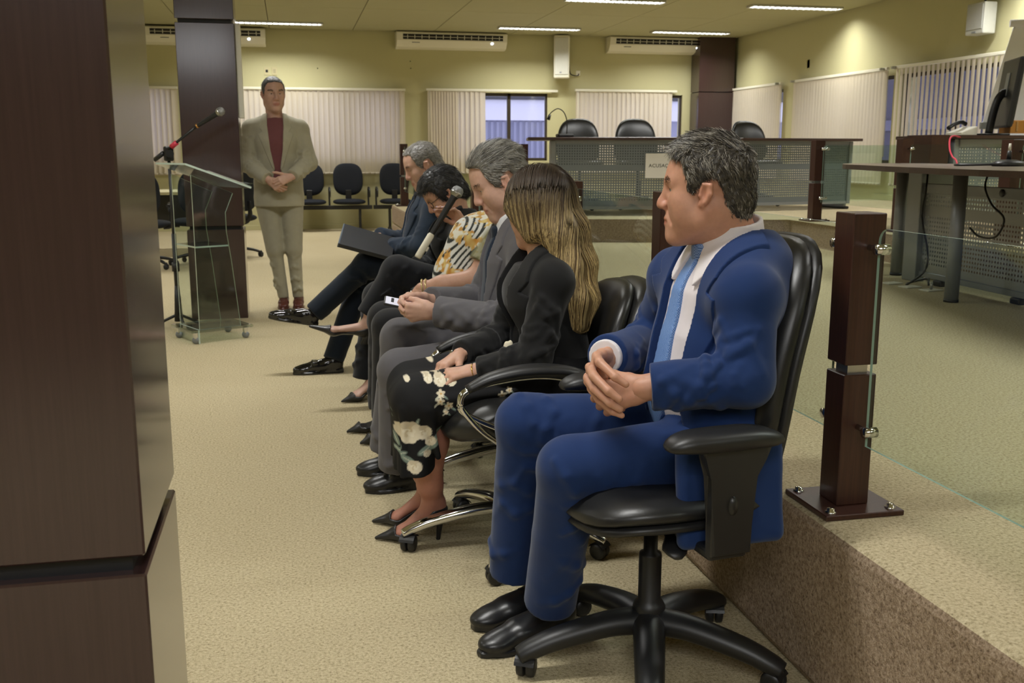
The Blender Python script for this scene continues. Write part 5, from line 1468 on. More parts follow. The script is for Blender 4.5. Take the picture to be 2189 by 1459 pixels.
# ---------------------------------------------------------------- clothed figure
def chain(pts, rad, k=.02):
    return [(cap(pts[i], pts[i + 1], rad[i], rad[i + 1]), k) for i in range(len(pts) - 1)]
class Fig:
    """skeleton: P pelvis, N neck base, SL SR shoulders, EL ER elbows, WL WR wrists (world)"""
    def __init__(s, root, **k):
        s.root = root
        for a, b in k.items(): setattr(s, a, V3(*b) if isinstance(b, (tuple, list, np.ndarray, Vector)) else b)
        s.U = nrm(s.N - s.P); l = s.SL - s.SR; s.L = nrm(l - s.U * (l @ s.U)); s.F = np.cross(s.L, s.U); s.H = np.linalg.norm(s.N - s.P)
        s.size = getattr(s, 'size', 1.0); s.belly = getattr(s, 'belly', .0); s.fem = getattr(s, 'fem', False); s.slouch = getattr(s, 'slouch', 0.0); s.sr = getattr(s, 'sr', (.060, .052, .050, .042))
    def tp(s, u, v, f=0):
        """torso point: u to the left, v down from the neck base, f forward"""
        return s.N + s.L * u - s.U * v + s.F * f
    def spine(s, t):
        return s.P + s.U * s.H * t - s.F * s.slouch * math.sin(PI * t)
    def torso(s, g, k=.03, arms=True):
        z = s.size; st = [(-.04, .165, .118, 0), (.2, .156 + s.belly * .4, .116 + s.belly, s.belly * .8), (.45, .156 + s.belly * .4, .116 + s.belly * .9, s.belly * .6), (.70, .164, .120, .012), (.88, .145, .095, -.004)]
        if s.fem: st = [(-.04, .165, .115, 0), (.25, .130, .095, 0), (.5, .128, .095, .004), (.70, .140, .112, .022), (.88, .125, .082, -.005)]
        P = []
        for a, b in zip(st[:-1], st[1:]):
            P.append((ecap(s.spine(a[0]) + s.F * a[3], s.spine(b[0]) + s.F * b[3], (a[1] * z + g, a[2] * z + g), (b[1] * z + g, b[2] * z + g), s.L), k))
        for S in (s.SL, s.SR):
            q = .82 if s.fem else 1.0
            P.append((cap(S - s.U * .01, s.N - s.U * .045 + (S - s.N) * .25, .056 * z * q + g, .062 * z * q + g), .04))
            P.append((cap(s.N + (S - s.N) * .28 - s.U * .030, S - s.U * .006, .05 * z * q + g, .044 * z * q + g), .04))
        return P
    def sleeve(s, side, g, r=(.066, .054, .052, .043)):
        S, E_, W = (s.SL, s.EL, s.WL) if side > 0 else (s.SR, s.ER, s.WR); z = s.size
        mid = E_
        return [(cap(S, E_, r[0] * z + g, r[1] * z + g), .03), (cap(E_, W, r[2] * z + g, r[3] * z + g), .02)]
    def ridges(s, a, b, n, r, span=.75, amp=.004, w=.008, seed=0, phase=0, c0=.1, c1=.9):
        """soft cloth folds: short ridges slanting around a limb a-b of radius r"""
        rng = np.random.default_rng(seed); a = V3(*a); b = V3(*b); w_ = nrm(b - a); u = nrm(np.cross(w_, [0.3, .2, 1])); v = np.cross(w_, u); out = []
        for i in range(n):
            t = c0 + (c1 - c0) * (i + rng.uniform(-.3, .3)) / max(n - 1, 1); ph = phase + rng.uniform(-.8, .8); pts = []
            for q in np.linspace(-span, span, 5):
                x = a + (b - a) * t + w_ * q * .035 * rng.choice([-1, 1]) + (u * math.cos(ph + q) + v * math.sin(ph + q)) * (r + amp * (1 - (q / span) ** 2) - w)
                pts.append(x)
            ww = [w * (.35 + .65 * (1 - (q / span) ** 2)) for q in np.linspace(-span, span, 5)]
            for j in range(4): out.append((cap(pts[j], pts[j + 1], ww[j], ww[j + 1]), w * 2.0))
        return out
    def joint_folds(s, A, J, B, r, n=5, amp=.0045, w=.007, seed=0):
        """folds fanning out from the inside of a bent joint J between A and B"""
        rng = np.random.default_rng(seed); A, J, B = V3(*A), V3(*J), V3(*B); a = nrm(A - J); b = nrm(B - J); out = []
        if a @ b < -.93: return out
        inn = nrm(a + b); sd = nrm(np.cross(a, b))
        for k in range(n):
            t = (k + .5) / n * 2 - 1; axis = a if t < 0 else b; off = abs(t) * .085 + .012
            for sg in (1, -1):
                pts = []
                for ph in np.linspace(.15, 2.0 + rng.uniform(-.3, .3), 6):
                    drift = off + (ph ** 1.3) * (.020 + .014 * rng.uniform(-1, 1)) * (1 if k % 2 else .3)
                    pr = nrm(inn - axis * (inn @ axis)); c = J + axis * drift
                    pts.append(c + (pr * math.cos(ph) + sd * sg * math.sin(ph)) * (r + amp - w))
                ww = np.linspace(1, .30, 6) * w
                for j in range(5): out.append((cap(pts[j], pts[j + 1], ww[j], ww[j + 1]), w * 1.8))
        return out
# ================================================================ PEOPLE
SKIN_B = (.53, .275, .18); SKIN_F = (.56, .32, .225); SKIN_P = (.62, .38, .29)
def H3(*a): return V3(*a)
def limb_mesh(prims, col, h=.008):
    f = Field.around([p[0] for p in prims], h, .02)
    for p, k in prims: f.add(p, k)
    V, Q = f.mesh(); return V, Q, np.array(col)
def cloth(f, col, relax_it=2, amp=0.0, scale=14, seed=1):
    V, Q = f.mesh(); V = relax(V, Q, relax_it)
    if amp: V = crumple(V, Q, amp, scale, seed)
    return V, Q, np.array(col)
def person(name, loc, label):
    return empty(name, loc, 0, label, 'person')

def suit_jacket(F, root, col, h, opening, lapel, skirt=(), name='jacket', cut_wrist=.0, folds=(), g=.020, lapel_h=None, sleeves=(1, -1), amp=.0022, shoulder=True, cuffcut=True, extra_cut=()):
    tors = F.torso(g)
    sl = [F.sleeve(s, g * .55, F.sr) for s in sleeves]
    allp = [p[0] for p in tors] + [q[0] for x in sl for q in x] + [q[0] for q in skirt]
    f = Field.around(allp, h, .03)
    for p, k in tors: f.add(p, k)
    for p, k in skirt: f.add(p, k)
    if opening: f.cut(prismf(opening, F.N, F.L, -F.U, F.F, .0, .35), .004)
    f.cut(ecap(F.N + F.U * .0, F.N + F.U * .16 + F.F * .02, (.072, .070), (.095, .090), F.L), .006)   # neck hole
    for p in extra_cut: f.cut(p, .006)
    for x, s in zip(sl, sleeves):
        a = f.like()
        for p, k in x: a.add(p, k)
        S, E_, W = (F.SL, F.EL, F.WL) if s > 0 else (F.SR, F.ER, F.WR)
        for p, k in F.ridges(S, E_, 4, F.sr[0] * F.size + g * .5, seed=11 + s, phase=1.2, amp=.004, w=.007, span=1.15, c0=.3): a.add(p, k)
        for p, k in F.ridges(E_, W, 4, F.sr[2] * F.size + g * .5 - .003, seed=21 + s, phase=2.2, amp=.004, w=.007, span=1.2, c0=.3, c1=.8): a.add(p, k)
        for p, k in F.joint_folds(S, E_, W, F.sr[1] * F.size + g * .55, seed=31 + s): a.add(p, k)
        a.cut(half(W - nrm(W - E_) * cut_wrist, W - E_, .13), .004)
        f.merge(a, .012)
    for p, k in folds: f.add(p, k)
    parts = [cloth(f, col, 3, amp, 11, 3)]
    if lapel:
        fl = Field.around([prismf(p_, F.N, F.L, -F.U, F.F, .02, .24) for p_ in lapel], lapel_h or h, .012)
        out = fl.like()
        tt = fl.like()
        for p, k in F.torso(g + .007): tt.add(p, k)
        for poly in lapel:
            x = tt.copy(); x.keep(prismf(poly, F.N, F.L, -F.U, F.F, .0, .30)); out.merge(x)
        V, Q = out.mesh(); V = relax(V, Q, 1); parts.append((V, Q, np.array(col) * 1.04))
    return to_mesh(name, parts, M['cloth'], root)
def mirror(poly): return [(-a, b) for a, b in poly][::-1]

def leg_prims(hip, knee, ank, g=.0, r=(.088, .064, .060, .050)):
    return [(cap(hip, knee, r[0] + g, r[1] + g), .03), (cap(knee, ank, r[2] + g, r[3] + g), .025)]
def trousers(F, root, col, legs, h, hips=True, amp=.002, hem=.0, name='trousers', r=(.090, .072, .070, .064), folds=True, seed=1):
    """legs: list of (hip, knee, ankle)"""
    pr = [p[0] for L in legs for p in leg_prims(*L, g=.01, r=r)]
    f = None; fields = []
    base = Field.around(pr + ([p[0] for p in F.torso(.006)[:2]] if hips else []), h, .03)
    if hips:
        for p, k in F.torso(.006)[:2]: base.add(p, k)
    for n, (hp, kn, an) in enumerate(legs):
        a = base.like()
        for p, k in leg_prims(hp, kn, an, r=r): a.add(p, k)
        d = nrm(np.asarray(an) - np.asarray(kn)); t = nrm(np.asarray(kn) - np.asarray(hp))
        if folds:
            rr = F.ridges(kn, an, 4, r[2] - .004, seed=seed + n, phase=.5 + n, amp=.004, w=.008, span=1.1, c0=.08, c1=.80) + F.ridges(hp, kn, 4, r[1] + .003, seed=seed + 7 + n, phase=2 + n, amp=.004, w=.008, span=1.1, c0=.4, c1=.95)
            for p, k in rr: a.add(p, k)
            for p, k in F.joint_folds(hp, kn, an, r[1] + .001, n=4, seed=seed + 40 + n, amp=.004, w=.008): a.add(p, k)
        a.cut(half(np.asarray(an) - d * hem, d, .13), .004)
        base.merge(a, .025)
    return to_mesh(name, [cloth(base, col, 2, amp, 9, seed)], M['cloth'], root)

# ---------------------------------------------------------------- 1. the man in the blue suit, nearest
task_chair((.80, 2.13, 0), PI + .12, 'black task chair with height-adjustable armrests under the blue-suited man', math.radians(-8))
def blue_man():
    r = person('person', (.80, 2.15, 0), 'seated man in a blue suit and blue tie with clasped hands, nearest to the camera')
    F = Fig(r, P=(.955, 2.15, .575), N=(1.000, 2.15, 1.008), SL=(.950, 1.985, .920), SR=(.925, 2.315, .920), EL=(.928, 1.930, .742), WL=(.738, 1.990, .724),
            ER=(.90, 2.42, .73), WR=(.700, 2.185, .752), belly=.022, slouch=.012, size=.96, sr=(.056, .050, .048, .041))
    col = lin((25 / 255, 50 / 255, 98 / 255))
    R = frame3((-.885, .465, -.04), (-.02, .02, 1)); O = H3(.916, 2.135, 1.126)
    parts, T, hf = head(O, R, .955, F.N - F.U * .03, SKIN_B, .0028, nose=1.06, brow=1.15, jaw=1.04, lids=.45, neck_r=.066, jowl=.007, gaze=(1, .22, -.02))
    # clasped hands: the left over the right, fingers wrapped round it
    dl = nrm(H3(-.80, .42, -.30)); hl, tl = hand(F.WL + dl * .018, dl, H3(.15, .85, -.35), 1, [(58, 62, 28), (60, 66, 28), (62, 66, 28), (62, 62, 28)], thumb=((.85, .50, .35), 14, 22), sc=1.02)
    dr = nrm(H3(-.52, -.66, -.20)); hr, tr = hand(F.WR + dr * .012, dr, H3(.62, -.52, -.45), -1, [(50, 60, 30), (52, 60, 30), (54, 60, 30), (55, 60, 30)], thumb=((.85, .42, -.15), 12, 24), sc=1.02)
    parts.append(hand_mesh(hl, SKIN_B))
    # the right hand's fingers come round between the left's and lie on its back
    hr = [p for i, p in enumerate(hr) if not (2 <= i < 18 and (i - 2) % 4 != 0)]
    for (k_, p_, m_, t_), rr in zip((((.645, 2.085, .775), (.632, 2.020, .775), (.652, 1.972, .752), (.672, 1.962, .738)), ((.628, 2.080, .752), (.616, 2.010, .748), (.636, 1.966, .724), (.656, 1.956, .708)), ((.622, 2.075, .728), (.618, 2.008, .720), (.640, 1.968, .698), (.660, 1.960, .685)), ((.628, 2.070, .706), (.630, 2.012, .694), (.650, 1.978, .676), (.668, 1.972, .668))), (1, 1.03, .98, .86)):
        hr += [(cap(k_, p_, .0105 * rr, .0100 * rr), .006), (cap(p_, m_, .0100 * rr, .0090 * rr), .004), (cap(m_, t_, .0090 * rr, .0076 * rr), .004)]
    parts.append(hand_mesh(hr, SKIN_B, .0024))
    parts.append(limb_mesh(F.torso(-.008) + [(cap(F.SL, F.EL, .05, .045), .02), (cap(F.EL, F.WL + dl * .02, .043, .028), .02), (cap(F.SR, F.ER, .05, .045), .02), (cap(F.ER, F.WR + dr * .02, .043, .028), .02)], SKIN_B, .012))
    legs = [(H3(.95, 2.06, .55), H3(.592, 2.10, .515), H3(.585, 2.245, .125)), (H3(.92, 2.24, .55), H3(.548, 2.355, .555), H3(.535, 2.44, .125))]
    for L in legs: parts.append(limb_mesh(leg_prims(*L, g=-.02), SKIN_B, .012))
    to_mesh('body', parts, M['skin'], r)
    # hair
    poly = [(.086, .096), (.076, .088), (.056, .080), (.046, .052), (.043, .030), (.042, .014), (.028, .004), (.016, .018), (-.006, .038), (-.026, .034), (-.040, .005), (-.046, -.035), (-.062, -.075), (-.13, -.07), (-.16, .05), (-.11, .19), (.05, .20), (.11, .15)]
    flow = lambda L: (lambda w: np.stack([.30 * w - .40 * (1 - w), np.sign(L[:, 1]) * .1, .22 * w - .80 * (1 - w)], 1))(np.clip((L[:, 2] - .055) / .06 + .5 * vnoise(L, 60, 4), 0, 1))
    ln = lambda L: np.where(L[:, 2] > .095, .024, np.where(L[:, 2] > .04, .016, .011))
    pal = [(.018, .014, .010), (.035, .028, .020), (.075, .062, .045), (.20, .18, .145), (.42, .39, .33)]
    hp = short_hair(O, R, .955, poly, .006, 14000, ln, flow, pal, 5, lift=.42, h=.0035, inflate=.006, strand_r=.0008, base_col=(.045, .038, .028))
    to_mesh('hair', hp, M['hair'], r)
    to_mesh('eyebrows', brows(T, R, .955, (.022, .016, .012), 3, 1.3, .010, 150), M['hair'], r)
    # shirt, tie
    f = Field.around([p[0] for p in F.torso(.008)], .005, .03)
    for p, k in F.torso(.008): f.add(p, k)
    f.cut(half(F.N + F.U * .015, F.U, .3), .004)
    col_ax = nrm(T(-.030, 0, -.045) - F.N + F.U * .03)
    parts = [cloth(f, (.78, .72, .74), 2, .0012, 16, 5)]
    c = Field(F.N - .16, F.N + .16, .003)
    c.add(band(F.N - F.U * .045 + F.F * .012, F.N + col_ax * .068, .080, .0685, .009))
    c.cut(prismf([(-.006, -.10), (.006, -.10), (.006, .0), (.036, .10), (-.036, .10), (-.006, .0)], F.N, F.L, -F.U, F.F, .02, .3))
    c.cut(half(F.N + F.U * .042 + F.F * .07, F.F * .60 + F.U * .80, .16), .003)
    # collar leaves
    tt = c.like()
    for p, k in F.torso(.019): tt.add(p, k)
    leafs = c.like()
    for poly in ([(.008, -.012), (.052, .098), (.120, .030), (.118, -.05), (.06, -.06)],):
        for pp in (poly, mirror(poly)):
            x = tt.copy(); x.keep(prismf(pp, F.N, F.L, -F.U, F.F, .03, .30)); leafs.merge(x)
    c.merge(leafs, .004)
    V, Q = c.mesh(); parts.append((relax(V, Q, 2), Q, np.array((.80, .75, .77))))
    for W_, d_, E_ in ((F.WR, dr, F.ER),):
        w_ = nrm(W_ - E_); cf = Field(W_ - .09, W_ + .09, .003); cf.add(cap(W_ - w_ * .06, W_ + w_ * .012, .041, .040)); cf.cut(half(W_ + w_ * .012, w_, .09)); V, Q = cf.mesh(); parts.append((V, Q, np.array((.80, .76, .78))))
    to_mesh('shirt', parts, M['cloth'], r)
    t = Field.around([p[0] for p in F.torso(.014)], .0035, .03)
    tt = t.like()
    for p, k in F.torso(.017): tt.add(p, k)
    tt.keep(prismf([(-.016, .03), (.016, .03), (.026, .16), (.040, .40), (.0, .45), (-.040, .40), (-.026, .16)], F.N - F.L * .004, F.L, -F.U, F.F, .03, .30))
    V, Q = tt.mesh(); V = relax(V, Q, 1)
    tieparts = [(V, Q, np.array((.085, .20, .50)))]
    kn = F.tp(0, .028, .096); k_ = Field(kn - .06, kn + .06, .0025); k_.add(ecap(kn + F.U * .014, kn - F.U * .020, (.026, .017), (.017, .014), F.L)); V, Q = k_.mesh(); tieparts.append((V, Q, np.array((.045, .10, .26))))
    to_mesh('tie', tieparts, M['tie'], r)
    # jacket
    op = [(-.070, -.08), (.102, -.08), (.096, .05), (.092, .20), (.094, .34), (.105, .50), (-.075, .50), (-.060, .34), (-.070, .20), (-.072, .06)]
    lap = [(.066, .02), (.064, .20), (.056, .35), (.074, .33), (.128, .155), (.150, .098), (.112, .088), (.136, .055), (.112, -.01), (.085, -.06), (.060, -.06)]
    # skirts of the jacket hanging over the seat on both sides
    sk = [(rbox(H3(.905, 1.935, .50), (.125, .020, .125), frame3((-1, -.05, .0), (0.02, .10, 1)), .02), .03), (rbox(H3(.90, 2.38, .52), (.12, .020, .10), None, .02), .03)]
    fd = F.ridges(F.tp(.10, .20, .10), F.tp(.16, .36, .06), 3, .02, seed=4)
    suit_jacket(F, r, col, .0038, op, [[(.092, .05), (.087, .20), (.087, .37), (.102, .35), (.146, .175), (.168, .112), (.130, .102), (.152, .066), (.142, .0), (.130, -.06), (.098, -.07)], [(.112, .262), (.172, .240), (.173, .252), (.113, .275)], mirror(lap)], sk, lapel_h=.0026)
    bk = Field(F.N - .17, F.N + .17, .0035)
    bk.add(band(F.N - F.U * .060 - F.F * .006, F.N + F.U * .006 - F.F * .012, .100, .088, .010)); bk.cut(half(F.N + F.F * .035, F.F, .3), .004)
    V, Q = bk.mesh(); to_mesh('jacket_collar', [(relax(V, Q, 2), Q, np.array(col) * 1.04)], M['cloth'], r)
    for v in (.40, .43):
        pass
    trousers(F, r, np.array(col) * .92, legs, .0055, seed=2)
    sh = [shoe((.675, 2.345, .0), (.405, 2.245, .0), (0, 0, 1), (.012, .012, .013), kind='oxford', w=.052), shoe((.655, 2.455, .0), (.415, 2.385, .0), (0, 0, 1), (.012, .012, .013), kind='oxford', w=.052)]
    for s_ in sh: to_mesh('shoe', [s_], M['shoe'], r)
    return r
t = NT('woven_tie'); v = t.coord((1, 1, 1)); a = t.n('ShaderNodeAttribute', attribute_name='Col')
ck = t.n('ShaderNodeTexChecker'); ck.inputs['Scale'].default_value = 330; t.l(v, ck.inputs['Vector'])
t.col(t.mixc(t.math('MULTIPLY', ck.outputs['Fac'], .55), a.outputs['Color'], (.36, .50, .78, 1))); M['tie'] = t.set(.45, 0, .4)
BLUE = blue_man()
def shirt_tie(F, O, r, scol, tcol, h=.007, tie_mat='cloth', collar=True, wide=1.0):
    f = Field.around([p[0] for p in F.torso(.008)], h, .03)
    for p, k in F.torso(.008): f.add(p, k)
    f.cut(half(F.N + F.U * .015, F.U, .3), .004)
    parts = [cloth(f, scol, 2)]
    ax = nrm(O - F.N + F.U * .06)
    if collar:
        c = Field(F.N - .16, F.N + .16, min(h, .0045))
        c.add(band(F.N - F.U * .045 + F.F * .012, F.N + ax * .066 - F.F * .004, .080, .070, .011))
        c.cut(prismf([(-.006, -.10), (.006, -.10), (.006, .0), (.036, .10), (-.036, .10), (-.006, .0)], F.N, F.L, -F.U, F.F, .02, .3))
        c.cut(half(F.N + F.U * .042 + F.F * .07, F.F * .60 + F.U * .80, .16), .003)
        V, Q = c.mesh(); parts.append((relax(V, Q, 2), Q, np.array(scol)))
    to_mesh('shirt', parts, M['cloth'], r)
    if tcol is not None:
        t = Field.around([p[0] for p in F.torso(.014)], min(h, .005), .03)
        for p, k in F.torso(.018): t.add(p, k)
        t.keep(prismf([(-.016, .03), (.016, .03), (.026, .16), (.040, .38), (.0, .43), (-.040, .38), (-.026, .16)], F.N, F.L, -F.U, F.F, .03, .30))
        V, Q = t.mesh(); tp = [(relax(V, Q, 1), Q, np.array(tcol))]
        kn = F.tp(0, .026, .096); k_ = Field(kn - .06, kn + .06, .004); k_.add(ecap(kn + F.U * .014, kn - F.U * .018, (.024, .016), (.017, .014), F.L)); V, Q = k_.mesh(); tp.append((V, Q, np.array(tcol) * .8))
        to_mesh('tie', tp, M[tie_mat], r)
def jacket_collar(F, r, col, h=.005):
    bk = Field(F.N - .17, F.N + .17, h)
    bk.add(band(F.N - F.U * .060 - F.F * .006, F.N + F.U * .006 - F.F * .012, .100, .088, .012)); bk.cut(half(F.N + F.F * .035, F.F, .3), .004)
    V, Q = bk.mesh(); to_mesh('jacket_collar', [(relax(V, Q, 2), Q, np.array(col) * 1.04)], M['cloth'], r)
OPEN = [(-.058, -.06), (.058, -.06), (.066, .06), (.052, .20), (.022, .36), (.055, .52), (-.055, .52), (-.022, .36), (-.052, .20), (-.066, .06)]
LAPEL = [(.060, .04), (.046, .22), (.018, .38), (.040, .36), (.112, .165), (.135, .105), (.100, .092), (.122, .060), (.105, -.01), (.083, -.06), (.058, -.06)]
FLOWB = lambda L: np.stack([np.full(len(L), -.9), np.sign(L[:, 1]) * .05 + 0 * L[:, 0], np.where(L[:, 2] > .08, .05, -.55)], 1)
GREYS = [(.10, .095, .085), (.20, .19, .17), (.34, .33, .30), (.48, .46, .42), (.60, .58, .53)]

# ---------------------------------------------------------------- 2. the long-haired woman
loop_chair((.625, 2.95, 0), PI, 'chrome-armed black office chair under the long-haired woman', 0)
def long_hair_woman():
    r = person('person', (.62, 3.0, 0), 'seated woman with long streaked blonde hair, black blazer and black floral skirt')
    F = Fig(r, P=(.775, 3.0, .525), N=(.745, 3.0, .905), SL=(.750, 2.872, .845), SR=(.735, 3.128, .845), EL=(.685, 2.84, .615), WL=(.530, 2.895, .575), ER=(.66, 3.16, .62), WR=(.50, 3.03, .60), fem=True, size=.92, sr=(.052, .045, .044, .036), slouch=.012)
    R = frame3((-.60, .79, -.16), (.0, .0, 1)); O = H3(.742, 3.01, 1.045)
    parts, T, hf = head(O, R, .97, F.N - F.U * .03, SKIN_F, .0036, female=True, nose=.85, brow=.7, jaw=.92, neck_r=.048, lids=.8, iris=(.06, .035, .02))
    dl = nrm(H3(-.97, .02, -.12)); hl, tl = hand(F.WL + dl * .012, dl, H3(-.10, .25, -.96), 1, [(24, 22, 12), (26, 24, 12), (28, 26, 14), (30, 28, 14)], thumb=((.80, .55, .20), 10, 12), sc=.88, spread=.30)
    parts.append(hand_mesh(hl, SKIN_F, .003))
    dr = nrm(H3(-.75, -.5, -.30)); hr, tr = hand(F.WR + dr * .01, dr, H3(0, -.2, -1), -1, [(35, 30, 12)] * 4, sc=.88); parts.append(hand_mesh(hr, SKIN_F, .0035))
    parts.append(limb_mesh([(cap(F.EL, F.WL + dl * .015, .034, .024), .02), (cap(F.ER, F.WR + dr * .015, .034, .024), .02)] + F.torso(-.012), SKIN_F, .012))
    KL, KR = H3(.352, 2.93, .478), H3(.352, 3.10, .488); AL, AR = H3(.392, 3.02, .128), H3(.392, 3.13, .128)
    skl = lin((176 / 255, 122 / 255, 104 / 255))
    shp = []
    for K_, A_, toe, heel in ((KL, AL, H3(.222, 3.115 - .06, 0), H3(.438, 3.02, 0)), (KR, AR, H3(.225, 3.205, 0), H3(.438, 3.135, 0))):
        m, foot, ank = pump(heel, toe, H3(0, 0, 1), (.012, .012, .014), .065)
        shp.append(m); f = Field.around([p[0] for p in foot] + [cap(K_, A_, .06)], .005, .02)
        for p, k in foot: f.add(p, k)
        mid = K_ * .62 + A_ * .38 + H3(.018, 0, 0)
        f.add(cap(ank, A_ * .7 + mid * .3, .032, .036), .03); f.add(cap(A_ * .7 + mid * .3, mid, .036, .056), .03); f.add(cap(mid, K_, .056, .050), .03); f.add(ell(ank + H3(-.005, -.026, .0), (.012, .010, .014)), .015)
        V, Q = f.mesh(); parts.append((relax(V, Q, 1), Q, np.array(skl) * (1 + .05 * vnoise(V, 25, 3))[:, None]))
    to_mesh('body', parts, M['skin'], r)
    for m in shp: to_mesh('shoe', [m], M['shoe'], r, 'black pointed court shoe')
    # skirt with printed flowers
    h = .003; hipL, hipR = H3(.76, 2.92, .53), H3(.76, 3.08, .53)
    kl, kr = KL + H3(0, 0, .004), KR + H3(0, 0, .004)
    hemc = H3(.342, 3.02, .235)
    pr = [(ecap(F.P + H3(.02, 0, -.01), F.P + F.U * .12, (.172, .125), (.140, .105), F.L), .03), (cap(hipL, kl, .098, .078), .04), (cap(hipR, kr, .098, .078), .04), (ecap((hipL + hipR) / 2 - H3(.1, 0, .02), (kl + kr) / 2 - H3(0, 0, .01), (.09, .08), (.09, .066), H3(0, 1, 0)), .04),
          (ecap((kl + kr) / 2 + H3(.0, 0, -.02), hemc, (.150, .078), (.165, .060), H3(0, 1, 0)), .04)]
    f = Field.around([p[0] for p in pr], h, .03)
    for p, k in pr: f.add(p, k)
    rng = np.random.default_rng(4)
    for i in range(7):
        y = 2.88 + .28 * i / 6; x0 = .262 + .01 * rng.normal()
        f.add(cap(H3(x0 + .045, y, .47), H3(.298 + .008 * math.sin(i * 2.1), y + .01, .25), .006, .012), .02)
    for a, b in (((.62, 2.83, .52), (.40, 2.855, .50)), ((.60, 2.83, .47), (.42, 2.86, .455)), ((.37, 2.86, .47), (.40, 2.875, .32))): f.add(cap(a, b, .008), .02)
    f.cut(prismf([(-.3, 0), (.3, 0), (.3, -.4), (-.3, -.4)], H3(.36, 3.0, .265), H3(.97, 0, .10), H3(-.10, 0, .99), H3(0, 1, 0), -.5, .5), .004)
    f.cut(ecap(H3(.345, 3.02, .22), H3(.35, 3.02, .40), (.13, .045), (.10, .03), H3(0, 1, 0)), .006)
    V, Q = f.mesh(); V = relax(V, Q, 2); V = crumple(V, Q, .0016, 12, 2)
    C = np.tile(np.array([.010, .010, .011]), (len(V), 1)); x, z, y = V[:, 0], V[:, 2], V[:, 1]
    S_ = 1 / 705.; px = lambda a: .281 + (a - 845) * S_; pz = lambda b: .495 - (b - 850) * S_
    def ellip(a, b, ra, rb, ang, colr, soft=.25, sel=None):
        dx, dz = x - px(a), z - pz(b); c_, s_ = math.cos(ang), math.sin(ang); u = (dx * c_ + dz * s_) / (ra * S_); w = (-dx * s_ + dz * c_) / (rb * S_)
        m = np.clip((1.15 - np.sqrt(u * u + w * w)) / soft, 0, 1) * np.clip((3.0 - y) / .03, 0, 1) if sel is None else np.clip((1.15 - np.sqrt(u * u + w * w)) / soft, 0, 1)
        if sel is not None: m = m * sel
        C[:] = C + (np.array(colr) - C) * m[:, None]
    def flower(a, b, rad, n, colr, core, ph=0):
        for k in range(n): t_ = ph + 2 * PI * k / n; ellip(a + rad * .6 * math.cos(t_), b - rad * .6 * math.sin(t_), rad * .55, rad * .36, t_, np.array(colr) * (1 - .12 * (k % 2)))
        ellip(a, b, rad * .26, rad * .26, 0, core)
    CR, LF, AM = (.70, .62, .46), (.20, .26, .22), (.55, .33, .10)
    def rose(a, b, rad):
        for k in range(9): t_ = k * 2.4; ellip(a + rad * .55 * math.cos(t_), b - rad * .5 * math.sin(t_), rad * .48, rad * .36, t_ + 1, (.72, .65, .50) if k % 3 else (.58, .50, .36), .15)
        for k in range(5): t_ = k * 1.3; ellip(a + rad * .24 * math.cos(t_), b - rad * .2 * math.sin(t_), rad * .28, rad * .16, t_ + .6, (.62, .53, .36) if k % 2 else (.78, .72, .58), .15)
    for a, b, ra, ang in ((905, 952, 22, .5), (868, 978, 20, -.6), (845, 940, 14, -1.2), (928, 930, 26, .9), (884, 893, 10, 1.2), (850, 962, 14, .2)):
        ellip(a, b, ra, ra * .36, ang, LF); ellip(a, b, ra * .8, ra * .07, ang, (.5, .52, .42))
    rose(868, 915, 27); rose(898, 915, 17); rose(912, 935, 12); rose(878, 990, 16); rose(905, 962, 9)
    rose(935, 808, 13); rose(958, 810, 10); rose(912, 806, 9); ellip(850, 806, 22, 7, .35, (.42, .48, .40)); rose(835, 815, 9); rose(868, 806, 8)
    for a, b, rd in ((934, 833, 8), (932, 848, 8), (950, 858, 8), (944, 872, 5), (828, 872, 6), (832, 888, 5), (827, 925, 6), (1030, 895, 8), (1050, 905, 9), (1016, 884, 6), (1066, 893, 5), (1062, 910, 6), (1072, 925, 8), (1060, 838, 8), (1075, 828, 6), (1010, 780, 7), (846, 792, 6), (990, 905, 5)):
        flower(a, b, rd, 5, CR, AM, a * .1)
        ellip(a + rd * 1.2, b + rd * .9, rd * .7, rd * .25, -.7, LF); ellip(a - rd * 1.1, b + rd * 1.1, rd * .7, rd * .25, .9, (.45, .45, .36))
    for k in range(26):
        a, b = rng.uniform(840, 1230), rng.uniform(770, 990)
        if y.max() > 0: 
            far = np.clip((y - 2.98) / .02, 0, 1); ellip(a, b, 10, 6, rng.uniform(0, 3), CR, .25, far)
    to_mesh('skirt', [(V, Q, C)], M['print'], r)
    black = (.0085, .0085, .009)
    f = Field.around([p[0] for p in F.torso(.006)], .008, .03)
    for p, k in F.torso(.006): f.add(p, k)
    f.cut(half(F.N - F.U * .02, F.U, .3), .004); to_mesh('blouse', [cloth(f, (.012, .012, .013))], M['cloth'], r)
    suit_jacket(F, r, black, .005, OPEN, [LAPEL, mirror(LAPEL)], [(ecap(F.P + F.U * .02, F.P + F.U * .12, (.168, .125), (.140, .108), F.L), .03)], name='blazer', lapel_h=.004, g=.016)
    q = Field(H3(.5, 2.7, .55), H3(.75, 2.95, .8), .004); c_ = F.EL * .55 + F.WL * .45 + H3(-.006, .01, .042)
    q.add(ell(c_, (.010, .012, .026))); q.add(ell(c_ + H3(.012, 0, .012), (.008, .010, .016)), .006); V, Q = q.mesh()
    to_mesh('white_flower_trim', [(V, Q, np.array((.72, .66, .50)))], M['print'], r)
    # earring, bracelet
    e = T(-.004, .086, -.036); b = MB(); b.lathe([(0, -.008), (.006, -.005), (.0075, 0), (.006, .005), (0, .008)], 12, Matrix.Translation(Vector(e))); b.tube([Vector(e) + Vector((0, 0, .006)), Vector(e) + Vector((0, 0, .018))], .0012, 6)
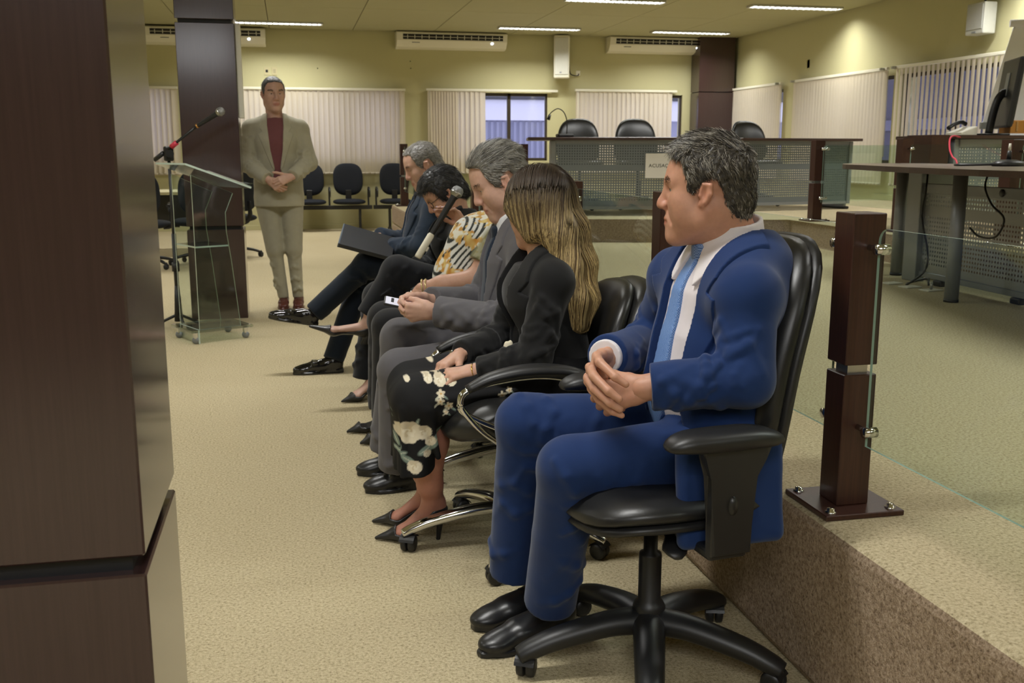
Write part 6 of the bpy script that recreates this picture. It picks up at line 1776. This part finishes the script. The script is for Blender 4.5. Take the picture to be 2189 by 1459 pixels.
    b.build('earring', simple('pearl', rgb(235, 225, 200), .2), r, world=True)
    w_ = nrm(F.WL - F.EL); MB().tube([Vector(F.WL + dl * .016) + Vector(q_) for q_ in [tuple((np.cross(w_, [0, 0, 1]) * math.cos(t_) * .0305 + np.cross(w_, np.cross(w_, [0, 0, 1])) * math.sin(t_) * .0225)) for t_ in np.linspace(0, 2 * PI, 25)]], .0018, 6).build('bracelet', simple('gold', rgb(226, 178, 84), .25, .9), r, world=True)
    # long hair: volume plus strands running down over the back
    sc = .97
    E = lambda c, q_: ell(T(*c), [a * sc for a in q_], R)
    hh = .005; hv = Field(O - H3(.22, .26, .42), O + H3(.30, .24, .20), hh)
    hv.add(E((-.014, 0, .046), (.108, .086, .094))); hv.add(E((.012, 0, .030), (.092, .084, .090)), .03)
    mids = [(T(-.045, 0, .02), (.095, .066)), (T(-.080, -.015, -.08), (.082, .050)), (H3(.835, 2.930, .88), (.078, .042)), (H3(.848, 2.90, .78), (.060, .032)), (H3(.838, 2.885, .70), (.036, .020))]
    lat = R[:, 1]
    for (a, ra), (b, rb) in zip(mids[:-1], mids[1:]): hv.add(ecap(a, b, ra, rb, lat), .04)
    hv.add(ecap(T(.03, .070, .03), T(-.025, .066, -.075), (.046, .020), (.040, .020), R[:, 0]), .03); hv.add(ecap(T(.03, -.070, .03), T(-.01, -.078, -.12), (.050, .020), (.045, .018), R[:, 0]), .03)
    hv.cut(E((.080, 0, -.012), (.065, .062, .085)), .012)
    V, Q = hv.mesh(); V = relax(V, Q, 3)
    zz = V[:, 2]; N_ = vnormals(V, Q)
    def tone(z_, n_):
        t_ = np.clip((1.13 - z_) / .30, 0, 1)[:, None]; dark = np.array([.045, .028, .016]); mid = np.array([.17, .10, .036]); lite = np.array([.80, .60, .27])
        streak = np.clip(.5 + .9 * n_, 0, 1)[:, None]; hi = mid + (lite - mid) * streak
        return dark + (hi - dark) * np.clip(t_ * .80 + .30 * streak * np.clip(t_ * 2.5 - .1, 0, 1), 0, 1)
    ang_ = np.arctan2((V - O) @ R[:, 1], -(V - O) @ R[:, 0])
    parts = [(V, Q, tone(zz, np.sin(ang_ * 34) * .5 + .3 * np.sin(ang_ * 83)) * .55)]
    # strands are grown along the surface, combed downwards from the parting
    rng = np.random.default_rng(8); n = 6500
    from mathutils.bvhtree import BVHTree
    bv = BVHTree.FromPolygons(V.tolist(), Q.tolist())
    top = np.nonzero(zz > .80)[0]; wt_ = np.clip((zz[top] - .74) / .3, .15, 1) ; ids = rng.choice(top, n, p=wt_ / wt_.sum())
    m = 11; paths = np.zeros((n, m, 3)); sd = rng.uniform(.020, .030, n)
    part0 = T(.05, .0, .13); pdir = R[:, 0]
    for i in range(n):
        p = V[ids[i]].copy(); last = None
        for j in range(m):
            hit = bv.find_nearest(Vector(p)); q_ = np.array(hit[0]); nn = np.array(hit[1])
            if nn @ (p - q_) < 0 and False: nn = -nn
            paths[i, j] = q_ + nn * (.0012 + .0035 * abs(math.sin(i * 1.7)) )
            side = (q_ - O) @ R[:, 1]
            g_ = np.array([.03, -.02, -1.0]) + (R[:, 1] * (np.sign(side) if abs(side) > .004 else (1 if i % 2 else -1)) * 1.1 - R[:, 0] * .5) * max(0, nn[2]) + lat * .16 * math.sin(i * .37 + j * .9) * (j > 4)
            if last is not None: g_ = g_ * .7 + last * .3
            g_ = g_ - nn * (g_ @ nn); g_ /= max(np.linalg.norm(g_), 1e-6); last = g_
            p = q_ + g_ * sd[i]
    rad = np.full((n, m), .0012) * np.clip(np.minimum(np.linspace(0, 1, m) * 4 + .12, (1 - np.linspace(0, 1, m)) * 2.2 + .15), 0, 1)[None] * rng.uniform(.6, 1.5, (n, 1))
    az = np.arctan2((paths[:, 3] - O) @ R[:, 1], -(paths[:, 3] - O) @ R[:, 0]); cc = np.sin(az * 34) * .5 + .3 * np.sin(az * 83) + rng.normal(0, .35, n)
    TV, TQ, _ = tubes(paths, rad, np.ones((n, 3))); TC = tone(TV[:, 2], np.repeat(cc, m * 3)) * np.repeat(rng.uniform(.75, 1.25, n), m * 3)[:, None]
    parts.append((TV, TQ, TC))
    to_mesh('hair', parts, M['hair'], r)
    return r
long_hair_woman()

# ---------------------------------------------------------------- 3. grey-haired man in the grey suit
loop_chair((.80, 3.575, 0), PI, 'chrome-armed black office chair under the grey-suited man', .0, .10)
def grey_man():
    r = person('person', (.72, 3.52, 0), 'seated grey-haired man in a grey suit looking down at the phone in his hands')
    F = Fig(r, P=(.815, 3.52, .515), N=(.800, 3.52, .960), SL=(.795, 3.345, .880), SR=(.785, 3.695, .880), EL=(.715, 3.285, .645), WL=(.478, 3.41, .676), ER=(.70, 3.74, .65), WR=(.475, 3.55, .690), belly=.02, slouch=.02)
    col = lin((96 / 255, 94 / 255, 98 / 255))
    R = frame3((-.875, .0, -.485), (-.40, 0, .9)); O = H3(.728, 3.52, 1.112); sc = 1.0
    parts, T, hf = head(O, R, sc, F.N - F.U * .03, SKIN_P, .0036, nose=1.1, brow=1.1, lids=.1, neck_r=.060, jowl=.004)
    dl = nrm(H3(-.93, .22, -.05)); hl, tl = hand(F.WL + dl * .012, dl, H3(.15, .80, .25), 1, [(48, 55, 30), (52, 58, 30), (55, 60, 30), (58, 60, 30)], thumb=((.92, .22, .45), 8, 14), sc=.98)
    parts.append(hand_mesh(hl, SKIN_P, .003))
    dr = nrm(H3(-.90, -.38, .05)); hr, tr = hand(F.WR + dr * .012, dr, H3(-.35, -.75, -.2), -1, [(30, 35, 20), (34, 38, 20), (38, 40, 20), (40, 42, 20)], thumb=((.9, .3, .3), 6, 10), sc=.98); parts.append(hand_mesh(hr, SKIN_P, .003))
    legs = [(H3(.77, 3.42, .51), H3(.345, 3.435, .468), H3(.335, 3.52, .09)), (H3(.77, 3.62, .51), H3(.372, 3.625, .545), H3(.318, 3.70, .105))]
    parts.append(limb_mesh(F.torso(-.012), SKIN_P, .014))
    for L in legs: parts.append(limb_mesh(leg_prims(*L, g=-.02), SKIN_P, .014))
    to_mesh('body', parts, M['skin'], r)
    poly = [(.098, .108), (.075, .098), (.056, .090), (.052, .062), (.050, .035), (.040, .006), (.026, -.012), (.012, .014), (-.006, .036), (-.028, .034), (-.042, .005), (-.046, -.035), (-.062, -.062), (-.13, -.06), (-.16, .05), (-.11, .19), (.05, .20), (.12, .17)]
    to_mesh('hair', short_hair(O, R, sc, poly, .006, 5200, lambda L: np.where(L[:, 2] > .07, .045, .026), FLOWB, GREYS, 6, lift=.10, h=.0042, inflate=.008, strand_r=.0009, jitter=.10, base_col=(.16, .15, .13)), M['hair'], r)
    to_mesh('eyebrows', brows(T, R, sc, (.06, .05, .04), 4, 1.5, .011, 130), M['hair'], r)
    shirt_tie(F, O, r, (.78, .80, .84), (.02, .03, .05), .006)
    sk = [(rbox(H3(.62, 3.345, .50), (.16, .018, .075), frame3((-1, -.03, -.05), (0, .1, 1)), .016), .04)]
    suit_jacket(F, r, col, .006, OPEN, [LAPEL, mirror(LAPEL)], sk, lapel_h=.005)
    jacket_collar(F, r, col)
    trousers(F, r, np.array(col) * .95, legs, .0065, seed=5)
    to_mesh('shoe', [shoe((.455, 3.735, 0), (.205, 3.73, 0), (0, 0, 1), (.012, .012, .013), kind='loafer', w=.05, h=.005)], M['shoe'], r)
    to_mesh('shoe', [shoe((.46, 3.55, 0), (.22, 3.52, 0), (0, 0, 1), (.012, .012, .013), kind='loafer', w=.05, h=.005)], M['shoe'], r)
    # the phone held in front of him
    p = empty('smartphone', (.375, 3.475, .692), 0, 'smartphone with lit screen held by the grey-suited man', 'phone')
    m = frame((0, 0, 0), (-.93, .10, .20), (.20, -.25, .95))
    MB().box((-.075, -.037, -.004), (.075, .037, .004), .003, m=m).build('case', M['plastic'], p)
    MB().box((-.070, -.033, .0038), (.070, .033, .0046), m=m).build('screen', emit('phone_screen', (.50, .50, .58, 1), .5), p)
    for k in range(5): MB().box((-.055 + k * .024, -.025, .0046), (-.045 + k * .024, .02 - .006 * (k % 3), .005), m=m).build('screen_text', M['ink'], p)
    return r
grey_man()

# ---------------------------------------------------------------- 4. woman in the striped blouse (head hidden behind the grey-haired man)
loop_chair((.76, 4.25, 0), PI, 'black office chair under the woman in the striped blouse', .5, 0)
def striped_woman():
    r = person('person', (.80, 4.25, 0), 'seated woman in a striped blouse with yellow flowers, her head hidden behind the grey-haired man')
    F = Fig(r, P=(.79, 4.25, .52), N=(.885, 4.25, .925), SL=(.835, 4.09, .865), SR=(.875, 4.41, .865), EL=(.730, 4.06, .700), WL=(.522, 4.115, .668), ER=(.74, 4.46, .66), WR=(.56, 4.34, .60), fem=True, belly=0, size=1.12, sr=(.056, .050, .048, .04), slouch=-.045)
    O = H3(.885, 4.26, 1.075); R = frame3((-.96, .1, -.2), (-.2, 0, 1)); sc = .98
    parts, T, hf = head(O, R, sc, F.N - F.U * .03, SKIN_F, .005, female=True, nose=.85, brow=.7, jaw=.95, neck_r=.052)
    dl = nrm(H3(-.62, .10, -.62)); hl, tl = hand(F.WL + dl * .006, dl, H3(.60, .35, -.65), 1, [(35, 40, 20), (38, 42, 20), (42, 45, 20), (45, 48, 22)], thumb=((.8, .5, .3), 10, 16), sc=.92)
    parts.append(hand_mesh(hl, SKIN_F, .0034))
    fa = [(cap(F.SL, F.EL, .048, .042), .02), (cap(F.EL, F.EL * .35 + F.WL * .65, .043, .034), .02), (cap(F.EL * .35 + F.WL * .65, F.WL + dl * .012, .034, .026), .02)]
    parts.append(limb_mesh(fa, SKIN_F, .006)); parts.append(limb_mesh(F.torso(-.012), SKIN_F, .014))
    dr = nrm(H3(-.7, -.5, -.2)); hr, tr = hand(F.WR, dr, H3(.1, -.1, -1), -1, [(35, 40, 20)] * 4, sc=.92); parts.append(hand_mesh(hr, SKIN_F, .005))
    legs = [(H3(.82, 4.16, .51), H3(.38, 4.15, .50), H3(.36, 4.17, .10)), (H3(.82, 4.34, .51), H3(.38, 4.36, .50), H3(.36, 4.34, .10))]
    for L in legs: parts.append(limb_mesh(leg_prims(*L, g=-.02), SKIN_F, .014))
    to_mesh('body', parts, M['skin'], r)
    poly = [(.09, .10), (.07, .07), (.055, .0), (.03, -.10), (-.06, -.12), (-.14, -.08), (-.16, .05), (-.11, .19), (.05, .20), (.12, .17)]
    to_mesh('hair', short_hair(O, R, sc, poly, .016, 2600, .05, lambda L: np.stack([np.full(len(L), -.3), np.sign(L[:, 1]) * .1, np.full(len(L), -.9)], 1), [(.30, .20, .08), (.46, .32, .14), (.60, .45, .22)], 7, lift=.2, h=.006, strand_r=.0011), M['hair'], r)
    # blouse: stripes and flowers painted as a print
    h = .0045; pr = F.torso(.014)
    bel = [(ell(F.P + F.U * .14 + F.F * .11, (.17, .135, .16), np.stack([F.L, F.F, F.U], 1)), .06), (ell(F.P + F.U * .30 + F.F * .09, (.15, .09, .10), np.stack([F.L, F.F, F.U], 1)), .06)]
    slv = [(cap(F.SL, F.SL * .35 + F.EL * .65, .070, .068), .03), (cap(F.SR, F.SR * .35 + F.ER * .65, .070, .068), .03)]
    f = Field.around([p[0] for p in pr + bel + slv], h, .03)
    for p, k in pr + bel: f.add(p, k)
    for S, E_, sl in ((F.SL, F.EL, slv[0]), (F.SR, F.ER, slv[1])):
        a = f.like(); a.add(*sl); a.cut(half(S * .35 + E_ * .65, E_ - S, .12), .004); f.merge(a, .012)
    f.cut(ecap(F.N, F.N + F.U * .16, (.066, .066), (.09, .09), F.L), .006)
    V, Q = f.mesh(); V = relax(V, Q, 2); V = crumple(V, Q, .002, 12, 6)
    s_ = V[:, 0] * .80 - V[:, 2] * .60 + .003 * vnoise(V, 9, 2) + .08 * (V[:, 1] - 4.25)
    st = np.clip((np.abs((s_ / .0170) % 1 - .5) - .17) / .06, 0, 1)[:, None]
    C = np.array([.030, .034, .030]) * (1 - st) + np.array([.66, .66, .62]) * st
    d = V[:, 0] * .60 + V[:, 2] * .80
    for c0, wd, seed in ((.975, .050, 1), (1.12, .055, 2), (.86, .03, 4), (1.23, .05, 7)):
        bandm = np.exp(-((d - c0 - .03 * vnoise(V, 9, seed)) / wd) ** 2)
        n1 = vnoise(V, 42, seed) * .6 + vnoise(V, 95, seed + 3) * .5; m = np.clip((n1 + bandm * 1.25 - .85) * 7, 0, 1)[:, None]
        tone_ = np.clip(.5 + .8 * vnoise(V, 60, seed + 9), 0, 1)[:, None]
        fc = np.array([.50, .24, .045]) * (1 - tone_) + np.array([.66, .52, .20]) * tone_
        C = C * (1 - m) + fc * m
        m2 = np.clip((vnoise(V, 50, seed + 20) + bandm * .7 - .95) * 8, 0, 1)[:, None]; C = C * (1 - m2) + np.array([.72, .70, .60]) * m2
    olive = np.clip((-(V - F.SL) @ F.F * 0 + (4.075 - V[:, 1]) / .03 - .3 * vnoise(V, 20, 3)), 0, 1)[:, None]
    C = C * (1 - olive * .85) + np.array([.24, .23, .12]) * olive * .85
    to_mesh('blouse', [(V, Q, C)], M['print'], r)
    trousers(F, r, (.012, .012, .014), legs, .009, seed=7)
    for m, ft, ak in (pump((.40, 4.16, 0), (.245, 4.13, 0), (0, 0, 1), (.012, .012, .013), .03, .005), pump((.40, 4.35, 0), (.20, 4.32, 0), (0, 0, 1), (.012, .012, .013), .03, .005)): to_mesh('shoe', [m], M['shoe'], r)
    w_ = nrm(F.WL - F.EL)
    for k, off in enumerate((-.012, .004)):
        c_ = F.WL + w_ * off; a_ = nrm(np.cross(w_, [0, 0, 1])); b_ = np.cross(w_, a_)
        MB().tube([tuple(c_ + a_ * math.cos(t_) * .031 + b_ * math.sin(t_) * .030) for t_ in np.linspace(0, 2 * PI, 22)], .0032, 6).build('bracelet', simple('pearl_gold', rgb(226, 206, 150), .25, .6), r, world=True)
    return r
striped_woman()

# ---------------------------------------------------------------- 5. short-haired woman with glasses holding the microphone
loop_chair((.75, 4.97, 0), PI, 'black office chair under the woman with the microphone', .2, 0)
def mic_woman():
    r = person('person', (.78, 4.95, 0), 'seated short-haired woman with glasses in black, legs crossed, holding a microphone by her face')
    F = Fig(r, P=(.825, 4.95, .52), N=(.815, 4.95, .905), SL=(.805, 4.78, .835), SR=(.80, 5.11, .835), EL=(.770, 4.70, .640), WL=(.800, 4.735, .868), ER=(.70, 5.16, .62), WR=(.55, 5.02, .66), fem=True, size=1.05, sr=(.054, .047, .045, .038))
    O = H3(.745, 4.955, 1.010); R = frame3((-.80, -.05, -.60), (-.6, 0, .8)); sc = 1.0
    parts, T, hf = head(O, R, sc, F.N - F.U * .02, SKIN_F, .0042, female=True, nose=.95, brow=.75, neck_r=.050, lids=.1)
    # left hand round the microphone
    mt, mh = H3(*atY(903, 533, 4.655)), H3(*atY(983, 400, 4.70)); md = nrm(mh - mt)
    dl = nrm(H3(-.62, .02, .72)); hl, tl = hand(F.WL + H3(.004, 0, .0), dl, H3(-.55, -.65, -.45), 1, [(14, 26, 16), (18, 28, 16), (22, 30, 18), (26, 32, 18)], thumb=((.85, .20, .45), 8, 10), sc=.92, spread=.25)
    parts.append(hand_mesh(hl, SKIN_F, .003)); parts.append(limb_mesh([(cap(F.EL, F.WL + dl * .012, .040, .027), .02)], SKIN_F, .006)); parts.append(limb_mesh(F.torso(-.012), SKIN_F, .014))
    KL, AL = H3(.49, 4.86, .645), H3(.335, 4.85, .420); KR, AR = H3(.41, 5.02, .50), H3(.325, 4.965, .075)
    legs = [(H3(.82, 4.87, .52), KL, AL + nrm(KL - AL) * .015), (H3(.82, 5.04, .51), KR, AR + H3(0, 0, .02))]
    up = nrm(H3(.42, 0, .90)); m1, ft1, ak1 = pump(H3(.330, 4.85, .272), H3(.060, 4.85, .385), nrm(H3(.36, 0, .93)), (.014, .014, .015), .058, .004, w=.044)
    m2, ft2, ak2 = pump(H3(.40, 4.94, .0), H3(.205, 4.875, .0), (0, 0, 1), (.014, .014, .015), .045, .004)
    for ft, ak, A_, K_ in ((ft1, ak1, AL, KL), (ft2, ak2, AR, KR)):
        f = Field.around([p[0] for p in ft] + [cap(A_, K_, .05)], .006, .02)
        for p, k in ft: f.add(p, k)
        f.add(cap(ak, A_ * .8 + K_ * .2, .030, .036), .025); f.add(cap(A_ * .8 + K_ * .2, A_ * .3 + K_ * .7, .036, .048), .025)
        V, Q = f.mesh(); parts.append((V, Q, np.array((.50, .31, .24))))
    to_mesh('body', parts, M['skin'], r)
    nl = MB()
    for p_, d_, n_ in tl[:4]:
        nm = np.array(n_); q_ = Vector(p_ + nm * .0052); 
        nb = MB().lathe([(0, .0030), (.0040, .0022), (.0056, 0)], 12, frame(q_, d_, n_) @ Matrix.Diagonal((1.5, 1, 1, 1))); nb.build('fingernail', simple('lilac_nail_varnish', rgb(226, 208, 232), .2), r, world=True)
    for m in (m1, m2): to_mesh('shoe', [m], M['shoe'], r, 'black low-heeled court shoe')
    poly = [(.115, .086), (.085, .078), (.062, .066), (.050, .040), (.040, .004), (.020, -.045), (-.02, -.06), (-.06, -.085), (-.13, -.07), (-.16, .05), (-.11, .19), (.05, .20), (.13, .15)]
    to_mesh('hair', short_hair(O, R, sc, poly, .014, 4600, .034, lambda L: np.stack([np.where(L[:, 0] > .03, .5, -.5), np.sign(L[:, 1]) * .15, np.where(L[:, 2] > .09, 0.0, -.8)], 1), [(.012, .012, .012), (.022, .022, .022), (.05, .05, .052), (.13, .13, .135)], 8, lift=.05, h=.0045, strand_r=.0009, inflate=.006, jitter=.06, base_col=(.012, .012, .013)), M['hair'], r)
    to_mesh('eyebrows', brows(T, R, sc, (.04, .03, .025), 9, 1.0), M['hair'], r)
    gl = MB(); 
    for s in (1, -1):
        c_ = T(.098, s * .033, .008); gl.tube([tuple(c_ + R[:, 1] * .026 * math.cos(t_) * sc + R[:, 2] * .019 * math.sin(t_) * sc - R[:, 0] * .006 * abs(math.cos(t_)) * (1 if s * math.cos(t_) > 0 else 0)) for t_ in np.linspace(0, 2 * PI, 22)], .0016, 6)
        gl.tube([T(.094, s * .059, .014), T(.06, s * .074, .016), T(-.005, s * .083, .018)], .0018, 6)
    gl.tube([T(.099, .008, .010), T(.101, 0, .012), T(.099, -.008, .010)], .0016, 6); gl.build('glasses', M['plastic'], r, world=True, label='thin dark-rimmed glasses')
    col = (.0085, .0095, .012)
    shirt_tie(F, O, r, (.02, .02, .022), None, .009, collar=False)
    suit_jacket(F, r, col, .0065, OPEN, [LAPEL, mirror(LAPEL)], name='jacket', lapel_h=.006, g=.016, cut_wrist=.075)
    trousers(F, r, (.0085, .0095, .013), legs, .0075, seed=9, r=(.095, .080, .072, .062))
    q = microphone(tuple(mt + md * .055), tuple(mh), 'black wireless handheld microphone with white end held by the short-haired woman', M['plastic'], tail=M['whiteplastic'])
    return r
mic_woman()

# ---------------------------------------------------------------- 6. man in the navy suit, farthest of the row
loop_chair((.75, 5.70, 0), PI, 'black office chair under the navy-suited man', .8, 0)
def navy_man():
    r = person('person', (.77, 5.70, 0), 'seated grey-haired man in a navy suit with crossed legs, farthest of the row')
    F = Fig(r, P=(.80, 5.70, .53), N=(.785, 5.70, .985), SL=(.780, 5.525, .905), SR=(.77, 5.87, .905), EL=(.690, 5.49, .70), WL=(.545, 5.66, .690), ER=(.66, 5.92, .68), WR=(.48, 5.80, .74), belly=.03, slouch=.0)
    col = lin((34 / 255, 46 / 255, 62 / 255))
    R = frame3((-.90, -.05, -.42), (-.4, 0, .9)); O = H3(.735, 5.70, 1.135); sc = 1.02
    parts, T, hf = head(O, R, sc, F.N - F.U * .03, SKIN_P, .0045, nose=1.05, neck_r=.060, lids=.1, jowl=.004)
    dl = nrm(H3(-.95, .2, -.1)); hl, tl = hand(F.WL + dl * .01, dl, H3(.1, .3, -.9), 1, [(40, 45, 20)] * 4, sc=.97); parts.append(hand_mesh(hl, SKIN_P, .0045))
    dr = nrm(H3(-.95, -.2, -.1)); hr, tr = hand(F.WR + dr * .01, dr, H3(.1, -.3, -.9), -1, [(40, 45, 20)] * 4, sc=.97); parts.append(hand_mesh(hr, SKIN_P, .0045))
    parts.append(limb_mesh(F.torso(-.012), SKIN_P, .014))
    KL, AL = H3(.40, 5.62, .60), H3(.098, 5.60, .338); KR, AR = H3(.39, 5.78, .53), H3(.195, 5.60, .070)
    legs = [(H3(.80, 5.60, .53), KL, AL), (H3(.80, 5.80, .52), KR, AR)]
    for L in legs: parts.append(limb_mesh(leg_prims(*L, g=-.02), SKIN_P, .014))
    to_mesh('body', parts, M['skin'], r)
    poly = [(.094, .100), (.070, .094), (.054, .086), (.050, .055), (.046, .030), (.036, .006), (.022, -.008), (.010, .016), (-.006, .036), (-.028, .034), (-.042, .005), (-.046, -.035), (-.062, -.06), (-.13, -.06), (-.16, .05), (-.11, .19), (.05, .20), (.12, .15)]
    to_mesh('hair', short_hair(O, R, sc, poly, .005, 3000, .016, FLOWB, GREYS[1:4], 12, lift=.4, h=.005, strand_r=.001, base_col=(.20, .19, .18)), M['hair'], r)
    to_mesh('eyebrows', brows(T, R, sc, (.07, .06, .05), 10, 1.5, .011, 120), M['hair'], r)
    shirt_tie(F, O, r, (.62, .60, .64), (.018, .022, .035), .009)
    suit_jacket(F, r, col, .0075, OPEN, [LAPEL, mirror(LAPEL)], lapel_h=.007)
    jacket_collar(F, r, col, .007)
    trousers(F, r, np.array(col) * .42, legs, .0085, seed=12, r=(.092, .074, .066, .058))
    ax = nrm(H3(-.98, 0, .06)); up = nrm(H3(.06, .0, 1))
    to_mesh('shoe', [shoe(H3(.118, 5.60, .265), H3(-.150, 5.60, .318), (.25, 0, 1), (.010, .010, .011), kind='loafer', w=.05, h=.005)], M['patent'], r, 'shiny black patent loafer held in the air')
    to_mesh('shoe', [shoe(H3(.250, 5.60, 0), H3(-.030, 5.585, 0), (0, 0, 1), (.010, .010, .011), kind='loafer', w=.05, h=.005)], M['patent'], r, 'shiny black patent loafer on the carpet')
    p = empty('folder', (.41, 5.60, .722), 0, 'thick black folder lying on the raised thigh of the navy-suited man', 'folder')
    mm = frame((0, 0, 0), (.96, -.10, -.23), (.22, -.42, .90))
    MB().box((-.155, -.12, -.012), (.14, .12, .012), .003, m=mm).build('cover', simple('black_folder', rgb(34, 36, 42), .5), p)
    MB().box((-.150, -.115, -.008), (.138, .122, .008), m=mm).build('pages', simple('folder_pages', rgb(60, 64, 72), .7), p)
    MB().box((-.160, -.12, -.014), (-.150, .12, .014), .004, m=mm).build('spine', simple('folder_spine', rgb(74, 86, 98), .4), p)
    return r
navy_man()

# ---------------------------------------------------------------- 7. the standing man
def standing_man():
    r = person('person', (-.03, 7.9, 0), 'man standing with crossed hands in a beige suit and maroon sweater')
    F = Fig(r, P=(-.085, 7.92, .90), N=(-.092, 7.90, 1.455), SL=(.085, 7.90, 1.385), SR=(-.270, 7.90, 1.385), EL=(.150, 7.86, 1.130), WL=(.022, 7.695, 1.030), ER=(-.322, 7.86, 1.125), WR=(-.165, 7.700, 1.012), size=.98, sr=(.062, .056, .054, .042))
    col = lin((172 / 255, 167 / 255, 146 / 255))
    O = H3(-.098, 7.885, 1.640); R = frame3((.22, -.97, -.10), (0, -.10, 1)); sc = 1.04
    parts, T, hf = head(O, R, sc, F.N - F.U * .02, SKIN_P, .004, nose=1.0, brow=1.05, neck_r=.060, jaw=1.02, lids=.15)
    dl = nrm(H3(-.82, -.22, -.32)); hl, tl = hand(F.WL + dl * .015, dl, H3(-.1, .9, -.2), 1, [(22, 25, 12), (24, 28, 14), (26, 30, 14), (28, 30, 14)], thumb=((.75, .60, -.1), 5, 8), sc=.98)
    dr = nrm(H3(.72, -.10, -.60)); hr, tr = hand(F.WR + dr * .015, dr, H3(.2, .9, .1), -1, [(35, 40, 18)] * 4, thumb=((.8, .5, .1), 10, 10), sc=.98)
    parts += [hand_mesh(hl, SKIN_P, .0036), hand_mesh(hr, SKIN_P, .0036), limb_mesh(F.torso(-.012), SKIN_P, .014)]
    legs = [(H3(.005, 7.92, .86), H3(.008, 7.89, .46), H3(.030, 7.92, .075)), (H3(-.180, 7.92, .86), H3(-.135, 7.89, .46), H3(-.085, 7.92, .075))]
    for L in legs: parts.append(limb_mesh(leg_prims(*L, g=-.02), SKIN_P, .014))
    to_mesh('body', parts, M['skin'], r)
    poly = [(.088, .100), (.074, .092), (.056, .084), (.050, .055), (.046, .030), (.036, .010), (.022, -.008), (.010, .016), (-.006, .036), (-.028, .034), (-.042, .005), (-.046, -.035), (-.062, -.06), (-.13, -.06), (-.16, .05), (-.11, .19), (.05, .20), (.11, .15)]
    to_mesh('hair', short_hair(O, R, sc, poly, .005, 3000, .015, FLOWB, [(.035, .035, .037), (.08, .08, .085), (.16, .16, .165), (.28, .28, .29)], 13, lift=.35, h=.005, strand_r=.001, base_col=(.10, .10, .105)), M['hair'], r)
    to_mesh('eyebrows', brows(T, R, sc, (.03, .024, .02), 14, 1.6, .012, 160), M['hair'], r)
    f = Field.around([p[0] for p in F.torso(.008)], .008, .03)
    for p, k in F.torso(.008): f.add(p, k)
    f.cut(half(F.N + F.U * .005, F.U, .3), .006); f.cut(half(F.P + F.U * .06, -F.U, .4), .004)
    f.add(band(F.N - F.U * .03 + F.F * .004, F.N + F.U * .010, .078, .072, .014), .008)
    f.cut(ecap(F.N + F.U * .0, F.N + F.U * .14, (.062, .062), (.075, .075), F.L), .005)
    to_mesh('sweater', [cloth(f, lin((122 / 255, 76 / 255, 78 / 255)), 2)], M['cloth'], r)
    sk = [(ecap(H3(-.087, 7.915, .80), H3(-.087, 7.915, 1.0), (.190, .135), (.172, .130), H3(1, 0, 0)), .04)]
    suit_jacket(F, r, col, .007, OPEN, [LAPEL, mirror(LAPEL)], sk, lapel_h=.006, extra_cut=[half(H3(-.08, 7.9, .795), H3(0, 0, -1), .4)])
    jacket_collar(F, r, col, .006)
    trousers(F, r, np.array(col) * .93, legs, .0075, seed=14, r=(.096, .068, .058, .041))
    sc_ = lin((86 / 255, 40 / 255, 34 / 255))
    for x0, x1 in ((.035, .025), (-.08, -.092)):
        to_mesh('shoe', [shoe(H3(x0, 8.01, 0), H3(x1, 7.735, 0), (0, 0, 1), sc_, kind='oxford', w=.05, h=.005)], M['shoe'], r, 'reddish brown leather shoe')
    r.location.y += .22; r.location.x -= .004
    return r
standing_man()
